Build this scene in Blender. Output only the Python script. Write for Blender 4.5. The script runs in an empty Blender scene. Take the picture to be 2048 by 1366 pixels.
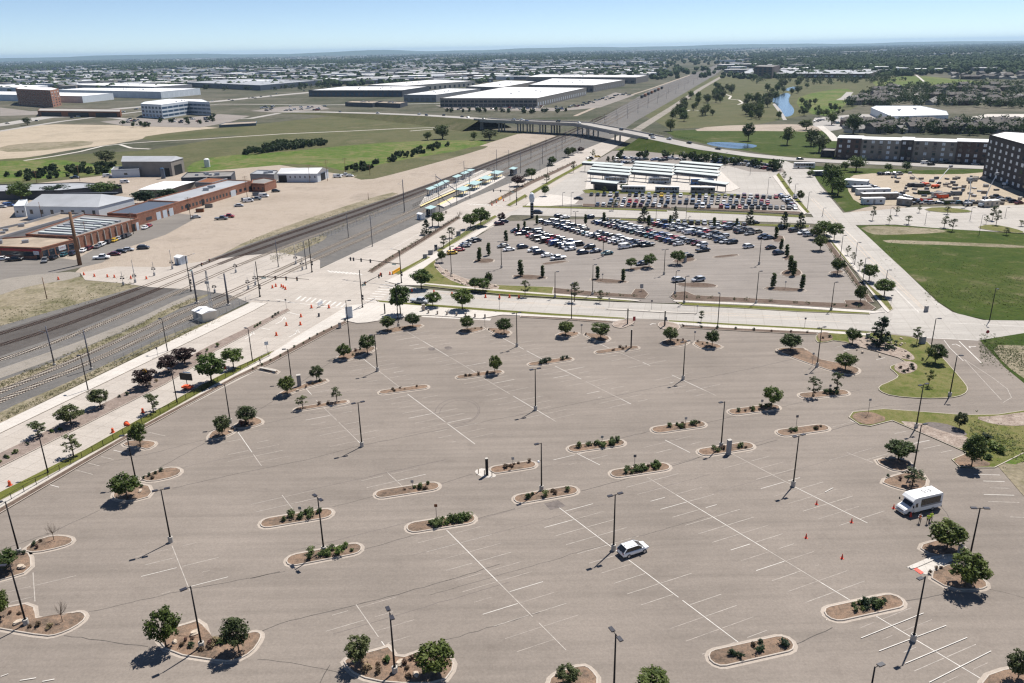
import bpy, math, random
import numpy as np
from mathutils import Vector, Matrix
from mathutils.geometry import tessellate_polygon
R = math.radians
random.seed(7)
SC = bpy.context.scene
COL = SC.collection
# ---------------------------------------------------------------- camera, sky, sun, exposure
CAM_H, LENS, PITCH, ROLL = 70.0, 28.0, 20.15, -1.05
FPX = 2048 * LENS / 36.0
_p, _r = R(PITCH), R(ROLL)
_fw = Vector((0, math.cos(_p), -math.sin(_p)))
_up0 = Vector((0, math.sin(_p), math.cos(_p)))
_rt0 = Vector((1, 0, 0))
_rt = _rt0 * math.cos(_r) + _up0 * math.sin(_r)
_up = -_rt0 * math.sin(_r) + _up0 * math.cos(_r)
cam = bpy.data.cameras.new('camera'); cam.lens = LENS; cam.sensor_width = 36; cam.clip_start = 1; cam.clip_end = 90000
camo = bpy.data.objects.new('camera', cam); COL.objects.link(camo)
camo.matrix_world = Matrix(((_rt.x, _up.x, -_fw.x, 0), (_rt.y, _up.y, -_fw.y, 0), (_rt.z, _up.z, -_fw.z, CAM_H), (0, 0, 0, 1)))
SC.camera = camo
SUN_EL, SUN_AZ = 60.5, 38.0          # azimuth from +Y towards +X
w = bpy.data.worlds.new('World'); SC.world = w; w.use_nodes = True
nt = w.node_tree; bg = nt.nodes['Background']
sky = nt.nodes.new('ShaderNodeTexSky'); sky.sky_type = 'NISHITA'; sky.sun_disc = False
sky.sun_elevation = R(SUN_EL); sky.sun_rotation = R(SUN_AZ); sky.altitude = 1600; sky.air_density = 0.58; sky.dust_density = 0.0; sky.ozone_density = 1.0
nt.links.new(sky.outputs[0], bg.inputs[0]); bg.inputs[1].default_value = 0.086
sl = bpy.data.lights.new('sun', 'SUN'); sl.energy = 5.0; sl.angle = R(0.53); sl.color = (1.0, 0.955, 0.89)
so = bpy.data.objects.new('sun', sl); COL.objects.link(so)
_sd = Vector((math.sin(R(SUN_AZ)) * math.cos(R(SUN_EL)), math.cos(R(SUN_AZ)) * math.cos(R(SUN_EL)), math.sin(R(SUN_EL))))
so.rotation_euler = _sd.to_track_quat('Z', 'Y').to_euler(); so.location = _sd * 200
SC.view_settings.view_transform = 'Standard'; SC.view_settings.look = 'None'; SC.view_settings.gamma = 1
SC.view_settings.exposure = 0.5
SC.cycles.max_bounces = 5; SC.cycles.diffuse_bounces = 2; SC.cycles.glossy_bounces = 2; SC.cycles.transmission_bounces = 3; SC.cycles.transparent_max_bounces = 6
SC.cycles.use_denoising = True; SC.cycles.denoiser = 'OPENIMAGEDENOISE'; SC.cycles.denoising_input_passes = 'RGB_ALBEDO_NORMAL'; SC.cycles.volume_bounces = 0
SC.cycles.filter_width = 1.3
# ---------------------------------------------------------------- photograph measurements -> places on the ground
def P(x, y, z=0.0):
    d = _rt * ((x - 1024) / FPX) - _up * ((y - 683) / FPX) + _fw
    t = (z - CAM_H) / d.z
    return Vector((d.x * t, d.y * t, z))
def HT(x, y, ty, z=0.0):
    """height in metres of something whose foot is seen at (x,y) and whose top is seen at row ty"""
    q = P(x, y, z) - Vector((0, 0, CAM_H)); k = (683 - ty) / FPX
    return (k * q.dot(_fw) - q.dot(_up)) / (_up.z - k * _fw.z)
def MPP(x, y):
    q = P(x, y) - Vector((0, 0, CAM_H)); return q.dot(_fw) / FPX
def ANG(a, b, z=0.0):
    d = P(*b, z) - P(*a, z); return math.atan2(d.y, d.x)
# ---------------------------------------------------------------- materials
MATS = {}
def _mat(name):
    m = bpy.data.materials.new(name); m.use_nodes = True; MATS[name] = m
    n = m.node_tree.nodes; l = m.node_tree.links
    return m, n, l, n['Principled BSDF']
def _coord(n, l, world, scale, rot=0.0):
    g = n.new('ShaderNodeNewGeometry') if world else n.new('ShaderNodeTexCoord')
    out = g.outputs['Position'] if world else g.outputs['Object']
    mp = n.new('ShaderNodeMapping'); l.new(out, mp.inputs[0])
    mp.inputs['Rotation'].default_value = (0, 0, rot)
    mp.inputs['Scale'].default_value = scale if isinstance(scale, tuple) else (scale,) * 3
    return mp.outputs[0]
def _noise(n, l, co, detail=4, rough=.6, scale=1.0):
    t = n.new('ShaderNodeTexNoise'); t.inputs['Scale'].default_value = scale; t.inputs['Detail'].default_value = detail; t.inputs['Roughness'].default_value = rough
    l.new(co, t.inputs['Vector']); return t.outputs['Fac']
def _ramp(n, l, fac, stops):
    r = n.new('ShaderNodeValToRGB'); e = r.color_ramp.elements
    while len(e) < len(stops): e.new(0.5)
    for k, (p, c) in enumerate(stops): e[k].position = p; e[k].color = (*c, 1) if len(c) == 3 else c
    l.new(fac, r.inputs[0]); return r.outputs[0]
def _mix(n, l, fac, a, b, mode='MIX'):
    m = n.new('ShaderNodeMix'); m.data_type = 'RGBA'; m.blend_type = mode
    for s, v in ((m.inputs[0], fac), (m.inputs[6], a), (m.inputs[7], b)):
        if isinstance(v, (int, float)): s.default_value = v
        elif isinstance(v, tuple): s.default_value = (*v, 1)
        else: l.new(v, s)
    return m.outputs[2]
def plain(name, c, rough=.6, metal=0.0, var=.18, sc=1.5, spec=.4):
    m, n, l, b = _mat(name)
    f = _noise(n, l, _coord(n, l, False, sc), 5)
    l.new(_ramp(n, l, f, [(.3, tuple(x * (1 - var) for x in c)), (.7, tuple(min(1, x * (1 + var)) for x in c))]), b.inputs['Base Color'])
    b.inputs['Roughness'].default_value = rough; b.inputs['Metallic'].default_value = metal; b.inputs['Specular IOR Level'].default_value = spec
    return m
def ground(name, cols, scales=(.02, .3, 4.0), rough=.95, bump=.3, bd=.05):
    """world-position blend of several natural colours at three scales"""
    m, n, l, b = _mat(name)
    big = _noise(n, l, _coord(n, l, True, scales[0]), 6, .62); mid = _noise(n, l, _coord(n, l, True, scales[1]), 6, .7); fine = _noise(n, l, _coord(n, l, True, scales[2]), 3, .7)
    k = len(cols); st = [(.34 + .32 * i / (k - 1), cols[i]) for i in range(k)]
    c1 = _ramp(n, l, big, st); c2 = _ramp(n, l, mid, st)
    c = _mix(n, l, .5, c1, c2)
    g = _ramp(n, l, fine, [(.25, (.55,) * 3), (.75, (1.4,) * 3)])
    l.new(_mix(n, l, .8, c, g, 'MULTIPLY'), b.inputs['Base Color'])
    b.inputs['Roughness'].default_value = rough; b.inputs['Specular IOR Level'].default_value = .15
    bp = n.new('ShaderNodeBump'); bp.inputs['Strength'].default_value = bump; bp.inputs['Distance'].default_value = bd * 4
    l.new(mid, bp.inputs['Height']); l.new(bp.outputs[0], b.inputs['Normal'])
    return m
def pavement(name, c, rot, streak=.16, var=.12, joint=None, rough=.9):
    m, n, l, b = _mat(name)
    big = _noise(n, l, _coord(n, l, True, .035), 5, .6); st = _noise(n, l, _coord(n, l, True, (.02, .55, 1), -rot), 4, .65)
    fine = _noise(n, l, _coord(n, l, True, 3.2), 4, .75); blot = _noise(n, l, _coord(n, l, True, .22), 6, .7)
    d = lambda s: tuple(x * s for x in c)
    col = _ramp(n, l, big, [(.3, d(1 - var)), (.7, d(1 + var))])
    col = _mix(n, l, .9, col, _ramp(n, l, st, [(.3, (1 - streak,) * 3), (.55, (1.0,) * 3), (.75, (1 + streak * .5,) * 3)]), 'MULTIPLY')
    col = _mix(n, l, 1.0, col, _ramp(n, l, fine, [(.2, (.80,) * 3), (.8, (1.2,) * 3)]), 'MULTIPLY')
    col = _mix(n, l, 1.0, col, _ramp(n, l, blot, [(.22, (.84, .83, .83)), (.42, (1,) * 3), (.7, (1.04,) * 3)]), 'MULTIPLY')
    if joint:
        bt = n.new('ShaderNodeTexBrick'); l.new(_coord(n, l, True, 1.0, -rot), bt.inputs['Vector'])
        bt.offset = 0; bt.inputs['Scale'].default_value = 1; bt.inputs['Brick Width'].default_value = joint[0]; bt.inputs['Row Height'].default_value = joint[1]
        bt.inputs['Mortar Size'].default_value = joint[2]; bt.inputs['Color1'].default_value = (1.0, 1.0, 1.0, 1); bt.inputs['Color2'].default_value = (.94, .935, .93, 1); bt.inputs['Mortar'].default_value = (.72, .70, .68, 1)
        col = _mix(n, l, 1.0, col, bt.outputs['Color'], 'MULTIPLY')
    l.new(col, b.inputs['Base Color']); b.inputs['Roughness'].default_value = rough; b.inputs['Specular IOR Level'].default_value = .2
    bp = n.new('ShaderNodeBump'); bp.inputs['Strength'].default_value = .15; bp.inputs['Distance'].default_value = .02; l.new(fine, bp.inputs['Height']); l.new(bp.outputs[0], b.inputs['Normal'])
    return m
def foliage(name, dark, light, sc=1.2, trans=.25):
    m, n, l, b = _mat(name)
    oi = n.new('ShaderNodeObjectInfo'); f = _noise(n, l, _coord(n, l, False, sc), 3)
    c = _ramp(n, l, f, [(.3, dark), (.7, light)])
    hv = n.new('ShaderNodeHueSaturation'); l.new(c, hv.inputs['Color'])
    mr = n.new('ShaderNodeMapRange'); l.new(oi.outputs['Random'], mr.inputs[0]); mr.inputs[3].default_value = .72; mr.inputs[4].default_value = 1.3; l.new(mr.outputs[0], hv.inputs['Value'])
    mh = n.new('ShaderNodeMapRange'); l.new(oi.outputs['Random'], mh.inputs[0]); mh.inputs[3].default_value = .515; mh.inputs[4].default_value = .485; l.new(mh.outputs[0], hv.inputs['Hue'])
    l.new(hv.outputs[0], b.inputs['Base Color']); b.inputs['Roughness'].default_value = .6; b.inputs['Specular IOR Level'].default_value = .25
    tr = n.new('ShaderNodeBsdfTranslucent'); l.new(hv.outputs[0], tr.inputs[0]); mx = n.new('ShaderNodeMixShader'); mx.inputs[0].default_value = trans
    l.new(b.outputs[0], mx.inputs[1]); l.new(tr.outputs[0], mx.inputs[2]); l.new(mx.outputs[0], n['Material Output'].inputs[0])
    return m
def carpaint():
    m, n, l, b = _mat('car_paint'); oi = n.new('ShaderNodeObjectInfo'); l.new(oi.outputs['Color'], b.inputs['Base Color'])
    b.inputs['Roughness'].default_value = .3; b.inputs['Coat Weight'].default_value = .6; b.inputs['Coat Roughness'].default_value = .08
    return m
def tinted(name, rough=.6, sc=2.0):
    m, n, l, b = _mat(name); oi = n.new('ShaderNodeObjectInfo'); f = _noise(n, l, _coord(n, l, False, sc), 5)
    l.new(_mix(n, l, 1.0, oi.outputs['Color'], _ramp(n, l, f, [(.3, (.82,) * 3), (.7, (1.15,) * 3)]), 'MULTIPLY'), b.inputs['Base Color']); b.inputs['Roughness'].default_value = rough
    return m
def brick(name, c1, c2, mortar, bw=.4, rh=.13):
    m, n, l, b = _mat(name); tc = n.new('ShaderNodeTexCoord')
    sx = n.new('ShaderNodeSeparateXYZ'); l.new(tc.outputs['Object'], sx.inputs[0]); ad = n.new('ShaderNodeMath'); l.new(sx.outputs[0], ad.inputs[0]); l.new(sx.outputs[1], ad.inputs[1])
    cb = n.new('ShaderNodeCombineXYZ'); l.new(ad.outputs[0], cb.inputs[0]); l.new(sx.outputs[2], cb.inputs[1])
    bt = n.new('ShaderNodeTexBrick'); l.new(cb.outputs[0], bt.inputs['Vector']); bt.inputs['Scale'].default_value = 1; bt.inputs['Brick Width'].default_value = bw; bt.inputs['Row Height'].default_value = rh; bt.inputs['Mortar Size'].default_value = .012
    for k, c in (('Color1', c1), ('Color2', c2), ('Mortar', mortar)): bt.inputs[k].default_value = (*c, 1)
    f = _noise(n, l, _coord(n, l, False, .35), 6)
    l.new(_mix(n, l, 1.0, bt.outputs[0], _ramp(n, l, f, [(.3, (.75,) * 3), (.7, (1.2,) * 3)]), 'MULTIPLY'), b.inputs['Base Color']); b.inputs['Roughness'].default_value = .9
    return m
def glass(name, c, rough=.08):
    m, n, l, b = _mat(name); b.inputs['Base Color'].default_value = (*c, 1); b.inputs['Roughness'].default_value = rough; b.inputs['Specular IOR Level'].default_value = .7
    return m
STRIPE_A = ANG((1372.7, 1054.8), (1487.8, 1020.9))
ROAD_A = ANG((0, 866), (536, 605)); EAST_A = ANG((1000, 606), (1500, 633)); RIGHT_A = ANG((1700, 440), (1860, 620))
pavement('asphalt', (.211, .181, .156), STRIPE_A, .17)
pavement('asphalt_far', (.225, .20, .18), STRIPE_A, .2)
pavement('asphalt_dark', (.17, .155, .14), STRIPE_A, .2)
pavement('concrete_road', (.40, .36, .32), ROAD_A, .10, .08, (4.6, 3.7, .05))
pavement('concrete_street', (.38, .355, .325), EAST_A, .14, .08, (4.6, 3.7, .05))
pavement('concrete_right', (.39, .365, .335), RIGHT_A, .14, .08, (4.6, 3.7, .05))
pavement('sidewalk', (.50, .465, .425), ROAD_A, .05, .06, (1.8, 1.8, .03))
pavement('sidewalk_e', (.50, .465, .425), EAST_A, .05, .06, (1.8, 1.8, .03))
pavement('kerb', (.42, .37, .32), ROAD_A, .05, .1)
pavement('gutter', (.36, .31, .265), ROAD_A, .05, .1)
pavement('road_far', (.33, .31, .29), ROAD_A, .1)
plain('paint_white', (.56, .53, .49), .7, 0, .2, .8); plain('paint_worn', (.36, .325, .29), .8, 0, .3, 1.2); plain('paint_faint', (.31, .272, .24), .8, 0, .3, 1.2); plain('paint_yellow', (.55, .42, .30), .8, 0, .25, 1.0)
plain('crack', (.075, .065, .058), .9, 0, .4, .8); plain('tyre_mark', (.13, .11, .10), .9, 0, .3)
ground('soil', [(.085, .062, .047), (.14, .105, .08), (.25, .17, .12), (.18, .115, .08)], (.25, 1.6, 7), bump=.6)
ground('mulch', [(.075, .052, .04), (.12, .087, .068), (.165, .125, .10)], (.3, 1.6, 7), bump=.6)
ground('rockbed', [(.16, .12, .10), (.30, .24, .20), (.42, .36, .31)], (.6, 2.2, 6), bump=.9)
ground('pinkrock', [(.15, .12, .10), (.23, .18, .155), (.30, .245, .21)], (.6, 2.2, 8), bump=.8)
ground('lawn', [(.0800, .0920, .0176), (.1080, .1160, .0240), (.1360, .1320, .0360)], (.12, .7, 4), bump=.4)
ground('lawn_patchy', [(.0600, .0840, .0144), (.0920, .1080, .0240), (.1600, .1440, .0600), (.1200, .1200, .0360)], (.12, .5, 4), bump=.4)
ground('meadow', [(.042, .088, .010), (.060, .108, .014), (.085, .118, .022), (.17, .15, .07), (.05, .095, .012)], (.02, .16, 1.2), bump=.6, bd=.1)
ground('green_field', [(.024, .046, .004), (.032, .055, .005), (.042, .062, .007), (.055, .07, .014), (.13, .115, .06)], (.02, .16, 1.2), bump=.6, bd=.1)
ground('field', [(.0468, .0612, .0180), (.0720, .0792, .0324), (.1080, .1008, .0504), (.0612, .0684, .0252), (.1440, .1260, .0756)], (.012, .10, 1.0), bump=.5, bd=.1)
ground('dry_field', [(.1105, .1020, .0595), (.1955, .1658, .1105), (.2635, .2253, .1658), (.1020, .0978, .0467), (.2295, .1997, .1445)], (.012, .10, 1.0), bump=.5, bd=.1)
ground('dirt', [(.25, .205, .165), (.31, .26, .21), (.35, .295, .245), (.22, .185, .15)], (.02, .2, 2.5), bump=.4)
ground('tan_dirt', [(.31, .26, .195), (.39, .325, .25), (.23, .20, .145)], (.02, .2, 2.5), bump=.4)
ground('ballast', [(.1014, .0975, .0936), (.1365, .1287, .1209), (.1638, .1521, .1404)], (.05, .5, 7), bump=.8)
ground('ballast_dark', [(.0612, .0540, .0504), (.0864, .0778, .0720), (.1080, .0972, .0900)], (.05, .5, 7), bump=.8)
ground('gravel', [(.2200, .1980, .1716), (.2640, .2376, .2068), (.1848, .1672, .1408)], (.05, .4, 6), bump=.6)
ground('plain_ground', [(.0279, .0372, .0186), (.0465, .0527, .0279), (.0806, .0775, .0527), (.1302, .1178, .0899), (.0341, .0403, .0198)], (.0025, .014, .2), bump=.4, bd=.3)
plain('concrete', (.42, .39, .35), .85, 0, .12, 1.0); plain('concrete_grey', (.30, .29, .28), .85, 0, .15, .4)
plain('pole_dark', (.011, .009, .011), .65, 0, .2, 1.5, .25); plain('pole_grey', (.10, .10, .12), .5, .4, .2); plain('galv', (.33, .34, .36), .45, .5, .15); plain('wood_pole', (.17, .095, .055), .9, 0, .25, .6)
plain('lamp_black', (.03, .03, .04), .4); plain('lens_white', (.75, .76, .8), .3)
plain('bark', (.12, .085, .06), .95, 0, .3, 4); plain('bark_dark', (.06, .04, .035), .95, 0, .3, 4)
foliage('leaf', (.032, .055, .010), (.098, .128, .026)); foliage('leaf_bright', (.0425, .0808, .0136), (.1062, .1487, .0323)); foliage('leaf_olive', (.0425, .0595, .0187), (.1020, .1190, .0467))
foliage('leaf_purple', (.030, .016, .018), (.085, .045, .042)); foliage('leaf_dark', (.012, .030, .012), (.040, .066, .028)); foliage('leaf_blue', (.03, .045, .032), (.075, .10, .07))
foliage('shrub_green', (.045, .07, .02), (.12, .155, .05)); foliage('shrub_brown', (.07, .045, .028), (.17, .115, .075)); foliage('shrub_tan', (.16, .12, .06), (.33, .26, .15)); foliage('shrub_red', (.06, .03, .025), (.13, .07, .055))
foliage('weed', (.13, .125, .055), (.27, .24, .13), 2.0); plain('shingle', (.095, .086, .08), .9, 0, .3, .3)
carpaint(); tinted('tint'); tinted('tint_metal', .4)
glass('car_glass', (.012, .014, .018)); glass('window_glass', (.03, .04, .055), .05); glass('window_blue', (.05, .09, .15), .05)
plain('tyre', (.02, .02, .02), .9); plain('rim', (.42, .43, .45), .35, .7); plain('trim_black', (.015, .015, .016), .6); plain('chrome', (.55, .56, .58), .25, .8)
plain('head_lamp', (.72, .74, .78), .2); plain('tail_lamp', (.35, .02, .02), .3); plain('blind', (.62, .66, .70), .6)
plain('orange', (.80, .115, .035), .6, 0, .12); plain('white_band', (.78, .77, .74), .5, 0, .08); plain('red_cone', (.75, .06, .03), .5, 0, .1); plain('yellow', (.72, .36, .02), .5, 0, .1); plain('rubber', (.03, .03, .03), .9)
plain('white_paint', (.78, .78, .78), .45, 0, .05); plain('black', (.01, .01, .012), .6); plain('sign_white', (.7, .72, .74), .5); plain('sign_red', (.35, .02, .03), .5); plain('rail', (.16, .115, .09), .5, .5, .3); plain('sleeper', (.42, .37, .31), .9, 0, .2); plain('sleeper_wood', (.085, .06, .05), .95, 0, .3)
brick('brick_red', (.30, .115, .062), (.24, .088, .05), (.30, .22, .17)); brick('brick_dark', (.05, .042, .042), (.038, .032, .034), (.07, .065, .065)); brick('brick_brown', (.075, .045, .04), (.058, .036, .033), (.15, .12, .10)); brick('brick_tan', (.27, .235, .20), (.24, .205, .175), (.30, .27, .24))
plain('roof_white', (.70, .70, .70), .7, 0, .07, .05); plain('roof_grey', (.30, .31, .33), .7, 0, .15, .08); plain('roof_tar', (.20, .19, .18), .85, 0, .25, .15); plain('roof_tan', (.29, .235, .18), .9, 0, .3, .15); plain('roof_teal', (.38, .52, .50), .4, .2, .08); plain('roof_blue', (.085, .10, .13), .5, .2, .15)
plain('wall_white', (.56, .60, .64), .7, 0, .06, .3); plain('wall_cream', (.52, .47, .40), .8, 0, .08, .3); plain('wall_grey', (.26, .26, .27), .8, 0, .1, .3); plain('wall_dark', (.055, .06, .075), .6, 0, .15, .3); plain('wall_tan', (.22, .20, .18), .8, 0, .1, .3)
plain('louvre', (.52, .56, .54), .5, .1, .08, .5); plain('stone', (.46, .38, .30), .9, 0, .25, 2.5); plain('tactile', (.62, .50, .25), .8, 0, .12); plain('rust', (.20, .075, .03), .8, .2, .3)
plain('safety_yellow', (.55, .72, .05), .7, 0, .06); plain('safety_orange', (.9, .20, .03), .7, 0, .06); plain('trousers', (.012, .014, .022), .9); plain('skin', (.45, .26, .19), .6); plain('hair', (.02, .014, .010), .8); plain('white_shirt', (.70, .68, .68), .8); plain('black_shirt', (.015, .015, .018), .9)
def water():
    m, n, l, b = _mat('water'); b.inputs['Base Color'].default_value = (.035, .055, .08, 1); b.inputs['Roughness'].default_value = .12
    bp = n.new('ShaderNodeBump'); bp.inputs['Strength'].default_value = .3; bp.inputs['Distance'].default_value = .1; l.new(_noise(n, l, _coord(n, l, True, .6), 4), bp.inputs['Height']); l.new(bp.outputs[0], b.inputs['Normal'])
water()
def fence_mesh_mat():
    m, n, l, b = _mat('chain_link'); b.inputs['Base Color'].default_value = (.10, .10, .11, 1); b.inputs['Roughness'].default_value = .5; b.inputs['Metallic'].default_value = .4
    return m
fence_mesh_mat()
# ---------------------------------------------------------------- mesh helpers
class MB:
    def __init__(s): s.v = []; s.f = []; s.m = []; s.cur = 0
    def add(s, vs, fs):
        o = len(s.v); s.v += [tuple(x) for x in vs]; s.f += [tuple(i + o for i in f) for f in fs]; s.m += [s.cur] * len(fs); return s
    def quad(s, *p): return s.add(p, [tuple(range(len(p)))])
    def box(s, x0, x1, y0, y1, z0, z1):
        return s.add([(x0, y0, z0), (x1, y0, z0), (x1, y1, z0), (x0, y1, z0), (x0, y0, z1), (x1, y0, z1), (x1, y1, z1), (x0, y1, z1)],
                     [(3, 2, 1, 0), (4, 5, 6, 7), (0, 1, 5, 4), (1, 2, 6, 5), (2, 3, 7, 6), (3, 0, 4, 7)])
    def cbox(s, c, d, rz=0):
        ca, sa = math.cos(rz), math.sin(rz); v = []
        for dz in (-.5, .5):
            for dx, dy in ((-.5, -.5), (.5, -.5), (.5, .5), (-.5, .5)):
                x, y = dx * d[0], dy * d[1]; v.append((c[0] + x * ca - y * sa, c[1] + x * sa + y * ca, c[2] + dz * d[2]))
        return s.add(v, [(3, 2, 1, 0), (4, 5, 6, 7), (0, 1, 5, 4), (1, 2, 6, 5), (2, 3, 7, 6), (3, 0, 4, 7)])
    def tube(s, pts, r, n=8, cap=True):
        pts = [Vector(p) for p in pts]; rs = r if isinstance(r, (list, tuple)) else [r] * len(pts); rings = []
        for i, p in enumerate(pts):
            d = (pts[min(i + 1, len(pts) - 1)] - pts[max(i - 1, 0)]).normalized()
            a = d.cross(Vector((0, 0, 1))); a = a.normalized() if a.length > 1e-3 else Vector((1, 0, 0)); b = d.cross(a)
            rings.append([p + a * (rs[i] * math.cos(2 * math.pi * k / n)) + b * (rs[i] * math.sin(2 * math.pi * k / n)) for k in range(n)])
        vs = [q for rg in rings for q in rg]; fs = []
        for i in range(len(pts) - 1):
            for k in range(n): fs.append((i * n + k, i * n + (k + 1) % n, (i + 1) * n + (k + 1) % n, (i + 1) * n + k))
        if cap: fs.append(tuple(range(n - 1, -1, -1))); fs.append(tuple((len(pts) - 1) * n + k for k in range(n)))
        return s.add(vs, fs)
    def lathe(s, prof, n=10, c=(0, 0, 0)):
        return s.tube([(c[0], c[1], c[2] + z) for z, _ in prof], [r for _, r in prof], n)
    def prism(s, poly, z0, z1, bottom=False):
        """poly: list of (x,y); closed prism"""
        n = len(poly); tri = tessellate_polygon([[Vector((x, y, 0)) for x, y in poly]])
        vs = [(x, y, z1) for x, y in poly] + [(x, y, z0) for x, y in poly]; fs = []
        for t in tri:
            a, b, c = (Vector((*poly[i], 0)) for i in t)
            t = tuple(t) if (b - a).cross(c - a).z > 0 else tuple(reversed(t)); fs.append(t)
            if bottom: fs.append(tuple(i + n for i in reversed(t)))
        area = sum(poly[i][0] * poly[(i + 1) % n][1] - poly[(i + 1) % n][0] * poly[i][1] for i in range(n))
        for i in range(n):
            j = (i + 1) % n; q = (i, i + n, j + n, j); fs.append(q if area > 0 else tuple(reversed(q)))
        return s.add(vs, fs)
    def mesh(s, name, mats, smooth=False):
        me = bpy.data.meshes.new(name); me.from_pydata(s.v, [], s.f)
        for m in (mats if isinstance(mats, (list, tuple)) else [mats]): me.materials.append(MATS[m] if isinstance(m, str) else m)
        if any(s.m): me.polygons.foreach_set('material_index', s.m)
        if smooth: me.polygons.foreach_set('use_smooth', [True] * len(s.f))
        me.update(); return me
    def build(s, name, mats, parent=None, loc=(0, 0, 0), rz=0, smooth=False, col=None):
        return link(name, s.mesh(name, mats, smooth), parent, loc, rz, col)
def link(name, me, parent=None, loc=(0, 0, 0), rz=0, col=None):
    o = bpy.data.objects.new(name, me); COL.objects.link(o); o.location = loc; o.rotation_euler = (0, 0, rz)
    if parent is not None: o.parent = parent
    if col: o.color = (*col, 1)
    return o
def tag(o, label, cat, group=None):
    o['label'] = label; o['category'] = cat
    if group: o['group'] = group
    return o
def thing(name, label, cat, loc=(0, 0, 0), rz=0, group=None):
    o = bpy.data.objects.new(name, None); COL.objects.link(o); o.location = loc; o.rotation_euler = (0, 0, rz); o.empty_display_size = .3
    return tag(o, label, cat, group)
def kind(o, k): o['kind'] = k; return o
KIDS = {}
def clone(root, loc, rz=0, label=None, group=None, scale=None, col=None):
    """copy of a thing with its parts and sub-parts"""
    r = root.copy(); COL.objects.link(r); r.location = loc; r.rotation_euler = (0, 0, rz)
    if scale: r.scale = scale if isinstance(scale, tuple) else (scale,) * 3
    if label: r['label'] = label
    if group: r['group'] = group
    if col: r.color = (*col, 1)
    for ch in KIDS.setdefault(root.name, list(root.children)):
        c = ch.copy(); COL.objects.link(c); c.parent = r
        if col: c.color = (*col, 1)
        for g in KIDS.setdefault(ch.name, list(ch.children)):
            d = g.copy(); COL.objects.link(d); d.parent = c
            if col: d.color = (*col, 1)
    return r
FIRST = {}
def place(key, maker, loc, rz=0, label=None, group=None, scale=None, col=None):
    """first call makes the thing, later calls copy it"""
    if key not in FIRST:
        FIRST[key] = maker(); r = FIRST[key]; r.location = loc; r.rotation_euler = (0, 0, rz)
        if scale: r.scale = scale if isinstance(scale, tuple) else (scale,) * 3
        if label: r['label'] = label
        if group: r['group'] = group
        if col:
            r.color = (*col, 1)
            for c in r.children_recursive: c.color = (*col, 1)
        return r
    return clone(FIRST[key], loc, rz, label, group, scale, col)
def W2(pts, z=0.0): return [tuple(P(x, y, z).xy) for x, y in pts]
def chaikin(p, it=2, closed=True):
    for _ in range(it):
        q = []; n = len(p)
        for i in range(n if closed else n - 1):
            a, b = p[i], p[(i + 1) % n]
            q += [(a[0] * .75 + b[0] * .25, a[1] * .75 + b[1] * .25), (a[0] * .25 + b[0] * .75, a[1] * .25 + b[1] * .75)]
        p = q if closed else [p[0]] + q + [p[-1]]
    return p
def offset(poly, d):
    n = len(poly); area = sum(poly[i][0] * poly[(i + 1) % n][1] - poly[(i + 1) % n][0] * poly[i][1] for i in range(n)); s = 1 if area > 0 else -1; out = []
    for i in range(n):
        a, b, c = (Vector(poly[(i + k) % n]) for k in (-1, 0, 1)); e1 = (b - a).normalized(); e2 = (c - b).normalized()
        n1 = Vector((e1.y, -e1.x)) * s; n2 = Vector((e2.y, -e2.x)) * s; m = n1 + n2
        m = m.normalized() if m.length > 1e-4 else n1; k = min(2.0, 1 / max(.3, m.dot(n1))); out.append(tuple(b + m * d * k))
    return out
def sheet(name, px, z, mat, parent=None, smooth=0, world=False, down=None):
    """flat piece of the setting; down: depth of the side walls"""
    poly = list(px) if world else W2(px, z)
    if smooth: poly = chaikin(poly, smooth)
    o = MB().prism(poly, z - (down or .03), z).build(name, mat, parent)
    if parent is None: kind(o, 'structure')
    return o
def ring(poly, w, z0, z1, bevel=.03):
    """kerb: band between poly and poly offset inwards by w, with outer and inner faces"""
    a = poly; a2 = offset(poly, -bevel); b = offset(poly, -w); n = len(poly)
    vs = [(x, y, z0) for x, y in a] + [(x, y, z1 - bevel) for x, y in a] + [(x, y, z1) for x, y in a2] + [(x, y, z1) for x, y in b] + [(x, y, z0) for x, y in b]
    area = sum(poly[i][0] * poly[(i + 1) % n][1] - poly[(i + 1) % n][0] * poly[i][1] for i in range(n)); fs = []
    for k in range(4):
        for i in range(n):
            j = (i + 1) % n; q = (k * n + i, k * n + j, (k + 1) * n + j, (k + 1) * n + i); fs.append(q if area > 0 else tuple(reversed(q)))
    return MB().add(vs, fs)
def strip_pts(line, w):
    """world polyline -> left and right offset lines"""
    L, Rr = [], []; n = len(line)
    for i in range(n):
        d = (Vector(line[min(i + 1, n - 1)][:2]) - Vector(line[max(i - 1, 0)][:2])).normalized(); nn = Vector((-d.y, d.x))
        L.append(Vector(line[i][:2]) + nn * w / 2); Rr.append(Vector(line[i][:2]) - nn * w / 2)
    return L, Rr
def ribbon(mb, line, w, z, h=.03):
    """flat band along a world polyline (points may carry their own z)"""
    L, Rr = strip_pts(line, w); n = len(line); zz = [(p[2] if len(p) > 2 else 0) + z for p in line]
    vs = []
    for i in range(n): vs += [(L[i].x, L[i].y, zz[i]), (Rr[i].x, Rr[i].y, zz[i]), (L[i].x, L[i].y, zz[i] - h), (Rr[i].x, Rr[i].y, zz[i] - h)]
    fs = []
    for i in range(n - 1):
        a, b = 4 * i, 4 * i + 4; fs += [(a, a + 1, b + 1, b), (a, b, b + 2, a + 2), (a + 1, a + 3, b + 3, b + 1)]
    return mb.add(vs, fs)
def PL(pts, z=0.0): return [tuple(P(x, y, z)) [:2] for x, y in pts]
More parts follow.
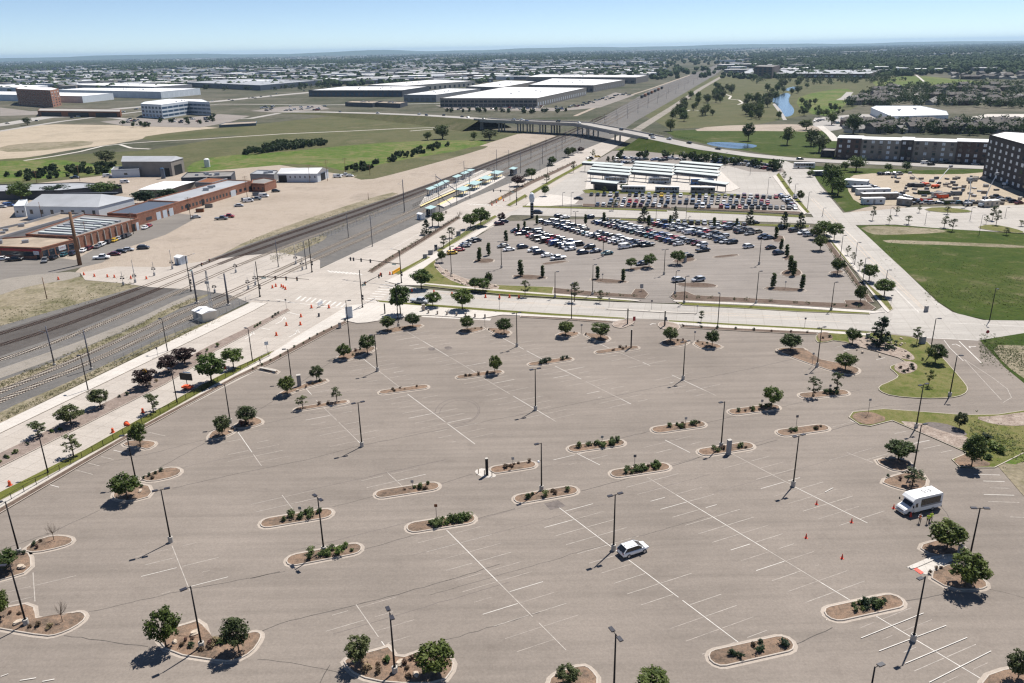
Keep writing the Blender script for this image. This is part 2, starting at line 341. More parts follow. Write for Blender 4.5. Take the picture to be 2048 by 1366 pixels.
def resample(line, step):
    out = []; carry = 0.0
    for i in range(len(line) - 1):
        a, b = Vector(line[i]), Vector(line[i + 1]); L = (b - a).length; t = carry
        while t < L: out.append((a + (b - a) * (t / L), math.atan2((b - a).y, (b - a).x))); t += step
        carry = t - L
    return out
# ================================================================ THE SETTING: ground, roads, pavements, fields
RZ = 0.10; SW = 0.25
def big_ground():
    mb = MB(); xs = [-60000, -12000, -3000, 0, 3000, 12000, 60000]; ys = [-600, 200, 1500, 5000, 15000, 45000, 80000]
    vs = [(x, y, 0) for y in ys for x in xs]; fs = [(j * 7 + i, j * 7 + i + 1, j * 7 + i + 8, j * 7 + i + 7) for j in range(6) for i in range(6)]
    kind(mb.add(vs, fs).build('ground', 'plain_ground'), 'structure')
big_ground()
# ---- fields and open land
sheet('field', [(-700, 640), (-700, 420), (0, 318), (300, 300), (660, 240), (820, 236), (990, 262), (1075, 262), (960, 300), (800, 345), (560, 372), (300, 420), (160, 450), (0, 500), (-400, 640)], .012, 'field')
sheet('meadow', [(372, 330), (430, 312), (560, 305), (680, 292), (800, 283), (930, 280), (985, 283), (940, 298), (850, 312), (770, 326), (700, 345), (640, 330), (560, 327), (470, 350), (380, 352)], .024, 'meadow', smooth=1)
sheet('field', [(-300, 335), (0, 322), (120, 318), (160, 326), (250, 330), (290, 345), (150, 352), (0, 365), (-300, 390)], .024, 'meadow', smooth=1)
sheet('field', [(-300, 300), (0, 262), (80, 248), (210, 250), (390, 252), (470, 258), (330, 268), (250, 285), (140, 300), (60, 315), (0, 318), (-300, 350)], .024, 'tan_dirt', smooth=1)
sheet('field', [(270, 276), (350, 264), (520, 248), (700, 228), (840, 235), (820, 248), (640, 256), (450, 272), (330, 284)], .028, 'field', smooth=1)
sheet('field', [(0, 292), (70, 285), (190, 281), (180, 292), (60, 303), (0, 304)], .032, 'dry_field', smooth=1)
sheet('dirt_yard', [(150, 545), (250, 455), (330, 425), (480, 395), (600, 367), (760, 345), (880, 318), (980, 285), (1035, 268), (1080, 264), (1112, 272), (1000, 314), (900, 352), (800, 390), (640, 442), (500, 490), (420, 520), (330, 545), (240, 552)], .036, 'dirt')
sheet('dirt_yard', [(-300, 560), (-300, 440), (0, 375), (200, 352), (250, 340), (380, 345), (560, 330), (660, 345), (700, 352), (600, 370), (480, 397), (330, 427), (250, 457), (150, 535), (0, 565)], .032, 'dirt')
sheet('asphalt_yard', [(-250, 640), (-250, 545), (0, 500), (150, 520), (290, 440), (345, 425), (400, 432), (330, 470), (240, 500), (205, 525), (170, 533), (60, 556), (0, 568)], .044, 'asphalt_dark')
for k, pts in enumerate(([(700, 352), (800, 330), (900, 305), (950, 292), (985, 292), (920, 312), (800, 345), (730, 362)], [(420, 522), (560, 468), (700, 424), (800, 388), (780, 384), (650, 425), (500, 478)])):
    sheet('weedy_verge', pts, .05, 'field' if k == 0 else 'dry_field', smooth=1)
sheet('rough_ground', [(-500, 760), (-400, 660), (0, 562), (60, 556), (230, 552), (278, 560), (296, 573), (200, 602), (100, 630), (0, 660), (-300, 750)], .049, 'dry_field')
sheet('dirt_road', [(-300, 640), (0, 558), (80, 548), (160, 542), (160, 556), (50, 573), (0, 590), (-300, 690)], .054, 'gravel', smooth=1)
# ---- railway corridor
sheet('ballast', [(-700, 880), (0, 652), (140, 612), (288, 570), (330, 548), (420, 518), (500, 487), (640, 440), (800, 388), (900, 352), (1000, 315), (1100, 280), (1152, 262), (1200, 238), (1300, 180), (1400, 142), (1445, 125),
                  (1462, 125), (1430, 150), (1340, 203), (1270, 243), (1215, 283), (1170, 298), (1060, 350), (930, 405), (850, 442), (760, 485), (640, 536), (600, 552), (500, 602), (383, 660), (190, 745), (0, 835), (-700, 1150)], .06, 'ballast')
sheet('ballast_dark', [(-500, 815), (0, 662), (140, 619), (290, 573), (362, 574), (270, 612), (140, 665), (0, 712), (-500, 885)], .07, 'ballast_dark')
sheet('ballast_dark', [(420, 520), (500, 489), (640, 441), (800, 389), (900, 353), (1000, 316), (1100, 281), (1150, 264), (1160, 268), (1060, 306), (960, 345), (860, 385), (720, 436), (600, 480), (520, 512), (470, 530)], .07, 'ballast_dark')
sheet('service_track', [(-500, 905), (0, 737), (140, 690), (270, 640), (370, 592), (400, 585), (385, 598), (270, 652), (140, 706), (0, 757), (-500, 930)], .078, 'gravel', smooth=1)
sheet('weedy_verge', [(-500, 935), (0, 762), (100, 728), (180, 690), (270, 655), (330, 618), (400, 592), (430, 585), (360, 616), (270, 663), (180, 702), (90, 742), (0, 778), (-500, 960)], .084, 'dry_field', smooth=1)
sheet('weedy_verge', [(-500, 1090), (0, 822), (120, 772), (240, 716), (330, 672), (420, 640), (460, 625), (430, 645), (330, 686), (200, 748), (80, 806), (0, 848), (-500, 1100)], .084, 'dry_field', smooth=1)
sheet('dirt_yard', [(520, 515), (580, 492), (640, 470), (660, 474), (600, 503), (545, 528)], .084, 'dry_field', smooth=1)
# ---- asphalt of the near car park
LOT = sheet('parking_lot', [(-500, 1310), (0, 1026), (284, 859), (473, 757), (541, 727), (693, 645), (760, 630), (860, 620), (1100, 622), (1269, 636), (1318, 640), (1600, 655), (1760, 665), (1850, 672), (1958, 677), (2100, 800), (2300, 960), (2700, 1500), (2400, 1900), (-800, 1900)], RZ, 'asphalt')
LOT2 = sheet('far_parking_lot', [(866, 528), (894, 505), (965, 467), (992, 449), (1022, 442), (1180, 438), (1450, 448), (1628, 455), (1668, 507), (1716, 570), (1740, 615), (1620, 612), (1394, 604), (1336, 606), (1290, 605), (1100, 590), (1000, 580), (930, 570)], RZ, 'asphalt_far')
# ---- concrete roads
sheet('cross_street', [(750, 560), (840, 577), (1000, 592), (1176, 602), (1366, 609), (1600, 622), (1741, 627), (1790, 600), (1875, 604), (1905, 624), (1966, 640), (2048, 641), (2500, 650), (2500, 672), (2048, 668), (1958, 680), (1848, 675), (1741, 662), (1600, 654), (1337, 640), (1249, 636), (1100, 627), (940, 618), (755, 606)], .108, 'concrete_street')
sheet('boulevard', [(-400, 1040), (-400, 1060), (0, 866), (500, 620), (600, 556), (720, 500), (850, 440), (930, 402), (1060, 350), (1170, 298), (1240, 270), (1270, 262), (1262, 275), (1110, 372), (1062, 402), (1000, 446), (940, 478), (860, 523), (800, 562), (770, 600), (690, 645), (541, 727), (284, 859), (0, 1026), (-400, 1250)], .114, 'concrete_road')
sheet('crossing_road', [(160, 545), (230, 533), (330, 534), (420, 520), (480, 512), (560, 505), (640, 520), (640, 560), (560, 600), (500, 606), (460, 590), (400, 580), (300, 574), (240, 566), (170, 560)], .118, 'concrete_road')
sheet('right_road', [(1560, 318), (1622, 340), (1640, 370), (1686, 425), (1711, 450), (1780, 513), (1875, 604), (1905, 624), (1880, 640), (1780, 640), (1790, 618), (1775, 600), (1740, 570), (1668, 495), (1620, 424), (1584, 381), (1560, 345), (1540, 335)], .122, 'concrete_right', smooth=0)
sheet('side_street', [(1680, 426), (1830, 414), (2048, 410), (2500, 412), (2500, 470), (2048, 466), (1930, 460), (1860, 455), (1790, 449), (1711, 450)], .118, 'concrete_right')
sheet('station_street', [(1000, 432), (1045, 414), (1330, 421), (1500, 428), (1615, 434), (1650, 436), (1660, 452), (1625, 447), (1450, 441), (1200, 434), (1030, 430)], .124, 'concrete_street')
sheet('bus_loop', [(1050, 414), (1085, 385), (1120, 358), (1160, 330), (1190, 318), (1480, 333), (1580, 345), (1600, 380), (1625, 428), (1400, 416), (1200, 409)], .106, 'concrete_street')
sheet('bus_car_park', [(1130, 408), (1170, 384), (1300, 385), (1480, 388), (1590, 392), (1612, 420), (1480, 418), (1330, 414), (1200, 411)], .128, 'asphalt_far')
sheet('bus_car_park', [(1185, 325), (1225, 302), (1330, 303), (1440, 312), (1560, 330), (1572, 345), (1500, 343), (1450, 330), (1250, 328)], .13, 'asphalt_far')
sheet('site_ground', [(1690, 352), (1760, 345), (1900, 350), (2000, 342), (2300, 350), (2300, 420), (2048, 412), (1900, 410), (1800, 410), (1730, 412), (1700, 395)], .06, 'tan_dirt', smooth=1)
sheet('green_strip', [(1600, 330), (1680, 335), (1850, 340), (2000, 337), (1990, 352), (1850, 350), (1700, 352), (1710, 400), (1740, 412), (1690, 424), (1640, 366), (1618, 345)], .05, 'green_field')
sheet('dirt_strip', [(1700, 424), (1740, 412), (1820, 410), (1800, 420), (1690, 428)], .066, 'dirt', smooth=1)
sheet('meadow', [(1713, 451), (1790, 450), (1900, 458), (2048, 468), (2500, 478), (2600, 660), (2048, 641), (1975, 640), (1915, 627), (1880, 606), (1780, 514)], .128, 'green_field')
sheet('dirt_strip', [(1716, 452), (1800, 453), (1900, 460), (1880, 466), (1770, 470), (1740, 468)], .134, 'dry_field', smooth=1)
sheet('dirt_strip', [(1760, 479), (1850, 482), (2048, 490), (2048, 497), (1900, 490), (1780, 487)], .138, 'dry_field', smooth=1)
sheet('rough_ground', [(1960, 680), (2048, 666), (2500, 672), (2700, 950), (2300, 900), (2048, 766), (2010, 735)], .128, 'green_field')
sheet('dirt_strip', [(1980, 690), (2048, 690), (2300, 720), (2300, 880), (2060, 765), (2010, 730)], .134, 'dry_field', smooth=1)
sheet('rough_ground', [(1940, 870), (1990, 838), (2048, 828), (2300, 800), (2900, 1200), (2300, 1200), (2110, 1052), (2048, 992), (1995, 931), (1945, 905)], .16, 'dry_field')
sheet('rough_ground', [(1960, 905), (1990, 872), (2010, 845), (2048, 838), (2100, 850), (2070, 900), (2040, 930), (2000, 925)], .168, 'meadow', smooth=1)
# ---- land beyond the right-hand road and the bridge
sheet('meadow', [(1230, 300), (1300, 272), (1420, 300), (1560, 318), (1560, 330), (1440, 312), (1330, 303)], .05, 'meadow')
sheet('meadow', [(1330, 262), (1480, 255), (1650, 262), (1690, 285), (1670, 318), (1560, 312), (1430, 292), (1350, 275)], .05, 'green_field')
sheet('field', [(1290, 232), (1360, 175), (1440, 150), (1560, 150), (1720, 140), (1830, 150), (1700, 220), (1600, 232), (1500, 252), (1340, 258)], .04, 'field')
sheet('meadow', [(1590, 212), (1600, 190), (1690, 175), (1710, 185), (1680, 222), (1640, 235)], .052, 'meadow', smooth=1)
sheet('field', [(1740, 160), (1830, 150), (1950, 162), (2048, 170), (2300, 172), (2300, 185), (1950, 178), (1850, 170), (1760, 180)], .052, 'meadow', smooth=1)
sheet('pond', [(1410, 288), (1420, 284), (1455, 284), (1515, 289), (1512, 295), (1480, 298), (1445, 295)], .062, 'water', smooth=2)
sheet('river', [(1538, 199), (1560, 190), (1570, 185), (1583, 188), (1575, 203), (1590, 218), (1585, 232), (1565, 234), (1560, 215)], .062, 'water', smooth=2)
sheet('river', [(1566, 180), (1580, 174), (1602, 172), (1595, 178), (1578, 182)], .062, 'water', smooth=1)
sheet('path', [(1545, 208), (1560, 228), (1566, 240), (1574, 240), (1562, 220), (1550, 207)], .066, 'road_far')
sheet('gravel_track', [(1380, 262), (1420, 252), (1560, 248), (1640, 250), (1650, 264), (1560, 262), (1440, 262)], .058, 'dirt', smooth=1)
sheet('park_car_park', [(1620, 250), (1630, 235), (1720, 228), (1860, 232), (1870, 246), (1720, 252), (1660, 262)], .06, 'road_far')
sheet('pool_deck', [(1930, 236), (1975, 228), (2300, 228), (2300, 260), (2048, 252), (1960, 250)], .06, 'sidewalk_e')
# ---- slabs with a kerb: pavements, verges, planting strips along the streets
def slab(name, px, mat, z=SW, smooth=0, kerb=True, h=.2):
    poly = W2(px, z)
    if smooth: poly = chaikin(poly, smooth)
    o = MB().prism(poly, z - h, z).build(name, mat); kind(o, 'structure')
    if kerb: ring(poly, .18, z - h, z + .012).build('kerb', 'kerb', o)
    return o
slab('pavement', [(-400, 1020), (0, 846), (503, 604), (536, 605), (505, 622), (0, 866), (-400, 1050)], 'sidewalk')
slab('pavement', [(-400, 1225), (0, 1001), (200, 897), (430, 768), (541, 707), (600, 668), (650, 638), (676, 622), (700, 610), (760, 603), (940, 617), (1050, 624), (1000, 630), (960, 637), (850, 630), (815, 633), (764, 640), (733, 645), (714, 646), (690, 641), (640, 664), (545, 716), (473, 750), (284, 851), (0, 1015), (-400, 1240)], 'sidewalk', .25)
slab('verge', [(-400, 1200), (0, 983), (170, 898), (273, 840), (330, 810), (400, 770), (480, 730), (548, 700), (541, 708), (430, 769), (330, 826), (200, 898), (0, 1002), (-400, 1226)], 'lawn', .262)
slab('planting_strip', [(-400, 1240), (0, 1015), (284, 851), (473, 750), (545, 716), (640, 664), (690, 641), (695, 645), (541, 727), (473, 757), (284, 859), (0, 1026), (-400, 1254)], 'mulch', .256)
slab('median', [(-400, 1075), (0, 905), (115, 850), (225, 797), (330, 737), (420, 690), (500, 652), (575, 616), (580, 620), (505, 662), (430, 702), (405, 722), (330, 768), (190, 839), (0, 934), (-400, 1130)], 'pinkrock')
slab('median', [(735, 542), (775, 515), (822, 488), (870, 460), (915, 432), (922, 435), (880, 462), (832, 492), (785, 520), (745, 545)], 'mulch')
slab('median', [(975, 407), (1010, 388), (1060, 362), (1110, 340), (1150, 322), (1153, 325), (1115, 344), (1065, 367), (1015, 393), (984, 409)], 'mulch')
slab('verge', [(752, 600), (800, 604), (900, 611), (1000, 619), (1100, 626), (1249, 635), (1252, 638), (1100, 631), (1000, 624), (900, 616), (800, 608), (758, 604)], 'lawn', .262)
slab('pavement', [(1000, 624), (1100, 631), (1252, 639), (1230, 642), (1100, 634), (1000, 629)], 'sidewalk_e', .256, kerb=False)
slab('verge', [(1337, 640), (1450, 646), (1600, 654), (1741, 663), (1741, 667), (1600, 658), (1450, 650), (1335, 643)], 'lawn', .262)
slab('pavement', [(1335, 643), (1450, 650), (1600, 658), (1741, 667), (1735, 671), (1600, 662), (1450, 655), (1345, 648)], 'sidewalk_e', .256, kerb=False)
slab('planting_strip', [(1362, 651), (1450, 655), (1600, 662), (1640, 665), (1632, 669), (1600, 668), (1450, 660), (1364, 655)], 'mulch', .25)
slab('planting_strip', [(1040, 631), (1146, 636), (1230, 643), (1215, 646), (1146, 640), (1040, 634)], 'mulch', .25)
slab('planting_bed', [(1224, 652), (1226, 642), (1258, 638), (1270, 640), (1268, 646), (1250, 655), (1238, 656)], 'rockbed', .262, 1)
slab('planting_bed', [(1316, 654), (1316, 645), (1330, 642), (1352, 646), (1362, 652), (1355, 662), (1340, 662)], 'rockbed', .262, 1)
slab('median', [(1214, 616), (1260, 618), (1330, 622), (1392, 625), (1394, 627), (1330, 625), (1260, 621), (1214, 619)], 'concrete')
# north side of the cross street
slab('verge', [(840, 571), (1000, 588), (1150, 597), (1255, 603), (1275, 602), (1255, 600), (1150, 593), (1000, 582), (850, 568)], 'lawn', .262)
slab('pavement', [(770, 562), (800, 548), (850, 517), (940, 470), (985, 443), (992, 446), (950, 474), (870, 519), (826, 552), (850, 566), (1000, 579), (1150, 590), (1282, 600), (1275, 602), (1150, 593), (1000, 582), (850, 571), (800, 570)], 'sidewalk', .256)
slab('planting_bed', [(826, 552), (870, 519), (872, 524), (880, 540), (930, 560), (1000, 570), (1108, 574), (1105, 588), (1000, 579), (850, 566)], 'lawn_patchy', .262)
slab('planting_bed', [(866, 530), (874, 522), (884, 538), (938, 560), (1000, 570), (995, 580), (940, 575), (890, 556)], 'rockbed', .276, 1)
slab('planting_strip', [(1106, 575), (1200, 584), (1262, 588), (1270, 577), (1288, 578), (1298, 588), (1290, 597), (1200, 592), (1106, 587)], 'mulch', .256)
slab('planting_strip', [(1340, 594), (1346, 584), (1372, 582), (1390, 590), (1500, 596), (1620, 603), (1690, 606), (1688, 600), (1730, 600), (1752, 615), (1745, 620), (1620, 612), (1500, 605), (1350, 600)], 'mulch', .256)
slab('pavement', [(1345, 600), (1500, 606), (1620, 613), (1740, 621), (1770, 624), (1745, 626), (1620, 617), (1500, 610), (1350, 603)], 'sidewalk_e', .25, kerb=False)
slab('verge', [(1352, 604), (1500, 611), (1620, 618), (1740, 625), (1740, 628), (1600, 623), (1500, 617), (1366, 610)], 'lawn', .262)
# west side of the right-hand road
slab('planting_strip', [(1640, 472), (1664, 506), (1711, 570), (1735, 605), (1748, 604), (1722, 568), (1675, 502), (1650, 470)], 'mulch', .256)
slab('pavement', [(1632, 446), (1655, 470), (1682, 505), (1728, 566), (1768, 618), (1776, 625), (1786, 618), (1740, 570), (1690, 505), (1662, 470), (1640, 446)], 'sidewalk_e', .25, kerb=False)
slab('verge', [(1640, 448), (1668, 493), (1700, 530), (1742, 572), (1776, 600), (1787, 617), (1780, 622), (1740, 578), (1690, 515), (1662, 480)], 'lawn_patchy', .262)
slab('verge', [(1558, 345), (1584, 381), (1620, 424), (1614, 426), (1580, 390), (1552, 350)], 'lawn', .262)
slab('pavement', [(1545, 352), (1575, 392), (1608, 428), (1614, 426), (1580, 390), (1552, 350)], 'sidewalk_e', .25, kerb=False)
# entrance green by the right-hand drive
slab('entrance_green', [(1631, 668), (1631, 683), (1645, 686), (1674, 679), (1745, 700), (1816, 721), (1790, 728), (1777, 734), (1790, 745), (1797, 753), (1780, 762), (1756, 772), (1758, 782), (1784, 792), (1848, 797), (1901, 796), (1930, 789), (1938, 777), (1926, 760), (1882, 710), (1848, 676), (1741, 664), (1660, 662)], 'lawn_patchy', .25, 1)
slab('rock_garden', [(1695, 672), (1735, 672), (1780, 688), (1815, 700), (1831, 715), (1825, 721), (1800, 716), (1745, 700), (1700, 688)], 'rockbed', .29, 1, False, .05)
slab('rock_garden', [(1790, 728), (1815, 721), (1832, 726), (1836, 736), (1825, 745), (1802, 748), (1788, 738)], 'rockbed', .29, 1, False, .05)
slab('planting_strip', [(1632, 669), (1652, 662), (1668, 674), (1660, 681), (1642, 684)], 'soil', .29, 1, False, .05)
slab('rough_ground', [(1697, 834), (1705, 823), (1767, 817), (1848, 823), (1928, 829), (1995, 828), (2100, 812), (2300, 800), (2300, 900), (2060, 900), (1990, 935), (1944, 935), (1918, 933), (1903, 918), (1934, 905), (1870, 877), (1785, 841), (1741, 852), (1719, 849)], 'lawn_patchy', .24)
slab('rock_garden', [(1790, 841), (1840, 845), (1900, 860), (1945, 878), (1935, 903), (1870, 876)], 'rockbed', .27, 1, False, .05)
slab('rock_garden', [(1945, 834), (1990, 832), (2048, 824), (2200, 806), (2200, 840), (2048, 852), (1990, 850)], 'rockbed', .27, 1, False, .05)
slab('rock_garden', [(1702, 833), (1712, 825), (1740, 822), (1780, 838), (1740, 850), (1720, 846)], 'soil', .27, 1, False, .05)
sheet('drain_pool', [(1844, 847), (1862, 843), (1905, 850), (1938, 868), (1925, 872), (1885, 862)], .275, 'tyre_mark', smooth=1)
slab('planting_bed', [(1905, 920), (1934, 906), (1955, 915), (1990, 930), (1943, 934), (1920, 932)], 'soil', .27, 1, False, .05)
# east verge of the boulevard beyond the crossing, station street verges
for pts in ([(788, 546), (853, 512), (862, 514), (800, 549)], [(872, 501), (940, 455), (990, 430), (995, 433), (945, 463), (880, 504)], [(1012, 410), (1050, 388), (1056, 392), (1020, 412)], [(1060, 384), (1110, 355), (1180, 318), (1184, 321), (1120, 356), (1066, 388)]):
    slab('verge', pts, 'lawn', .262)
for pts in ([(1045, 411), (1200, 415), (1335, 420), (1335, 423), (1200, 418), (1045, 414)], [(1372, 421), (1500, 426), (1612, 431), (1610, 435), (1500, 429), (1372, 424)], [(1240, 437), (1450, 446), (1620, 450), (1618, 455), (1450, 449), (1240, 440)]):
    slab('verge', pts, 'lawn', .262)
slab('planting_strip', [(1165, 407), (1340, 413), (1343, 417), (1200, 414), (1165, 412)], 'mulch', .25)
slab('planting_strip', [(1395, 414), (1500, 419), (1600, 423), (1604, 428), (1500, 423), (1395, 418)], 'mulch', .25)
slab('station_plaza', [(1050, 412), (1065, 398), (1100, 388), (1130, 392), (1160, 398), (1150, 408), (1100, 412)], 'sidewalk_e', .25)
slab('bus_platform', [(1170, 378), (1310, 380), (1460, 383), (1480, 376), (1460, 360), (1440, 340), (1190, 332), (1175, 350)], 'sidewalk_e', .27)
slab('planting_bed', [(1165, 380), (1185, 378), (1480, 388), (1475, 392), (1300, 388), (1170, 386)], 'lawn', .29)
# ---- planting islands of the near car park
NI = [0]
def island(poly, mat='soil', label=None, grp='planting islands of the empty car park', z=RZ, gut=.42):
    t = thing('planting_island', label or 'kerbed planting island in the empty near car park', 'island', (0, 0, 0), 0, grp)
    c = Vector((sum(p[0] for p in poly) / len(poly), sum(p[1] for p in poly) / len(poly), 0)); t.location = c
    q = [(x - c.x, y - c.y) for x, y in poly]
    MB().prism(offset(q, gut), z - .02, z + .008).build('gutter', 'gutter', t)
    ring(q, .17, z - .02, z + .16).build('kerb', 'kerb', t)
    b = MB(); n = len(q); inn = offset(q, -.15); mid = [(x * .45, y * .45) for x, y in q]
    vs = [(x, y, z + .12) for x, y in inn] + [(x, y, z + .2 + random.uniform(-.05, .08)) for x, y in mid] + [(0, 0, z + .28)]
    ar = sum(q[i][0] * q[(i + 1) % n][1] - q[(i + 1) % n][0] * q[i][1] for i in range(n)); fs = []
    for i in range(n):
        j = (i + 1) % n
        for f in ((i, j, n + j, n + i), (n + i, n + j, 2 * n)): fs.append(f if ar > 0 else tuple(reversed(f)))
    b.add(vs, fs).build('planting_bed', mat, t); return t
def pill(a, b, wid):
    A, B = P(*a, RZ), P(*b, RZ); d = (B - A).normalized(); nn = Vector((-d.y, d.x, 0)); h = wid / 2; e = min(h * 1.0, (B - A).length / 3); out = []
    for k in range(7): t = math.pi / 2 + math.pi * k / 6; out.append(tuple((A + d * e + d * (math.cos(t) * e) + nn * (math.sin(t) * h)).xy))
    for k in range(7): t = -math.pi / 2 + math.pi * k / 6; out.append(tuple((B - d * e + d * (math.cos(t) * e) + nn * (math.sin(t) * h)).xy))
    return out
# left tip, right tip, width, number of shrubs, shrub kinds, sign?
PILLS = [((520, 1049), (666, 1025), 2.9, 9, 'gl', 1), ((572, 1124), (724, 1095), 2.9, 12, 'ggl', 0), ((750, 991), (879, 971), 2.7, 7, 'gb', 1), ((813, 1058), (951, 1036), 2.9, 22, 'ggl', 1), ((980, 942), (1072, 928), 2.6, 8, 'b', 1), ((1028, 1001), (1155, 979), 2.8, 9, 'gb', 0),
         ((1136, 900), (1249, 884), 2.8, 13, 'g', 1), ((1221, 950), (1339, 932), 2.8, 18, 'ggbl', 1), ((1304, 862), (1410, 847), 2.8, 11, 'gb', 1), ((1397, 907), (1506, 890), 2.8, 8, 'gb', 0), ((1458, 826), (1558, 813), 2.8, 9, 'gb', 1), ((1555, 868), (1656, 854), 2.8, 11, 'bg', 1),
         ((1599, 793), (1696, 784), 2.9, 11, 'gb', 1), ((1652, 1232), (1803, 1199), 2.9, 13, 'dg', 0), ((1419, 1321), (1585, 1284), 2.9, 9, 'bd', 0), ((589, 820), (696, 803), 1.9, 2, 'b', 0), ((758, 786), (857, 773), 2.3, 6, 'b', 0), ((913, 756), (1005, 743), 2.3, 6, 'bd', 0), ((1057, 730), (1145, 717), 2.4, 6, 'd', 0), ((1191, 706), (1277, 694), 2.4, 6, 'b', 0)]
PILLN = ['with a small sign and green shrubs, dry soil at one end', 'with a light pole on concrete base and scattered green shrubs', 'with a small sign and dry grassy edges', 'densely planted with green shrubs and one brown sign', 'beside the tall black ticket post', 'with a light pole beside the dark asphalt patch', 'with green shrubs bunched towards one rounded end', 'at the head of the longest white stall divider', 'with dark shrubs spread over bare mulch',
         'with a grey machine cabinet and a light pole', 'with one small round tree and shrubs', 'with many brown shrubs and a tall sign', 'with two thin young trees', 'with dark clumped shrubs at the foot of the longest divider', 'with small dead brown shrubs only', 'narrow, with two small trees and bare soil', 'with a row of brown shrubs in pale soil', 'with one small tree at its end and brown shrubs', 'with a row of dark shrubs only', 'with a black post at its end']
for (a, b, wd, ns, ks, sg), nm in zip(PILLS, PILLN): island(pill(a, b, wd), label='long kerbed island ' + nm)
BEDS = [[(553, 788), (600, 771), (650, 757), (658, 764), (605, 778), (568, 793)], [(668, 717), (700, 702), (747, 692), (753, 700), (720, 712), (690, 723)], [(757, 662), (790, 655), (840, 648), (848, 653), (815, 661), (775, 668)],
        [(914, 664), (925, 657), (965, 654), (971, 658), (950, 665), (930, 668)], [(970, 656), (1000, 657), (1025, 664), (1014, 672), (995, 671)], [(1109, 672), (1125, 664), (1155, 664), (1160, 669), (1140, 676)], [(1162, 666), (1200, 668), (1223, 676), (1210, 685), (1190, 682)],
        [(1319, 686), (1340, 677), (1372, 680), (1379, 685), (1365, 692), (1338, 694)], [(1383, 686), (1402, 681), (1447, 692), (1437, 698), (1405, 699)], [(1549, 700), (1569, 695), (1619, 697), (1594, 709), (1640, 719), (1703, 732), (1719, 738), (1718, 746), (1702, 751), (1674, 746), (1600, 722)],
        [(1745, 923), (1774, 915), (1816, 921), (1828, 936), (1798, 947)], [(1757, 963), (1800, 948), (1840, 941), (1859, 968), (1832, 986), (1788, 976)], [(1832, 1093), (1880, 1079), (1922, 1089), (1942, 1110), (1905, 1111), (1866, 1113)], [(1850, 1150), (1908, 1124), (1957, 1150), (1979, 1172), (1962, 1181), (1900, 1180)],
        [(310, 1274), (317, 1264), (366, 1251), (404, 1239), (421, 1288), (449, 1281), (506, 1263), (523, 1266), (523, 1279), (504, 1306), (471, 1323), (442, 1324), (339, 1308)], [(685, 1327), (695, 1316), (771, 1296), (777, 1292), (795, 1319), (851, 1299), (900, 1312), (911, 1334), (886, 1368), (777, 1368), (714, 1354)],
        [(44, 1102), (72, 1082), (106, 1071), (143, 1074), (148, 1085), (126, 1095), (70, 1107)], [(-70, 1125), (44, 1102), (62, 1108), (64, 1143), (0, 1162), (-70, 1180)], [(-70, 1228), (0, 1218), (68, 1205), (73, 1246), (150, 1224), (168, 1225), (174, 1237), (150, 1256), (115, 1271), (90, 1274), (0, 1259), (-70, 1245)],
        [(277, 959), (314, 940), (350, 934), (366, 942), (353, 954), (301, 965)], [(225, 990), (235, 977), (295, 966), (308, 992), (262, 1004), (228, 1000)], [(240, 891), (262, 880), (309, 883), (313, 890), (295, 900), (279, 896)], [(414, 877), (426, 861), (462, 852), (474, 859), (462, 870), (426, 881)], [(462, 853), (506, 833), (526, 841), (523, 850), (478, 859)],
        [(1095, 1362), (1115, 1345), (1165, 1330), (1182, 1338), (1200, 1362), (1180, 1400), (1100, 1400)], [(1960, 1356), (2020, 1335), (2100, 1330), (2100, 1400), (1970, 1400)], [(512, 739), (520, 733), (560, 742), (552, 749)]]
BEDN = ['with two small trees beside the fee machine', 'with two leafy trees next to the left kerb', 'with two trees below the corner plaza', 'with one tree beside the bollards', 'angled, with one tree near the bollards', 'with one tree left of the drive', 'angled, with one tree left of the drive',
        'with one tree right of the drive', 'angled, with one tree right of the drive', 'long and bent, with two round trees and a light pole', 'with one round tree behind the shuttle bus', 'with a thin tree behind the shuttle bus', 'with a round tree beside the paved ramp', 'with the largest round tree below the paved ramp',
        'L-shaped, with two trees, boulders and a light pole', 'wide, with two trees and a light pole on concrete base', 'teardrop-shaped, with a bare leafless tree and dead shrubs', 'with a boulder beside the teardrop bed', 'L-shaped, with a bare sapling and a boulder', 'teardrop-shaped, with low shrubs only', 'with one dense tree beside a light pole', 'by the fence with one tree', 'with one tree and a rock left of the pair', 'with one tree over a dead shrub', 'small, with one tree beyond the wide bed', 'at the corner by the widest white stalls', 'tiny, with grass and a concrete bench']
for pts, nm in zip(BEDS, BEDN):
    island(chaikin(W2(pts, RZ), 1), label='kerbed planting bed ' + nm, grp='tree beds of the empty car park')
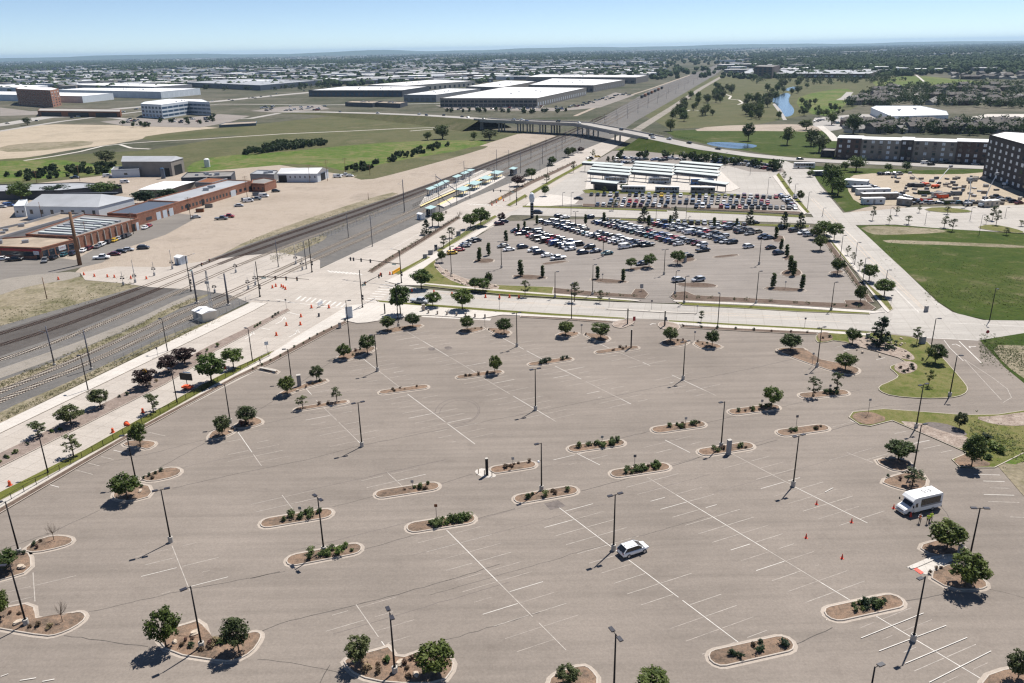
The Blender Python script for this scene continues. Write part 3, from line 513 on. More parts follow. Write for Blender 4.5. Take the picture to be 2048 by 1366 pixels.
# islands of the far car park
for k, pts in enumerate([[(945, 522), (960, 517), (990, 518), (985, 526), (955, 527)], [(1018, 552), (1050, 549), (1095, 553), (1090, 559), (1050, 560)], [(1175, 558), (1200, 557), (1258, 562), (1250, 567), (1200, 567)], [(1345, 567), (1400, 565), (1436, 570), (1430, 576), (1370, 575)], [(1524, 575), (1560, 574), (1615, 579), (1605, 584), (1540, 582)], [(1425, 513), (1475, 508), (1478, 512), (1430, 517)], [(1340, 522), (1380, 514), (1396, 520), (1360, 528)], [(1250, 538), (1300, 531), (1308, 535), (1262, 543)], [(1080, 527), (1130, 521), (1138, 524), (1090, 531)], [(1560, 545), (1585, 535), (1600, 540), (1605, 550), (1585, 555), (1565, 552)], [(1540, 475), (1565, 470), (1570, 482), (1550, 486)], [(1565, 515), (1580, 508), (1584, 518), (1570, 522)], [(1655, 545), (1680, 540), (1690, 545), (1670, 549)], [(1030, 470), (1040, 464), (1045, 467), (1036, 474)]]):
    island(chaikin(W2(pts, RZ), 1), 'mulch', 'kerbed mulch island in the car park crowded with cars', 'islands of the crowded car park', gut=.3)
# paved ramp and ticket pad in the near car park
sheet('paved_ramp', [(1813, 1134), (1862, 1113), (1906, 1111), (1914, 1116), (1852, 1149)], RZ + .05, 'sidewalk_e', down=.06)
sheet('ramp_kerb', [(1818, 1133), (1824, 1129), (1868, 1112), (1890, 1110), (1830, 1136), (1822, 1137)], RZ + .17, 'sidewalk_e', down=.16)
sheet('tactile_strip', [(1824, 1136), (1832, 1134), (1848, 1145), (1841, 1148)], RZ + .056, 'red_cone', down=.008)
sheet('ticket_pad', [(947, 941), (968, 935), (985, 945), (995, 953), (975, 956), (958, 952)], RZ + .03, 'sidewalk_e', down=.03, smooth=1)
sheet('bollard_paving', [(838, 628), (983, 637), (980, 641), (845, 634)], RZ + .008, 'sidewalk_e', down=.01)
sheet('asphalt_patch', [(1088, 1007), (1116, 1000), (1132, 1012), (1101, 1020)], RZ + .006, 'tyre_mark', down=.006)
for c in ((863, 698), (896, 696)):
    sheet('asphalt_patch', [(c[0] - 9, c[1] - 2), (c[0] + 4, c[1] - 4), (c[0] + 10, c[1] + 1), (c[0] - 3, c[1] + 4)], RZ + .006, 'tyre_mark', down=.006, smooth=1)
# ================================================================ painted markings, seams and cracks (children of the surfaces they lie on)
_sdir = Vector((math.cos(STRIPE_A), math.sin(STRIPE_A)))
def mark(mb_mat, a, b, w, z=RZ + .006, parent=LOT, name='stripe'):
    mb = MB(); ribbon(mb, [tuple(a), tuple(b)], w, z, .004); return mb.build(name, mb_mat, parent)
ISL = [o for o in bpy.data.objects if o.name.startswith('planting_island')]
rs = random.Random(3)
def row(a, b, half=5.3, wear=.25, first=0.0, last=None, div=True, side=(-1, 1), sp=2.75):
    A, B = P(*a, RZ).xy, P(*b, RZ).xy; d = (B - A); L = d.length; d.normalize()
    if div:
        t = 0.0
        while t < L:
            e = min(L, t + rs.uniform(5, 14)); mark(rs.choice(['paint_white', 'paint_white', 'paint_worn']), A + d * t, A + d * e, .11); t = e + (rs.uniform(.6, 2) if rs.random() < wear * .5 else 0)
    # stall lines meet the divider at the angle seen in the photograph
    sp = sp / abs(d.x * _sdir.y - d.y * _sdir.x); t = first
    while t < L:
        c = A + d * t
        for s in side:
            r = rs.random()
            if r < wear * .3: continue
            m = 'paint_white' if r > .8 + wear * .3 else ('paint_worn' if r > .4 + wear * .2 else 'paint_faint')
            l0, l1 = (.2, half) if rs.random() > wear else (rs.uniform(.2, half * .5), rs.uniform(half * .6, half))
            mark(m, c + _sdir * (s * l0), c + _sdir * (s * l1), .085)
        t += sp
for a in (((1294, 954), (1703, 1202)), ((1118, 1015), (1480, 1287)), ((893, 1060), (1132, 1300))): row(*a, wear=.22, first=1.4)
for a in (((344, 1091), (380, 1182)), ((476, 864), (523, 932)), ((564, 990), (591, 1025)), ((611, 776), (623, 789)), ((632, 800), (722, 888)), ((775, 945), (805, 973)), ((718, 711), (800, 775)), ((815, 788), (950, 888)), ((810, 661), (950, 744)), ((968, 757), (1112, 843)), ((990, 668), (1086, 719)), ((1110, 732), (1262, 808)), ((1185, 681), (1218, 696)), ((1241, 706), (1300, 731)), ((1344, 750), (1432, 791)),
          ((1465, 908), (1586, 971)), ((1590, 974), (1735, 1046)), ((1694, 905), (1746, 925)), ((1752, 1232), (1970, 1362)), ((66, 1145), (70, 1203)), ((712, 1209), (771, 1294)), ((1150, 905), (1200, 930)), ((1330, 880), (1380, 905)), ((1700, 840), (1720, 850))): row(*a, wear=.36, first=.8)
def stalls(a, b, ang_px, ln, n, wear=.25, mat='paint_white'):
    A, B = P(*a, RZ).xy, P(*b, RZ).xy; q0, q1 = P(*ang_px[0], RZ).xy, P(*ang_px[1], RZ).xy; u = (q1 - q0).normalized()
    for i in range(n):
        c = A + (B - A) * (i / max(1, n - 1))
        if rs.random() > wear: mark(rs.choice([mat, 'paint_worn']), c, c + u * (ln * rs.uniform(.6, 1)), .11)
stalls((95, 968), (340, 842), ((78, 999), (102, 1006)), 4.5, 11, .45)
stalls((2000, 950), (2060, 1035), ((1998, 950), (1960, 949)), 4.8, 7, .1); stalls((1815, 862), (1905, 900), ((1850, 868), (1825, 873)), 4.5, 5, .1); stalls((1690, 690), (1770, 715), ((1760, 706), (1740, 711)), 4.5, 5, .3); stalls((1610, 712), (1665, 726), ((1625, 711), (1600, 716)), 5, 4, .1)
stalls((1690, 1215), (1700, 1222), ((1690, 1215), (1640, 1233)), 5, 2, .0)
for a, b in (((1858, 1366), (1982, 1303)), ((1810, 1328), (1934, 1276)), ((1722, 1277), (1847, 1227)), ((1758, 1303), (1892, 1252))): mark('paint_white', P(*a, RZ), P(*b, RZ), .1)
for a in ((40, 1362), (2, 1354), (85, 1364), (1650, 985)):
    mark('paint_white', P(a[0], a[1], RZ), P(a[0] + rs.uniform(12, 34), a[1] - rs.uniform(4, 9), RZ), .11)
# paving seams and sealed cracks, roughly parallel to the stalls
def crackline(pts, w=.10, amp=.22, mat='crack', z=RZ + .003, parent=LOT, name='seam'):
    line = []; pp = [P(x, y, RZ).xy for x, y in pts]
    for i in range(len(pp) - 1):
        a, b = pp[i], pp[i + 1]; n = max(2, int((b - a).length / 1.2)); nn = Vector((-(b - a).y, (b - a).x)).normalized()
        for k in range(n): line.append(tuple(a + (b - a) * (k / n) + nn * rs.gauss(0, amp * .35)))
    line.append(tuple(pp[-1])); return ribbon(MB(), line, w, z, .002).build(name, mat, parent)
for pts in ([(0, 1225), (150, 1245), (178, 1224), (380, 1178), (570, 1143)], [(725, 1100), (810, 1076), (1030, 1017)], [(1157, 983), (1225, 965), (1340, 933), (1400, 915), (1508, 893), (1555, 880)], [(0, 1000), (120, 945), (310, 905), (518, 850), (715, 806)], [(880, 968), (945, 948)], [(665, 1014), (750, 992)], [(345, 976), (470, 948), (620, 918), (718, 892), (900, 856), (1060, 826), (1250, 788), (1360, 765), (1500, 738), (1600, 715)], [(500, 1157), (560, 1143)], [(860, 1190), (1000, 1150), (1200, 1092), (1300, 1067), (1420, 1032)], [(523, 1263), (560, 1247), (740, 1203), (900, 1160), (1000, 1128)], [(515, 1318), (600, 1328), (686, 1346)], [(128, 1271), (230, 1285), (296, 1293)], [(1588, 1290), (1620, 1276), (1665, 1255)], [(1806, 1203), (1850, 1195), (1895, 1183)], [(1978, 1178), (2030, 1190), (2100, 1215)], [(850, 1287), (900, 1278), (1080, 1225)], [(1200, 885), (1303, 862)], [(1411, 846), (1458, 835), (1560, 812)], [(1558, 815), (1597, 806), (1720, 780)], [(1697, 822), (1760, 812), (1870, 806)], [(1658, 862), (1740, 838)], [(318, 936), (420, 880), (550, 800), (690, 705)], [(0, 1101), (110, 1062), (200, 1020)], [(1880, 1010), (1900, 1035), (1925, 1080)], [(640, 1366), (660, 1330)]):
    crackline(pts, rs.uniform(.07, .14))
for k in range(14):      # faint old seams
    x, y = rs.uniform(150, 1700), rs.uniform(720, 1320); A = P(x, y, RZ).xy; B = A + _sdir * rs.uniform(12, 40)
    ribbon(MB(), [tuple(A + (B - A) * (i / 12) + Vector((rs.gauss(0, .06), rs.gauss(0, .06)))) for i in range(13)], rs.uniform(.05, .1), RZ + .003, .002).build('seam', 'tyre_mark', LOT)
# round tyre marks
for r0, cx, cy in ((1.0, 915, 822), (.86, 918, 823)):
    c = P(cx, cy, RZ).xy; line = [tuple(c + Vector((math.cos(t) * 4.6 * r0, math.sin(t) * 6.5 * r0))) for t in np.linspace(R(-100), R(190), 40)]
    ribbon(MB(), line, .14, RZ + .005, .002).build('tyre_mark', 'tyre_mark', LOT)
# road markings on the concrete streets
RMK = bpy.data.objects['boulevard']; CST = bpy.data.objects['cross_street']; RRD = bpy.data.objects['right_road']; CRS = bpy.data.objects['crossing_road']
def line(pts, w, mat, z, parent, dash=None, name='lane_line'):
    L = PL(pts, z)
    if not dash: ribbon(MB(), L, w, z, .003).build(name, mat, parent); return
    for p, a in resample(L, dash[0] + dash[1]):
        d = Vector((math.cos(a), math.sin(a))); ribbon(MB(), [tuple(p), tuple(p + d * dash[0])], w, z, .003).build(name, mat, parent)
Z1 = .124
line([(870, 583), (1000, 601), (1210, 615)], .12, 'paint_yellow', Z1 - .006, CST); line([(872, 585), (1000, 603), (1210, 617)], .12, 'paint_yellow', Z1 - .006, CST)
line([(1400, 627), (1500, 633), (1600, 639), (1680, 643)], .14, 'paint_yellow', Z1 - .006, CST); line([(1410, 624), (1500, 629), (1600, 635)], .14, 'paint_yellow', Z1 - .006, CST)
line([(1610, 641), (1680, 644), (1750, 647), (1816, 648)], .16, 'paint_white', Z1 - .006, CST); line([(1900, 646), (1980, 649), (2048, 653)], .16, 'paint_white', Z1 - .006, CST)
line([(1850, 675.5), (1957, 680.5)], .3, 'paint_white', RZ + .012, LOT); line([(1888, 680), (1900, 696), (1927, 722), (1962, 726)][:3], .13, 'paint_white', RZ + .008, LOT); line([(1918, 682), (1963, 726)], .22, 'paint_white', RZ + .008, LOT)
line([(1928, 718), (1985, 755), (2015, 778), (2023, 795), (2006, 805)], .12, 'paint_worn', RZ + .008, LOT); line([(1927, 717), (1975, 770), (2003, 800)], .12, 'paint_worn', RZ + .008, LOT)
line([(1904, 689), (1912, 688), (1921, 693)], .25, 'paint_white', RZ + .008, LOT, name='arrow'); line([(1952, 693), (1938, 693), (1941, 696)], .3, 'paint_white', RZ + .008, LOT, name='arrow'); line([(1300, 649), (1306, 647), (1312, 648)], .3, 'paint_white', RZ + .008, LOT, name='arrow')
line([(1790, 577), (1838, 625)], .22, 'paint_white', .13, RRD); line([(1625, 395), (1700, 470), (1760, 532), (1850, 618)], .13, 'paint_yellow', .13, RRD); line([(1680, 450), (1715, 483)], .18, 'paint_white', .13, RRD); line([(1622, 398), (1690, 470), (1755, 535), (1846, 619)], .13, 'paint_yellow', .13, RRD); line([(1795, 620), (1855, 620)], .3, 'paint_white', .13, RRD); line([(1600, 380), (1640, 410)], .15, 'paint_white', .13, RRD)
line([(0, 940), (190, 844), (404, 727), (432, 706), (580, 624)], .16, 'paint_worn', Z1, RMK)
line([(440, 730), (500, 692), (560, 655), (640, 608)], .12, 'paint_worn', Z1, RMK, (3, 6)); line([(548, 690), (600, 660), (655, 625)], .14, 'paint_worn', Z1, RMK)
line([(570, 623), (600, 630)], .3, 'paint_white', Z1, RMK); line([(515, 655), (540, 659)], .25, 'paint_white', Z1, RMK); line([(600, 607), (686, 617)], .35, 'paint_white', Z1, RMK); line([(552, 598), (590, 606)], .3, 'paint_white', Z1, RMK)
for a in ((563, 642, 12), (500, 672, 10), (590, 668, 12)): line([(a[0] - a[2], a[1] + 6), (a[0], a[1]), (a[0] + 5, a[1] - 8)], .3, 'paint_white', Z1, RMK, name='arrow'); line([(a[0] - 2, a[1] - 6), (a[0] + 5, a[1] - 9), (a[0] + 9, a[1] - 3)], .3, 'paint_white', Z1, RMK, name='arrow')
# zebra bars of the crossings
for i in range(10): line([(592 + i * 10, 600 + i * 1.6), (602 + i * 10, 592 + i * 1.6)], .6, 'paint_white', Z1 + .002, RMK, name='crosswalk_bar')
for i in range(9): line([(730 + i * 5, 601 - i * 4.6), (758 + i * 5, 603 - i * 4.6)], .6, 'paint_white', Z1 + .002, RMK, name='crosswalk_bar')
for i in range(9): line([(655 + i * 7.5, 541 + i * .6), (664 + i * 7.5, 545 + i * .6)], .6, 'paint_white', Z1 + .002, RMK, name='crosswalk_bar')
for i in range(10): line([(935 + i * 7, 407 + i * .4), (943 + i * 7, 409 + i * .4)], .6, 'paint_white', Z1 + .002, RMK, name='crosswalk_bar')
line([(700, 520), (760, 487), (830, 450)], .12, 'paint_worn', Z1, RMK, (3, 6)); line([(800, 535), (850, 508), (930, 460)], .12, 'paint_worn', Z1, RMK, (3, 6)); line([(780, 500), (860, 455), (900, 433)], .14, 'paint_white', Z1, RMK)
# stalls of the crowded car park
for a, b in (((1040, 462), (1190, 508)), ((1092, 443), (1290, 498)), ((1192, 442), (1405, 498)), ((1312, 447), (1460, 481)), ((1440, 453), (1520, 470)), ((905, 508), (990, 455))):
    A, B = P(*a, RZ).xy, P(*b, RZ).xy; d = (B - A).normalized(); sp = 2.75 / abs(d.x * _sdir.y - d.y * _sdir.x); t = 0
    while t < (B - A).length:
        c = A + d * t; mark('paint_worn', c - _sdir * 5, c + _sdir * 5, .12, RZ + .006, LOT2); t += sp
# ================================================================ trees, shrubs, boulders
def leaves(centres, radii, per, size, rng, up=.25):
    """leaf faces scattered on the shells of clumps"""
    C = np.repeat(np.array(centres), per, 0); Rr = np.repeat(np.array(radii), per); n = len(C)
    d = rng.normal(size=(n, 3)); d /= np.linalg.norm(d, axis=1)[:, None]
    p = C + d * (Rr * rng.uniform(.45, 1.0, n))[:, None]
    nr = d + rng.normal(size=(n, 3)) * .6; nr[:, 2] += up; nr /= np.linalg.norm(nr, axis=1)[:, None]
    t = np.cross(nr, rng.normal(size=(n, 3))); t /= np.linalg.norm(t, axis=1)[:, None] + 1e-9; b = np.cross(nr, t)
    s = (size * rng.uniform(.55, 1.25, n))[:, None]
    v = np.stack([p - t * s * .6, p + b * s * .35, p + t * s * .6, p - b * s * .35], 1).reshape(-1, 3)
    f = np.arange(n * 4).reshape(-1, 4)
    return v.tolist(), f.tolist()
def limb(mb, a, b, r0, r1, rng, n=6):
    m = (np.array(a) + np.array(b)) / 2 + rng.normal(size=3) * .05 * np.linalg.norm(np.array(b) - np.array(a)); mb.tube([a, m, b], [r0, (r0 + r1) / 2, r1], n)
PROTO = {}
def tree_proto(key):
    """trunk + crown meshes at a standard size; returns (trunk mesh, crown mesh, height, width)"""
    if key in PROTO: return PROTO[key]
    k, seed = key.rsplit('_', 1); rng = np.random.default_rng(int(seed) * 17 + sum(map(ord, k))); tr = MB(); cr = MB(); leaf = 'leaf'
    if k in ('round', 'bright', 'purple', 'olive'):
        H, Wd = 4.6, 3.5; leaf = {'round': 'leaf', 'bright': 'leaf_bright', 'purple': 'leaf_purple', 'olive': 'leaf_olive'}[k]
        zc, rz, rx = 2.55, 1.95, 1.75; cs, rs_ = [], []
        for i in range(58):
            d = rng.normal(size=3); d /= np.linalg.norm(d); q = rng.uniform(.45, 1.0) ** .6 * rng.uniform(.82, 1.08); cs.append((d[0] * rx * .8 * q, d[1] * rx * .8 * q, zc + d[2] * rz * .82 * q * (1 if d[2] > 0 else .8))); rs_.append(rng.uniform(.3, .55))
        tr.tube([(0, 0, -.1), (.03, 0, .8), (-.02, .03, 1.6), (0, 0, 2.6)], [.1, .085, .07, .04], 7)
        for i in range(0, 58, 5): limb(tr, (0, 0, rng.uniform(1.2, 2.0)), cs[i], .045, .012, rng)
        v, f = leaves(cs, rs_, 44, .25, rng); cr.add(v, f)
    elif k in ('sparse', 'thin'):
        H, Wd = 4.6, 2.8; leaf = 'leaf' if k == 'thin' else 'leaf_olive'; cs, rs_ = [], []; tr.tube([(0, 0, -.1), (.04, 0, 1.4), (0, .04, 2.8), (0, 0, 4.3)], [.075, .06, .045, .015], 6)
        for i in range(22):
            a = rng.uniform(0, 6.28); z = rng.uniform(1.7, 4.4); r = rng.uniform(.2, 1.25) * (1 - abs(z - 2.9) / 2.6); c = (math.cos(a) * r, math.sin(a) * r, z); cs.append(c); rs_.append(rng.uniform(.2, .38)); limb(tr, (0, 0, max(1.2, z - .8)), c, .03, .008, rng)
        v, f = leaves(cs, rs_, 24, .24, rng); cr.add(v, f)
    elif k == 'bare':
        H, Wd = 3.2, 2.3; tr.tube([(0, 0, -.1), (.02, 0, .9), (.05, .02, 1.5)], [.07, .055, .04], 6)
        for i in range(13):
            a = rng.uniform(0, 6.28); e = rng.uniform(.5, 1.25); L = rng.uniform(1.1, 1.8); c = np.array((math.cos(a) * math.cos(e), math.sin(a) * math.cos(e), math.sin(e))) * L + np.array((.03, 0, rng.uniform(.9, 1.4))); limb(tr, (.03, 0, rng.uniform(.9, 1.4)), c, .03, .008, rng, 5)
            for j in range(5):
                d = c + rng.normal(size=3) * .32 + np.array((0, 0, .15)); limb(cr, c * rng.uniform(.55, .95), d, .012, .005, rng, 3)
        leaf = 'bark'
    elif k == 'column':
        H, Wd = 6.0, 1.5; cs, rs_ = [], []; tr.tube([(0, 0, -.1), (0, 0, 1.0), (0, 0, 5.2)], [.09, .08, .02], 6)
        for i in range(46):
            z = rng.uniform(.6, 5.6); r = .6 * math.sin(math.pi * min(1, (z + .9) / 7.0)) ** .7 * rng.uniform(.3, 1); a = rng.uniform(0, 6.28); cs.append((math.cos(a) * r * .75, math.sin(a) * r * .75, z)); rs_.append(rng.uniform(.3, .46))
        v, f = leaves(cs, rs_, 40, .3, rng, .5); cr.add(v, f)
    elif k == 'spruce':
        H, Wd = 7.0, 4.6; leaf = 'leaf_dark'; cs, rs_ = [], []; tr.tube([(0, 0, -.1), (0, 0, 3), (0, 0, 6.8)], [.14, .1, .02], 7)
        for i in range(90):
            z = .5 + 6.2 * rng.uniform(0, 1) ** 1.3; r = 2.2 * (1 - z / 7.1) ** .8 * rng.uniform(.35, 1.05); a = rng.uniform(0, 6.28); cs.append((math.cos(a) * r, math.sin(a) * r, z - r * .1)); rs_.append(rng.uniform(.25, .5))
        v, f = leaves(cs, rs_, 30, .28, rng); cr.add(v, f)
    else:   # cottonwood-like large tree
        H, Wd = 11.0, 8.6; leaf = {'big': 'leaf', 'bigolive': 'leaf_olive', 'bigbright': 'leaf_bright', 'bigdark': 'leaf_dark'}[k]; cs, rs_ = [], []
        for i in range(60):
            d = rng.normal(size=3); d /= np.linalg.norm(d); q = rng.uniform(.4, 1.05); cs.append((d[0] * 3.5 * q, d[1] * 3.5 * q, 6.2 + d[2] * 4.0 * q)); rs_.append(rng.uniform(.8, 1.5))
        tr.tube([(0, 0, -.2), (.1, 0, 2.2), (0, .1, 5.5)], [.34, .26, .12], 7)
        for i in range(0, 60, 6): limb(tr, (0, 0, rng.uniform(2, 4)), cs[i], .13, .03, rng)
        v, f = leaves(cs, rs_, 34, .62, rng); cr.add(v, f)
    tm = tr.mesh('trunk', 'bark_dark' if k == 'purple' else 'bark', True); cm = cr.mesh('crown', leaf)
    va = np.array(cr.v); H = float(va[:, 2].max()); Wd = float(np.percentile(np.abs(va[:, :2]), 98) * 2)
    PROTO[key] = (tm, cm, H, Wd); return PROTO[key]
rt = random.Random(11); NK = {'round': 4, 'bright': 3, 'purple': 2, 'olive': 2, 'sparse': 2, 'thin': 2, 'bare': 2, 'column': 2, 'spruce': 2, 'big': 3, 'bigolive': 2, 'bigbright': 2, 'bigdark': 2}
TREES = 0
def tree(kd, x, y, top, wpx, label, group=None, z=.2, name=None):
    global TREES
    tm, cm, H, Wd = tree_proto('%s_%d' % (kd, rt.randrange(NK[kd]))); h = HT(x, y, top, z); wm = wpx * MPP(x, y)
    t = thing(name or ('bare_tree' if kd == 'bare' else 'spruce_tree' if kd == 'spruce' else 'tree'), label, 'tree', P(x, y, z), rt.uniform(0, 6.28), group); t.scale = (wm / Wd, wm / Wd, h / H)
    link('trunk', tm, t); link('branches' if kd == 'bare' else 'crown', cm, t); TREES += 1; return t
G1 = 'trees on the beds of the empty car park'
for kd, x, y, tp, wd, lb in [('round', 776, 660, 632, 27, 'beside a lamp post below the corner plaza'), ('round', 826, 654, 626, 27, 'at the pointed end of the bed below the corner plaza'), ('round', 688, 716, 687, 27, 'beside a lamp post on the bed near the left kerb'), ('round', 735, 706, 669, 31, 'dense, over boulders on the bed near the left kerb'),
        ('round', 934, 660, 631, 27, 'left of the small sign by the bollards'), ('round', 1008, 667, 636, 29, 'on the angled bed right of the bollards'), ('round', 1131, 671, 641, 30, 'on the small bed left of the drive'), ('round', 1201, 677, 645, 33, 'on the angled bed left of the drive'), ('round', 1341, 683, 654, 28, 'on the small bed right of the drive'), ('round', 1424, 692, 660, 26, 'on the angled bed right of the drive'),
        ('round', 1581, 700, 667, 38, 'at the narrow end of the long bent bed'), ('round', 1690, 740, 705, 38, 'at the wide end of the long bent bed'), ('round', 990, 746, 711, 26, 'at the end of the island of brown shrubs'), ('round', 575, 788, 752, 31, 'beside the grey fee machine'), ('olive', 634, 761, 732, 25, 'right of the grey fee machine'), ('sparse', 606, 816, 791, 21, 'at the left tip of the narrow bare island'), ('sparse', 674, 802, 773, 22, 'at the right tip of the narrow bare island'),
        ('olive', 445, 872, 832, 33, 'beside a rock on the left of a pair of beds'), ('olive', 497, 847, 812, 37, 'over a dead shrub on the right of a pair of beds'), ('round', 281, 893, 845, 35, 'beside the metal fence by a lamp post'), ('round', 255, 996, 948, 52, 'dense and dark on the bed beside the teardrop bed'), ('bright', 1543, 814, 771, 34, 'on the island with one small tree'), ('sparse', 1625, 792, 754, 23, 'left of two young trees on one island'), ('sparse', 1673, 783, 743, 21, 'taller of two young trees on one island'),
        ('round', 1797, 919, 880, 53, 'broad, behind the shuttle bus'), ('sparse', 1825, 970, 935, 36, 'multi-stemmed, touching the shuttle bus roof'), ('round', 1893, 1098, 1042, 61, 'broad, above the paved ramp'), ('round', 1930, 1172, 1108, 71, 'largest and darkest, below the paved ramp'), ('round', 332, 1293, 1220, 58, 'dense, on the L-shaped bed with boulders'), ('olive', 478, 1303, 1236, 51, 'greyish, at the rounded end of the L-shaped bed'), ('olive', 722, 1326, 1275, 48, 'lopsided, on the wide bed with a lamp post'), ('round', 872, 1349, 1288, 67, 'dense, at the right end of the wide bed'),
        ('round', 10, 1139, 1105, 48, 'half hidden behind a lamp post, beside a boulder'), ('round', 0, 1234, 1182, 44, 'beside the boulder on the L-shaped bed with a sapling'), ('round', 1943, 933, 870, 42, 'beside shrubs at the lot corner right of the drain'), ('olive', 2035, 1359, 1305, 42, 'on the corner bed by the widest white stalls'), ('olive', 1135, 1366, 1332, 40, 'alone on the small soil bed beyond the wide bed'), ('round', 1306, 1385, 1346, 62, 'beside the foot of the second long divider')]:
    tree(kd, x, y, tp, wd, ('small green tree ' if kd != 'olive' else 'small grey-green tree ') + lb, G1, .3)
tree('bare', 108, 1080, 1043, 27, 'leafless tree on the teardrop bed', G1, .3); tree('bare', 125, 1243, 1198, 26, 'leafless sapling on the L-shaped bed', G1, .3)
G2 = 'trees along the boulevard'
for kd, x, y, tp, wd, lb in [('purple', 293, 774, 735, 40, 'purple-leaved tree behind the yellow diamond sign'), ('purple', 338, 745, 712, 38, 'purple-leaved tree between two other purple trees'), ('purple', 370, 728, 693, 40, 'purple-leaved tree beside the red shrub on the median'), ('bright', 424, 766, 706, 52, 'large leafy green tree beside the message board trailer'), ('bright', 467, 735, 697, 38, 'leafy green tree on the verge beside the pedestrian fence'),
        ('sparse', 307, 824, 787, 30, 'thin young tree beside an orange barrel on the verge'), ('sparse', 147, 912, 871, 36, 'thin young tree with a hose ring on the verge'), ('olive', 201, 813, 778, 37, 'small tree on pink gravel median'), ('olive', 142, 848, 810, 47, 'wide tree over grass clumps on the median'), ('sparse', 77, 873, 844, 36, 'small tree behind a lamp post on the median'),
        ('bright', 801, 628, 567, 40, 'leafy tree on the corner plaza beside the tall sign pillar'), ('bright', 866, 613, 583, 30, 'leafy tree in front of the grey pickup'), ('bright', 925, 619, 576, 38, 'leafy tree on the verge beside the bollards'), ('bright', 843, 577, 537, 38, 'leafy tree on the corner lawn'), ('bright', 950, 580, 554, 22, 'small tree left of two in the boulder garden'), ('bright', 966, 582, 555, 28, 'small tree right of two in the boulder garden'), ('round', 977, 572, 543, 14, 'narrow tree behind the boulder garden'), ('sparse', 1050, 592, 560, 17, 'young tree beside orange barrels on the lawn strip'),
        ('sparse', 1149, 602, 563, 20, 'young tree on the verge across from the drive'), ('sparse', 1200, 604, 580, 14, 'tiny young tree beside the mulch strip'), ('sparse', 1402, 643, 621, 12, 'staked young tree right of the drive'),
        ('spruce', 1760, 690, 632, 53, 'big dark spruce on the entrance green'), ('round', 1705, 688, 655, 28, 'small shrubby tree left of the big spruce'), ('thin', 1833, 688, 653, 20, 'slim tree beside the green utility box'), ('round', 1870, 726, 688, 36, 'round tree leaning beside the entrance road'), ('thin', 1857, 772, 738, 20, 'slim young tree on the entrance green lawn'), ('olive', 1918, 857, 825, 24, 'slender tree beside the drain pool'),
        ('bright', 877, 452, 424, 24, 'leafy tree by the ticket shelter near the platform'), ('spruce', 853, 468, 438, 22, 'dark conical tree on the planted median'), ('bright', 942, 457, 424, 28, 'left of two bright trees on the verge by the crowded lot'), ('bright', 962, 452, 414, 34, 'right of two bright trees on the verge by the crowded lot'), ('sparse', 904, 475, 454, 18, 'thin tree beside a lamp post by the crowded lot'), ('sparse', 887, 494, 470, 16, 'thinnest tree by the utility boxes'), ('round', 884, 524, 500, 16, 'small round tree beside the yellow hatchback'), ('purple', 1003, 443, 424, 15, 'purple tree beside the maroon car'), ('bare', 918, 437, 420, 14, 'bare tree by the platform ramp'),
        ('purple', 1036, 372, 350, 26, 'reddish tree on the far median'), ('spruce', 1054, 352, 338, 14, 'dark tree above the reddish tree'), ('bright', 1063, 358, 336, 18, 'bright tree on the far median'), ('spruce', 1100, 332, 316, 12, 'dark tree on the far median row'), ('bright', 1104, 330, 312, 16, 'bright bushy tree on the far median row'), ('round', 1136, 314, 294, 16, 'dark rounded tree near the bridge'), ('round', 1146, 310, 293, 12, 'second rounded tree near the bridge'), ('purple', 1162, 305, 293, 13, 'small reddish tree near the bridge'),
        ('thin', 1147, 345, 322, 10, 'slim street tree across from the far median'), ('thin', 1186, 318, 298, 9, 'slim street tree near the bridge'), ('bright', 1090, 392, 370, 15, 'bushy tree on the station plaza'), ('sparse', 1093, 366, 348, 13, 'small tree along the plaza pavement')]:
    tree(kd, x, y, tp, wd, lb, G2, .25)
G3 = 'columnar trees in the crowded car park'
for x, y, tp in [(959, 521, 494), (977, 510, 485), (1012, 484, 460), (1037, 466, 447), (1049, 460, 442), (1074, 448, 430), (1041, 552, 519), (1085, 554, 530), (1195, 557, 532), (1246, 562, 537), (1171, 448, 428), (1208, 446, 424), (1297, 452, 430), (1340, 450, 430), (1428, 456, 434), (1473, 455, 436), (1546, 575, 545), (1604, 578, 548), (1580, 543, 510), (1587, 551, 521), (1552, 476, 452), (1562, 500, 477), (1573, 513, 488)]:
    tree('column', x, y, tp, (y - tp) * .33, 'slim columnar tree on a mulch island among parked cars', G3, .25)
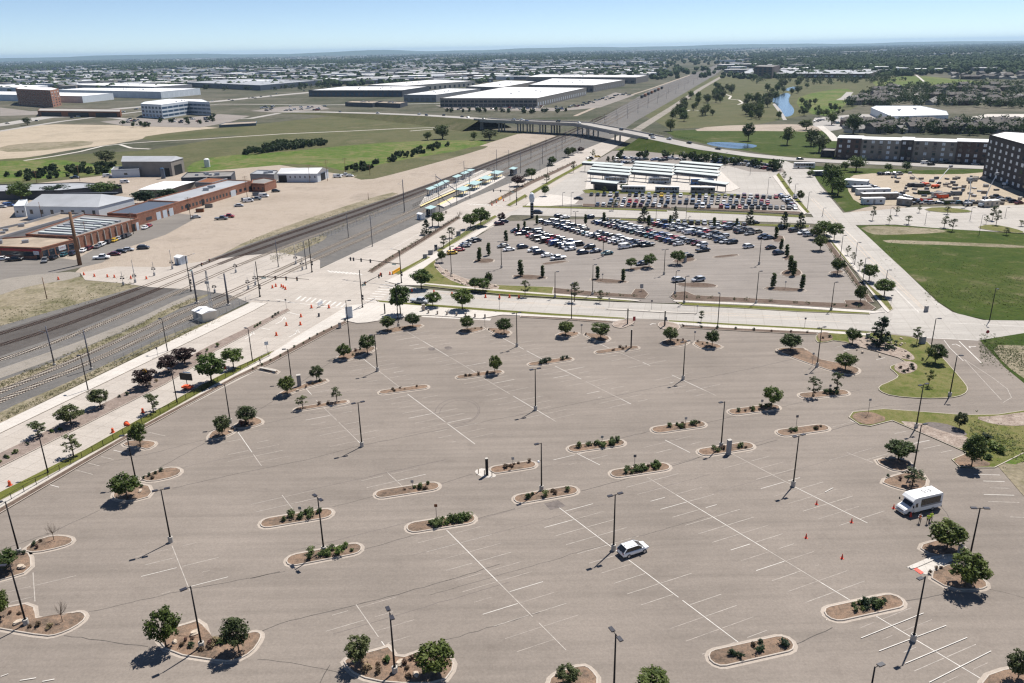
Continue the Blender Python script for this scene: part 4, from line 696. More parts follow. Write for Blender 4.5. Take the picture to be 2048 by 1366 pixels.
for kd, x, y, tp, wd, lb in [('bright', 1262, 538, 516, 20, 'small leafy tree left of the car park machine'), ('bright', 1298, 535, 506, 24, 'leafy tree over a dark parked car'), ('bright', 1355, 528, 499, 26, 'broad leafy tree beside the car park machine'), ('spruce', 1288, 443, 412, 26, 'conifer clump on the station street verge'), ('spruce', 1350, 437, 412, 14, 'single conifer on the station street verge'), ('spruce', 1500, 447, 418, 22, 'conifer at the right of the station street verge'), ('spruce', 1568, 456, 422, 22, 'blue-green spruce, first of two by the corner'), ('spruce', 1600, 458, 424, 24, 'blue-green spruce, second of two by the corner'),
        ('bright', 1648, 470, 440, 36, 'large bright tree at the corner of the right-hand road'), ('bright', 1668, 480, 446, 30, 'bright tree along the right-hand pavement'), ('round', 1632, 478, 450, 24, 'dark round tree over parked cars at the corner'), ('round', 1640, 500, 470, 26, 'dark round tree on the planting strip'), ('round', 1675, 548, 515, 26, 'round tree beside the crowded lot'), ('round', 1720, 605, 570, 24, 'round tree near the street corner'), ('thin', 1695, 510, 490, 12, 'slim tree on the verge'), ('thin', 1706, 525, 503, 11, 'second slim tree on the verge'), ('thin', 1719, 540, 518, 12, 'third slim tree on the verge'), ('bright', 1738, 562, 528, 32, 'leafy tree beside the bright tree at the stop sign'), ('bright', 1768, 592, 556, 36, 'broad leafy tree over the verge by the stop sign'),
        ('round', 1600, 402, 380, 14, 'round tree by the bus loop exit'), ('thin', 1568, 362, 342, 9, 'slim tree by the bus loop'), ('thin', 1578, 375, 353, 9, 'second slim tree by the bus loop'), ('thin', 1227, 420, 392, 12, 'young tree in front of the bus parking'), ('bright', 1249, 381, 368, 20, 'bright bushy tree before a parked bus'), ('thin', 1208, 390, 372, 10, 'slim tree left of the parked buses'), ('spruce', 1216, 330, 312, 13, 'dark conifer behind the shelters, first of two'), ('spruce', 1226, 328, 311, 12, 'dark conifer behind the shelters, second of two'), ('round', 1238, 320, 304, 12, 'round tree behind the dark conifers')]:
    tree(kd, x, y, tp, wd, lb, 'trees around the crowded car park', .25)
# ---- shrubs
def shrub_mesh(kd, seed):
    key = ('shrub', kd, seed)
    if key not in PROTO:
        rng = np.random.default_rng(seed * 31 + ord(kd)); cs, rs_ = [], []
        for i in range(9):
            a = rng.uniform(0, 6.28); r = rng.uniform(0, .34); cs.append((math.cos(a) * r, math.sin(a) * r, rng.uniform(.12, .62))); rs_.append(rng.uniform(.16, .28))
        mb = MB(); v, f = leaves(cs, rs_, 22, .17, rng, .4); mb.add(v, f); mb.tube([(0, 0, -.05), (0, 0, .4)], [.05, .02], 5)
        PROTO[key] = mb.mesh('shrub', {'g': 'shrub_green', 'b': 'shrub_brown', 'd': 'leaf_dark', 't': 'shrub_tan', 'r': 'shrub_red', 'l': 'leaf_bright'}[kd])
    return PROTO[key]
CN = {'g': 'green', 'b': 'dead brown', 'd': 'dark green', 't': 'straw-coloured', 'r': 'reddish', 'l': 'bright green'}
NSH = 0
def shrub(kd, p, s, hs, where, grp, z=None):
    global NSH
    o = link('shrub', shrub_mesh(kd, rt.randrange(3)), None, (p[0], p[1], z if z is not None else RZ + .13), rt.uniform(0, 6.28)); o.scale = (s, s, hs)
    tag(o, ' '.join((CN[kd] + ' shrub ' + where).split()[:16]), 'shrub', grp); NSH += 1; return o
for (a, b, wd, ns, ks, sg), nm in zip(PILLS, PILLN):
    A, B = P(*a, RZ).xy, P(*b, RZ).xy; d = (B - A).normalized(); nn = Vector((-d.y, d.x)); L = (B - A).length
    for i in range(ns):
        t = .12 + .8 * rt.random() ** .8 if ks != 'dg' else .3 + .5 * rt.random(); p = A + d * (L * (.06 + .88 * t)) + nn * (rt.uniform(-.3, .3) * wd) + d * rt.uniform(-.5, .5); k = rt.choice(ks)
        s = rt.uniform(.9, 1.9) if k in 'gdl' else rt.uniform(.7, 1.2)
        shrub(k, p, s, s * rt.uniform(.7, 1.0), 'on the island ' + nm.split(' beside ')[0] if len(nm.split()) > 9 else 'on the long island ' + nm, 'shrubs of the long islands', RZ + .15)
for (x, y), k, s, wh in [((800, 658), 'b', .6, 'below the corner plaza'), ((810, 657), 'b', .5, 'below the corner plaza'), ((712, 703), 'r', .9, 'beside the boulders near the left kerb'), ((706, 712), 't', .7, 'beside the boulders near the left kerb'), ((720, 700), 'd', .7, 'beside the boulders near the left kerb'), ((951, 659), 't', .6, 'by the bollard sign'), ((962, 657), 'b', .6, 'by the bollard sign'), ((978, 660), 'b', .6, 'on the angled bed by the bollards'), ((988, 664), 'd', .5, 'on the angled bed by the bollards'), ((1148, 667), 'b', .5, 'left of the drive'), ((1172, 670), 'b', .6, 'left of the drive'), ((1355, 683), 'b', .7, 'right of the drive'), ((1366, 682), 'r', .7, 'right of the drive'), ((1395, 684), 'b', .7, 'right of the drive'), ((1405, 690), 'b', .6, 'right of the drive'), ((1414, 688), 'd', .7, 'right of the drive'),
        ((612, 776), 'b', .6, 'by the grey fee machine'), ((626, 770), 't', .9, 'by the grey fee machine'), ((640, 764), 'd', 1.0, 'by the grey fee machine'), ((484, 853), 'r', 1.5, 'under the tree of the right-hand bed of the pair'), ((492, 849), 'r', 1.3, 'under the tree of the right-hand bed of the pair'), ((288, 958), 'd', .7, 'on the teardrop bed of low shrubs'), ((300, 953), 'd', .8, 'on the teardrop bed of low shrubs'), ((312, 949), 'd', .8, 'on the teardrop bed of low shrubs'), ((324, 944), 'd', .9, 'on the teardrop bed of low shrubs'), ((306, 958), 'b', .9, 'on the teardrop bed of low shrubs'), ((68, 1092), 'd', .9, 'on the teardrop bed with a bare tree'), ((82, 1084), 'b', .7, 'on the teardrop bed with a bare tree'), ((75, 1098), 'r', .7, 'on the teardrop bed with a bare tree'), ((283, 975), 'd', .7, 'beside the pale rock'), ((30, 1112), 'd', 1.0, 'at the foot of a lamp post'), ((46, 1110), 'd', .8, 'at the foot of a lamp post'), ((40, 1230), 'b', .7, 'on the L-shaped bed with a sapling'), ((22, 1228), 'b', .7, 'on the L-shaped bed with a sapling'), ((60, 1256), 'b', .7, 'on the L-shaped bed with a sapling'), ((78, 1254), 'b', .8, 'on the L-shaped bed with a sapling'), ((100, 1258), 't', .9, 'on the L-shaped bed with a sapling'),
        ((366, 1293), 'b', .8, 'on the L-shaped bed with boulders'), ((384, 1296), 'd', .9, 'on the L-shaped bed with boulders'), ((386, 1280), 'b', .7, 'on the L-shaped bed with boulders'), ((372, 1284), 'r', .7, 'on the L-shaped bed with boulders'), ((403, 1302), 'b', .9, 'on the L-shaped bed with boulders'), ((420, 1300), 'b', .9, 'on the L-shaped bed with boulders'), ((432, 1290), 't', 1.3, 'on the L-shaped bed with boulders'), ((444, 1290), 'l', 1.0, 'on the L-shaped bed with boulders'), ((420, 1292), 'r', .9, 'on the L-shaped bed with boulders'),
        ((774, 1325), 'l', 1.2, 'on the wide bed with a lamp post'), ((756, 1333), 'b', .8, 'on the wide bed with a lamp post'), ((757, 1346), 'b', .9, 'on the wide bed with a lamp post'), ((732, 1342), 't', 1.3, 'on the wide bed with a lamp post'), ((810, 1331), 'b', .9, 'on the wide bed with a lamp post'), ((816, 1340), 'b', .8, 'on the wide bed with a lamp post'), ((826, 1320), 'b', 1.1, 'on the wide bed with a lamp post'), ((838, 1328), 't', 1.1, 'on the wide bed with a lamp post'), ((818, 1355), 'b', .9, 'on the wide bed with a lamp post'), ((1776, 955), 'd', .7, 'behind the shuttle bus'), ((1800, 962), 'r', .8, 'behind the shuttle bus'), ((1872, 1140), 'b', .6, 'at the paved ramp'), ((1882, 1138), 'b', .6, 'at the paved ramp'), ((1860, 1148), 'b', .6, 'at the paved ramp'), ((1120, 1352), 't', .9, 'on the small soil bed beyond the wide bed'), ((1660, 676), 'd', .9, 'at the end of the street planting strip'), ((1645, 678), 'b', .7, 'at the end of the street planting strip')]:
    p = P(x, y, RZ); s *= 1.25; shrub(k, p, s, s * .85, wh, 'shrubs of the tree beds', RZ + .15)
SHM = [[], []]
def shrub_row(pts, step, kinds, s0, s1, where, grp, jit=.3, z=.25):
    for p, a in resample(PL(pts, z), step):
        if rt.random() < .12: continue
        s = rt.uniform(s0, s1)
        if 'far' in where or 'beyond' in where or 'beside the right' in where:
            for k in range(7): SHM[0].append((p.x + rt.gauss(0, .35), p.y + rt.gauss(0, .35), z + s * rt.uniform(.1, .65))); SHM[1].append(s * .26)
            continue
        shrub(rt.choice(kinds), p + Vector((rt.uniform(-jit, jit), rt.uniform(-jit, jit))), s, s * rt.uniform(.7, 1), where, grp, z)
shrub_row([(692, 641), (640, 667), (545, 720), (500, 742)], 3.2, 'dg', .6, 1.0, 'in the strip between the pavement and the empty car park', 'shrubs of the kerb strip')
shrub_row([(1366, 653), (1450, 657.5), (1630, 666)], 4.5, 'db', .8, 1.2, 'in the strip right of the near drive', 'shrubs of the street strip')
shrub_row([(1112, 581), (1200, 588), (1285, 594)], 4.0, 'dbg', .8, 1.2, 'in the mulch strip left of the far drive', 'shrubs of the far street strip')
shrub_row([(1350, 594), (1500, 600), (1690, 612), (1740, 616)], 3.4, 'dbr', .8, 1.1, 'in the mulch strip right of the far drive', 'shrubs of the far street strip')
for pts, k in (([(3, 924), (20, 914), (40, 902)], 'l'), ([(10, 914), (25, 906), (60, 888)], 'd'), ([(60, 892), (80, 882)], 'r'), ([(104, 866), (130, 856)], 'l'), ([(240, 795), (262, 786)], 'd'), ([(300, 768), (330, 758)], 't'), ([(415, 702), (440, 690)], 'l'), ([(508, 655), (525, 645)], 'l'), ([(545, 634), (565, 624)], 'd')):
    shrub_row(pts, 1.6, k, .9, 1.4, 'clumped on the pink gravel median', 'shrubs of the near median')
shrub('r', P(398, 711, .25), 1.5, 1.2, 'alone, beside three purple trees on the median', 'shrubs of the near median', .25)
shrub_row([(745, 541), (822, 490), (918, 434)], 3.2, 'ddb', .9, 1.3, 'on the narrow median beyond the crossing', 'shrubs of the far median')
shrub_row([(985, 405), (1060, 364), (1150, 323)], 5, 'ddr', 1.1, 1.6, 'on the farthest median by the platform', 'shrubs of the far median')
shrub_row([(1645, 478), (1690, 540), (1735, 602)], 3.5, 'dgb', .9, 1.4, 'in the strip beside the right-hand pavement', 'shrubs of the right-hand strip')
for x, y, k, s in ((1815, 715, 'd', 1.3), (1785, 695, 'd', 1.0), (1735, 690, 'b', .9), (1758, 695, 't', .9), (1802, 736, 'b', 1.2), (1815, 741, 'r', 1.2), (1822, 732, 'd', 1.3), (1826, 738, 'd', 1.4), (1808, 744, 'd', 1.2), (1845, 720, 'g', 1.0)): shrub(k, P(x, y, .28), s, s * .8, 'in the boulder garden of the entrance green', 'shrubs of the entrance green', .28)
for x, y, k, s in ((1965, 905, 'l', 2.4), (1985, 898, 'l', 2.8), (1975, 918, 'l', 2.0), (2000, 905, 'l', 2.6), (1955, 885, 'g', 3.0), (1975, 880, 'd', 2.5)): shrub(k, P(x, y, .2), s, s * .7, 'overgrown at the lot corner beside the dirt bank', 'bushes at the lot corner', .2)
v, f = leaves(SHM[0], SHM[1], 12, .2, np.random.default_rng(3), .4); o = kind(MB().add(v, f).build('hedging', 'shrub_green'), 'stuff'); o['label'] = 'small shrubs lining the farther street strips and medians'; o['category'] = 'shrubs'
# ---- boulders
def boulder(x, y, s, where, seed, z=RZ + .12):
    rng = np.random.default_rng(seed); vs = []; n = 7
    for j, (zz, rr) in enumerate(((0, .9), (.35, 1.0), (.65, .75))):
        for i in range(n): a = 6.283 * i / n + j * .3; r = rr * rng.uniform(.75, 1.15); vs.append((math.cos(a) * r * s, math.sin(a) * r * s * .7, zz * s * rng.uniform(.85, 1.1)))
    fs = [tuple(reversed(range(n)))] + [(j * n + i, j * n + (i + 1) % n, (j + 1) * n + (i + 1) % n, (j + 1) * n + i) for j in range(2) for i in range(n)] + [tuple(range(2 * n, 3 * n))]
    o = MB().add(vs, fs).build('boulder', 'stone', None, P(x, y, z), seed); tag(o, 'pale angular boulder ' + where, 'boulder', 'landscape boulders')
for i, (x, y, s, wh) in enumerate([(390, 1268, .75, 'beside the lamp post on the L-shaped bed'), (350, 1285, .45, 'under the dense tree of the L-shaped bed'), (457, 1282, .6, 'under the greyish tree of the L-shaped bed'), (800, 1328, .7, 'beside the lamp post on the wide bed'), (832, 1350, .55, 'under the dense tree of the wide bed'), (43, 1136, .75, 'on the bed beside the teardrop bed'), (36, 1247, .7, 'on the L-shaped bed with a sapling'), (281, 983, .5, 'on the bed of the dense dark tree'), (461, 864, .5, 'on the left bed of the pair'), (596, 781, .45, 'beside the fee machine'), (1553, 703, .5, 'under a round tree of the long bent bed')]): boulder(x, y, s, wh, i + 1)
for i in range(34):
    x, y = rt.choice([(rt.uniform(872, 930), 0), (rt.uniform(930, 995), 1)]); yy = 530 + (x - 872) * .62 + rt.uniform(-4, 8) if y == 0 else 566 + (x - 930) * .12 + rt.uniform(-3, 6)
    boulder(x, yy, rt.uniform(.3, .8), 'in the boulder garden at the corner of the crowded car park', 40 + i, .28)
for i in range(26): boulder(rt.uniform(1705, 1815), rt.uniform(676, 714), rt.uniform(.2, .5), 'in the rock garden of the entrance green', 90 + i, .28) if True else None
# ================================================================ lamp posts, signals, signs, cones, fences, railway
def lamp(x, y, top, label, heads=1, ang=0.0, base=True, grp='lamp posts of the empty car park', z=RZ, mat='pole_dark', r=.105):
    h = HT(x, y, top, z); t = thing('lamp_post', label, 'lamp post', P(x, y, z), 0, grp); b0 = 0
    if base:
        MB().lathe([(-.02, .36), (.92, .36), (.96, .33)], 14).build('concrete_base', 'concrete', t, smooth=False); b0 = .96
    MB().box(-.17, .17, -.17, .17, b0, b0 + .06).build('base_plate', mat, t)
    MB().tube([(0, 0, b0 + .05), (0, 0, h)], [r * 1.25, r * .8], 8).build('pole', mat, t, smooth=True)
    d = Vector((math.cos(ang), math.sin(ang), 0))
    for s in ([1, -1] if heads == 2 else [1]):
        MB().tube([(0, 0, h - .1), tuple(d * (.5 * s) + Vector((0, 0, h - .02)))], .045, 6).build('arm', mat, t)
        hd = MB().cbox(tuple(d * (.85 * s) + Vector((0, 0, h))), (.8, .46, .14), ang).build('lamp_head', 'lamp_black', t); MB().cbox(tuple(d * (.85 * s) + Vector((0, 0, h - .066))), (.5, .26, .02), ang).build('lens', 'lens_white', hd)
    return t
SA = STRIPE_A
for x, y, tp, n, a, lb in [(1227, 1100, 989, 2, SA, 'double-headed lamp post beside the parked white hatchback'), (342, 1084, 979, 2, SA, 'double-headed lamp post at the head of a short stall row below the teardrop bed'), (1586, 972, 871, 2, SA, 'double-headed lamp post near the red cones'), (1826, 1281, 1153, 1, SA + 3.14, 'lamp post at the end of the dark-shrub island divider'), (790, 1346, 1226, 2, SA + 1.57, 'double-headed lamp post on the wide bed'), (404, 1296, 1173, 1, SA + 3.4, 'lamp post on the L-shaped bed with boulders'), (39, 1108, 1003, 1, SA + 2.8, 'lamp post between the teardrop bed and a boulder'), (53, 1250, 1130, 1, SA + 2.8, 'lamp post on the L-shaped bed with a sapling'),
        (724, 893, 805, 2, SA, 'double-headed lamp post at the end of the stall row below the narrow bare island'), (1071, 820, 738, 2, SA, 'double-headed lamp post below the island of dark shrubs'), (755, 742, 669, 2, SA, 'double-headed lamp post above the brown-shrub island'), (1034, 693, 626, 2, SA, 'double-headed lamp post above the dark-shrub row island'), (1366, 759, 683, 2, SA, 'double-headed lamp post in open asphalt below the drive'), (1083, 981, 886, 1, SA + 3.14, 'lamp post with a white camera on the island by the asphalt patch'), (648, 1104, 995, 2, SA + 1.9, 'double-headed lamp post on the island of scattered green shrubs'), (1442, 894, 803, 1, SA + 3.14, 'lamp post beside the grey machine cabinet'),
        (701, 704, 601, 1, 0.1, 'tall lamp post on the bed near the left kerb'), (797, 653, 567, 1, 0.1, 'lamp post on the bed below the corner plaza'), (583, 760, 698, 1, SA + 2.8, 'lamp post behind the grey fee machine'), (461, 846, 769, 1, SA + 2.8, 'lamp post between the pair of beds'), (272, 961, 871, 1, SA + 2.8, 'lamp post beside the bed with the dense dark tree'), (1634, 733, 655, 2, SA, 'double-headed lamp post on the long bent bed'), (1832, 856, 769, 2, SA, 'double-headed lamp post beside the drain pool'), (1826, 945, 850, 1, SA, 'lamp post behind the shuttle bus'), (1936, 1130, 1016, 2, SA - .5, 'double-headed lamp post behind the largest tree'), (1899, 793, 711, 1, 0, 'lamp post on the entrance green by the drive bend'), (1859, 712, 637, 1, 0, 'lamp post beside the leaning tree of the entrance green'),
        (1227, 1402, 1268, 2, SA + 1.57, 'double-headed lamp post beyond the foot of the second long divider'), (1726, 1470, 1334, 1, SA, 'lamp post beyond the widest white stalls')]:
    lamp(x, y, tp, lb, n, a)
GB = 'street lamps along the boulevard'
for x, y, tp, a, lb in [(335, 702, 638, 2.6, 'dark street lamp on the railway-side pavement beside a sign'), (176, 779, 712, 2.6, 'dark street lamp on the railway-side pavement'), (354, 804, 738, 2.6, 'dark street lamp on the verge beside the message board'), (505, 722, 657, 2.6, 'dark street lamp on the verge beside the pedestrian'), (96, 945, 864, 2.6, 'dark street lamp on the verge near the hose ring'), (1143, 637, 568, 1.2, 'dark street lamp behind the young street tree'), (1435, 655, 588, 1.6, 'dark street lamp right of the drive'), (1979, 641, 576, -1.6, 'dark street lamp at the edge of the green field')]:
    lamp(x, y, tp, lb, 1, a, False, GB, .25)
GL = 'lamp posts of the crowded car park'
for x, y, tp, n in [(1328, 549, 499, 2), (1518, 529, 479, 2), (1512, 607, 543, 1), (1185, 590, 530, 1), (1110, 595, 544, 1), (1350, 588, 542, 1), (1368, 607, 553, 1), (1003, 536, 483, 2), (1206, 513, 470, 2), (1151, 458, 423, 2), (1086, 477, 440, 1), (1375, 459, 434, 1), (903, 550, 493, 1), (900, 500, 455, 1), (1662, 621, 565, 1)]:
    lamp(x, y, tp, 'lamp post among the rows and edges of the crowded car park', n, SA, True, GL)
for x, y, tp in [(1725, 566, 516), (1709, 529, 485), (1681, 512, 471), (1645, 432, 416), (1615, 417, 384), (1588, 402, 368), (1770, 575, 540)]: lamp(x, y, tp, 'grey street lamp along the right-hand road', 1, 0, False, 'street lamps of the right-hand road', .25, 'pole_grey')
for x, y, tp in [(1372, 437, 391), (1312, 436, 391), (1190, 415, 382), (1142, 430, 385), (1500, 350, 320), (1535, 388, 355), (1450, 335, 305), (1125, 412, 385), (1080, 345, 316), (1130, 322, 296), (1020, 400, 366), (1095, 350, 325), (1290, 320, 296), (1360, 325, 300), (1560, 345, 318)]: lamp(x, y, tp, 'grey lamp post around the bus station', 1, .5, False, 'lamp posts around the bus station', .2, 'pole_grey', .08)
# white camera globe on the lamp by the asphalt patch
_p = P(1083, 981, RZ); o = MB().lathe([(-.22, .02), (-.15, .17), (0, .22), (.15, .17), (.2, .03)], 10).build('camera_globe', 'white_paint', None, (_p.x - .45, _p.y, 5.6)); MB().tube([(.45, 0, .15), (0, 0, .18)], .03, 6).build('bracket', 'pole_dark', o); tag(o, 'white globe security camera on the lamp post by the asphalt patch', 'camera')
# ---- traffic signals
def signal(x, y, top, arm0, arm1, heads, label, lampdir=None, z=.2):
    base = P(x, y, z); h = HT(x, y, top, z); t = thing('traffic_signal', label, 'traffic signal', base, 0, 'mast-arm traffic signals')
    MB().tube([(0, 0, 0), (0, 0, h)], [.17, .12], 10).build('mast', 'pole_dark', t, smooth=True); MB().box(-.25, .25, -.25, .25, 0, .25).build('base_plate', 'pole_dark', t)
    if arm1:
        # the arm leaves the mast level: find the ground direction whose end shows at arm1
        za = HT(x, y, arm0[1], z); E1 = P(*arm1, z + za * .97) - base; E1 = Vector((E1.x, E1.y, za * 1.0)); S0 = Vector((0, 0, za))
        MB().tube([S0, S0 + (E1 - S0) * .5 + Vector((0, 0, .15)), E1], [.13, .1, .06], 8).build('mast_arm', 'pole_dark', t, smooth=True)
        a = math.atan2((E1 - S0).y, (E1 - S0).x)
        for f in heads:
            c = S0 + (E1 - S0) * f; hb = MB().cbox(tuple(c + Vector((0, 0, -.1))), (.42, .3, 1.15), a).build('signal_head', 'lamp_black', t)
            for k, m in enumerate(('tail_lamp', 'yellow', 'roof_teal')): MB().cbox(tuple(c + Vector((.17 * math.sin(a), -.17 * math.cos(a), .25 - .35 * k))), (.2, .05, .2), a).build('lens', m, hb)
        c = S0 + (E1 - S0) * .12; MB().cbox(tuple(c + Vector((0, 0, -.35))), (1.5, .04, .4), a).build('street_name_sign', 'roof_teal', t)
    for k in (2.6, 3.4): MB().cbox((.3, .1 * k, k), (.35, .3, .6), 0).build('side_signal', 'lamp_black', t)
    if lampdir is not None:
        d = Vector((math.cos(lampdir), math.sin(lampdir), 0)); MB().tube([(0, 0, h - .2), tuple(d * 2.2 + Vector((0, 0, h + .3)))], [.06, .04], 6).build('lamp_arm', 'pole_dark', t); MB().cbox(tuple(d * 2.5 + Vector((0, 0, h + .3))), (.7, .3, .1), lampdir).build('lamp_head', 'galv', t)
    return t
signal(520, 593, 523, (516, 553), (618, 560), (.35, .56, .77), 'signal mast with arm of three heads over the boulevard, beside the railway crossing')
signal(803, 566, 500, (801, 528), (697, 518), (.57, .75, .9, .96), 'signal mast with four heads at the corner of the crowded car park', 3.0)
signal(725, 615, 540, (724, 571), (764, 550), (.2, .85, .97), 'signal mast on the corner plaza')
signal(382, 582, 512, (379, 542), (421, 521), (.6, .95), 'signal mast on the far side of the railway crossing', .6)
signal(624, 544, 478, None, None, (), 'tall signal mast without arm beside the light-rail tracks')
signal(1033, 410, 370, (1033, 383), (976, 381), (.55, .8), 'signal mast of the station street crossing', None)
signal(865, 452, 418, (865, 430), (895, 424), (.6, .9), 'signal mast beside the ticket shelter')
def xing(x, y, top, label, gate=None):
    t = thing('crossing_signal', label, 'crossing signal', P(x, y, .12), 0, 'railway crossing signals'); h = HT(x, y, top, .12); MB().tube([(0, 0, 0), (0, 0, h)], .07, 7).build('post', 'galv', t); MB().cbox((0, 0, .5), (.5, .5, 1.0)).build('gate_mechanism', 'galv', t)
    hh = min(h, 3.0)
    for s in (-1, 1): MB().tube([(s * .45, -.12, hh * .75), (s * .45, .02, hh * .75)], .28, 10).build('flashing_light', 'lamp_black', t)
    for a in (.6, -.6): MB().cbox((0, -.1, hh * .95), (1.1, .05, .18)).build('crossbuck_board', 'sign_white', t).rotation_euler = (0, a * .0, 0)
    if gate: MB().tube([(.2, 0, 1), (.2 + gate[0], gate[1], gate[2])], [.06, .03], 6).build('gate_arm', 'sign_white', t)
for a in [(345, 538, 500, 'crossing signal with raised gate beside the grey hut', (-.3, 0, 7)), (271, 565, 520, 'crossing signal with raised gate beside orange barrels', (-.2, 0, 8)), (247, 570, 543, 'low crossing signal beside the dry weeds'), (309, 551, 524, 'crossing signal between barrels and hut'), (511, 570, 545, 'crossing signal beside the signal mast', (.2, 0, 7)), (497, 578, 555, 'crossing signal beside the light-rail fence'), (592, 528, 502, 'crossing signal with raised gate between light-rail tracks', (0, 0, 7)), (430, 585, 570, 'low crossing signal beside the lattice mast'), (472, 545, 526, 'crossing signal on the crossing island'), (605, 540, 512, 'crossing signal beside the tall signal mast')]: xing(*a)
# ---- barrels, cones, barriers
def barrel_maker():
    t = thing('traffic_barrel', '', 'traffic barrel')
    MB().lathe([(0, .42), (.1, .40), (.1, .29), (.95, .22), (1.0, .12)], 12).build('body', 'orange', t, smooth=False); MB().lathe([(0, .45), (.09, .43)], 10).build('rubber_base', 'rubber', t)
    for z in (.34, .66): MB().lathe([(z, .275 - z * .055), (z + .14, .266 - z * .055)], 12).build('white_band', 'white_band', t)
    MB().cbox((0, 0, 1.05), (.18, .06, .1)).build('handle', 'orange', t); return t
for x, y, wh in [(20, 971, 'at the verge edge near a lamp post'), (226, 865, 'beside a fallen barrel'), (286, 825, 'next to the thin young tree'), (450, 737, 'behind the large leafy tree'), (602, 634, 'in the turn lane'), (573, 651, 'in the turn lane'), (601, 650, 'in the turn lane'), (553, 671, 'in the turn lane'), (623, 616, 'left of the barricade'), (658, 616, 'right of the barricade')] + [(x, y, 'clustered beside the signal mast at the railway crossing') for x, y in ((545, 576), (552, 573), (563, 574), (567, 576), (571, 579))] + [(x, y, 'lining the north kerb of the cross street') for x, y in ((824, 583), (868, 586), (904, 590), (971, 595), (999, 596), (1019, 595), (1038, 596))] + [(x, y, 'lining the far approach to the railway crossing') for x, y in ((168, 550), (189, 553), (215, 554), (229, 555), (262, 557), (293, 558), (117, 559))] + [(x, y, 'beside the yellow barrier on the far median') for x, y in ((984, 411), (993, 406), (1007, 402))] + [(780, 549, 'beside the yellow water barrier'), (761, 551, 'left of the yellow water barrier')]:
    place('barrel', barrel_maker, P(x, y, .125), rt.uniform(0, 6), 'orange and white traffic barrel ' + wh, 'traffic barrels', .95)
b = place('barrel', barrel_maker, P(252, 847, .45), .4, 'orange and white traffic barrel lying on its side on the verge', 'traffic barrels', 1.2); b.rotation_euler = (1.5, 0, .9)
def cone_maker():
    t = thing('traffic_cone', '', 'traffic cone'); MB().cbox((0, 0, .02), (.38, .38, .04)).build('base', 'red_cone', t); MB().lathe([(.04, .15), (.7, .03)], 10).build('cone', 'red_cone', t); return t
for x, y, wh in [(1633, 1009, 'nearest the lamp post'), (1703, 1045, 'on the faded divider'), (1612, 1076, 'alone left of the others'), (1684, 1117, 'alone below the others'), (1787, 1017, 'in front of the shuttle bus bumper'), (1821, 1033, 'beside the shuttle bus front wheel')]: place('cone', cone_maker, P(x, y, RZ), 0, 'red traffic cone on the asphalt ' + wh, 'red traffic cones', 1.15)
for a, b_, n, lb in (((785, 549), (801, 540), 5, 'yellow water-filled barrier beside the signal mast'), ((997, 401), (1003, 397), 2, 'yellow water-filled barrier on the far median')):
    t = thing('water_barrier', lb, 'barrier', P(*a, .13)); A, B = P(*a, .13), P(*b_, .13); dd = (B - A)
    for i in range(n):
        c = dd * ((i + .5) / n); L = dd.length / n * .95; mb = MB(); ang = math.atan2(dd.y, dd.x); mb.prism([(-L / 2, -.28), (L / 2, -.28), (L / 2, .28), (-L / 2, .28)], 0, .35); mb.prism([(-L / 2 + .03, -.13), (L / 2 - .03, -.13), (L / 2 - .03, .13), (-L / 2 + .03, .13)], .35, 1.05); mb.build('barrier_segment', 'yellow', t, tuple(c), ang)
t = thing('barricade', 'low white barricade with blue-grey boards between two barrels', 'barricade', P(641, 613, .13), ROAD_A)
for k in range(3): MB().box(-1.3, 1.3, -.05, .05, .55 + k * .35, .8 + k * .35).build('board', 'blind', t)
for s in (-1, 1): MB().tube([(s, 0, 0), (s, 0, 1.6)], .05, 6).build('leg', 'galv', t); MB().box(s - .05, s + .05, -.6, .6, 0, .1).build('foot', 'galv', t)
# ---- signs
def post_sign(x, y, top, label, w_=.45, h_=.6, mat='galv', face=-1.57, z=.25, cat='sign', shape='rect'):
    h = HT(x, y, top, z); t = thing('sign_post', label, cat, P(x, y, z), face + 1.57, 'small signs on posts'); MB().tube([(0, 0, 0), (0, 0, h)], .04, 6).build('post', 'pole_grey', t)
    if shape == 'oct': MB().add([(math.cos(a) * w_ * .5, -.05, h - h_ / 2 + math.sin(a) * w_ * .5) for a in [R(22.5 + 45 * k) for k in range(8)]] + [(math.cos(a) * w_ * .5, -.08, h - h_ / 2 + math.sin(a) * w_ * .5) for a in [R(22.5 + 45 * k) for k in range(8)]], [tuple(range(7, -1, -1)), tuple(range(8, 16))] + [(k, (k + 1) % 8, 8 + (k + 1) % 8, 8 + k) for k in range(8)]).build('sign_panel', mat, t)
    else: MB().box(-w_ / 2, w_ / 2, -.08, -.05, h - h_, h).build('sign_panel', mat, t)
    return t
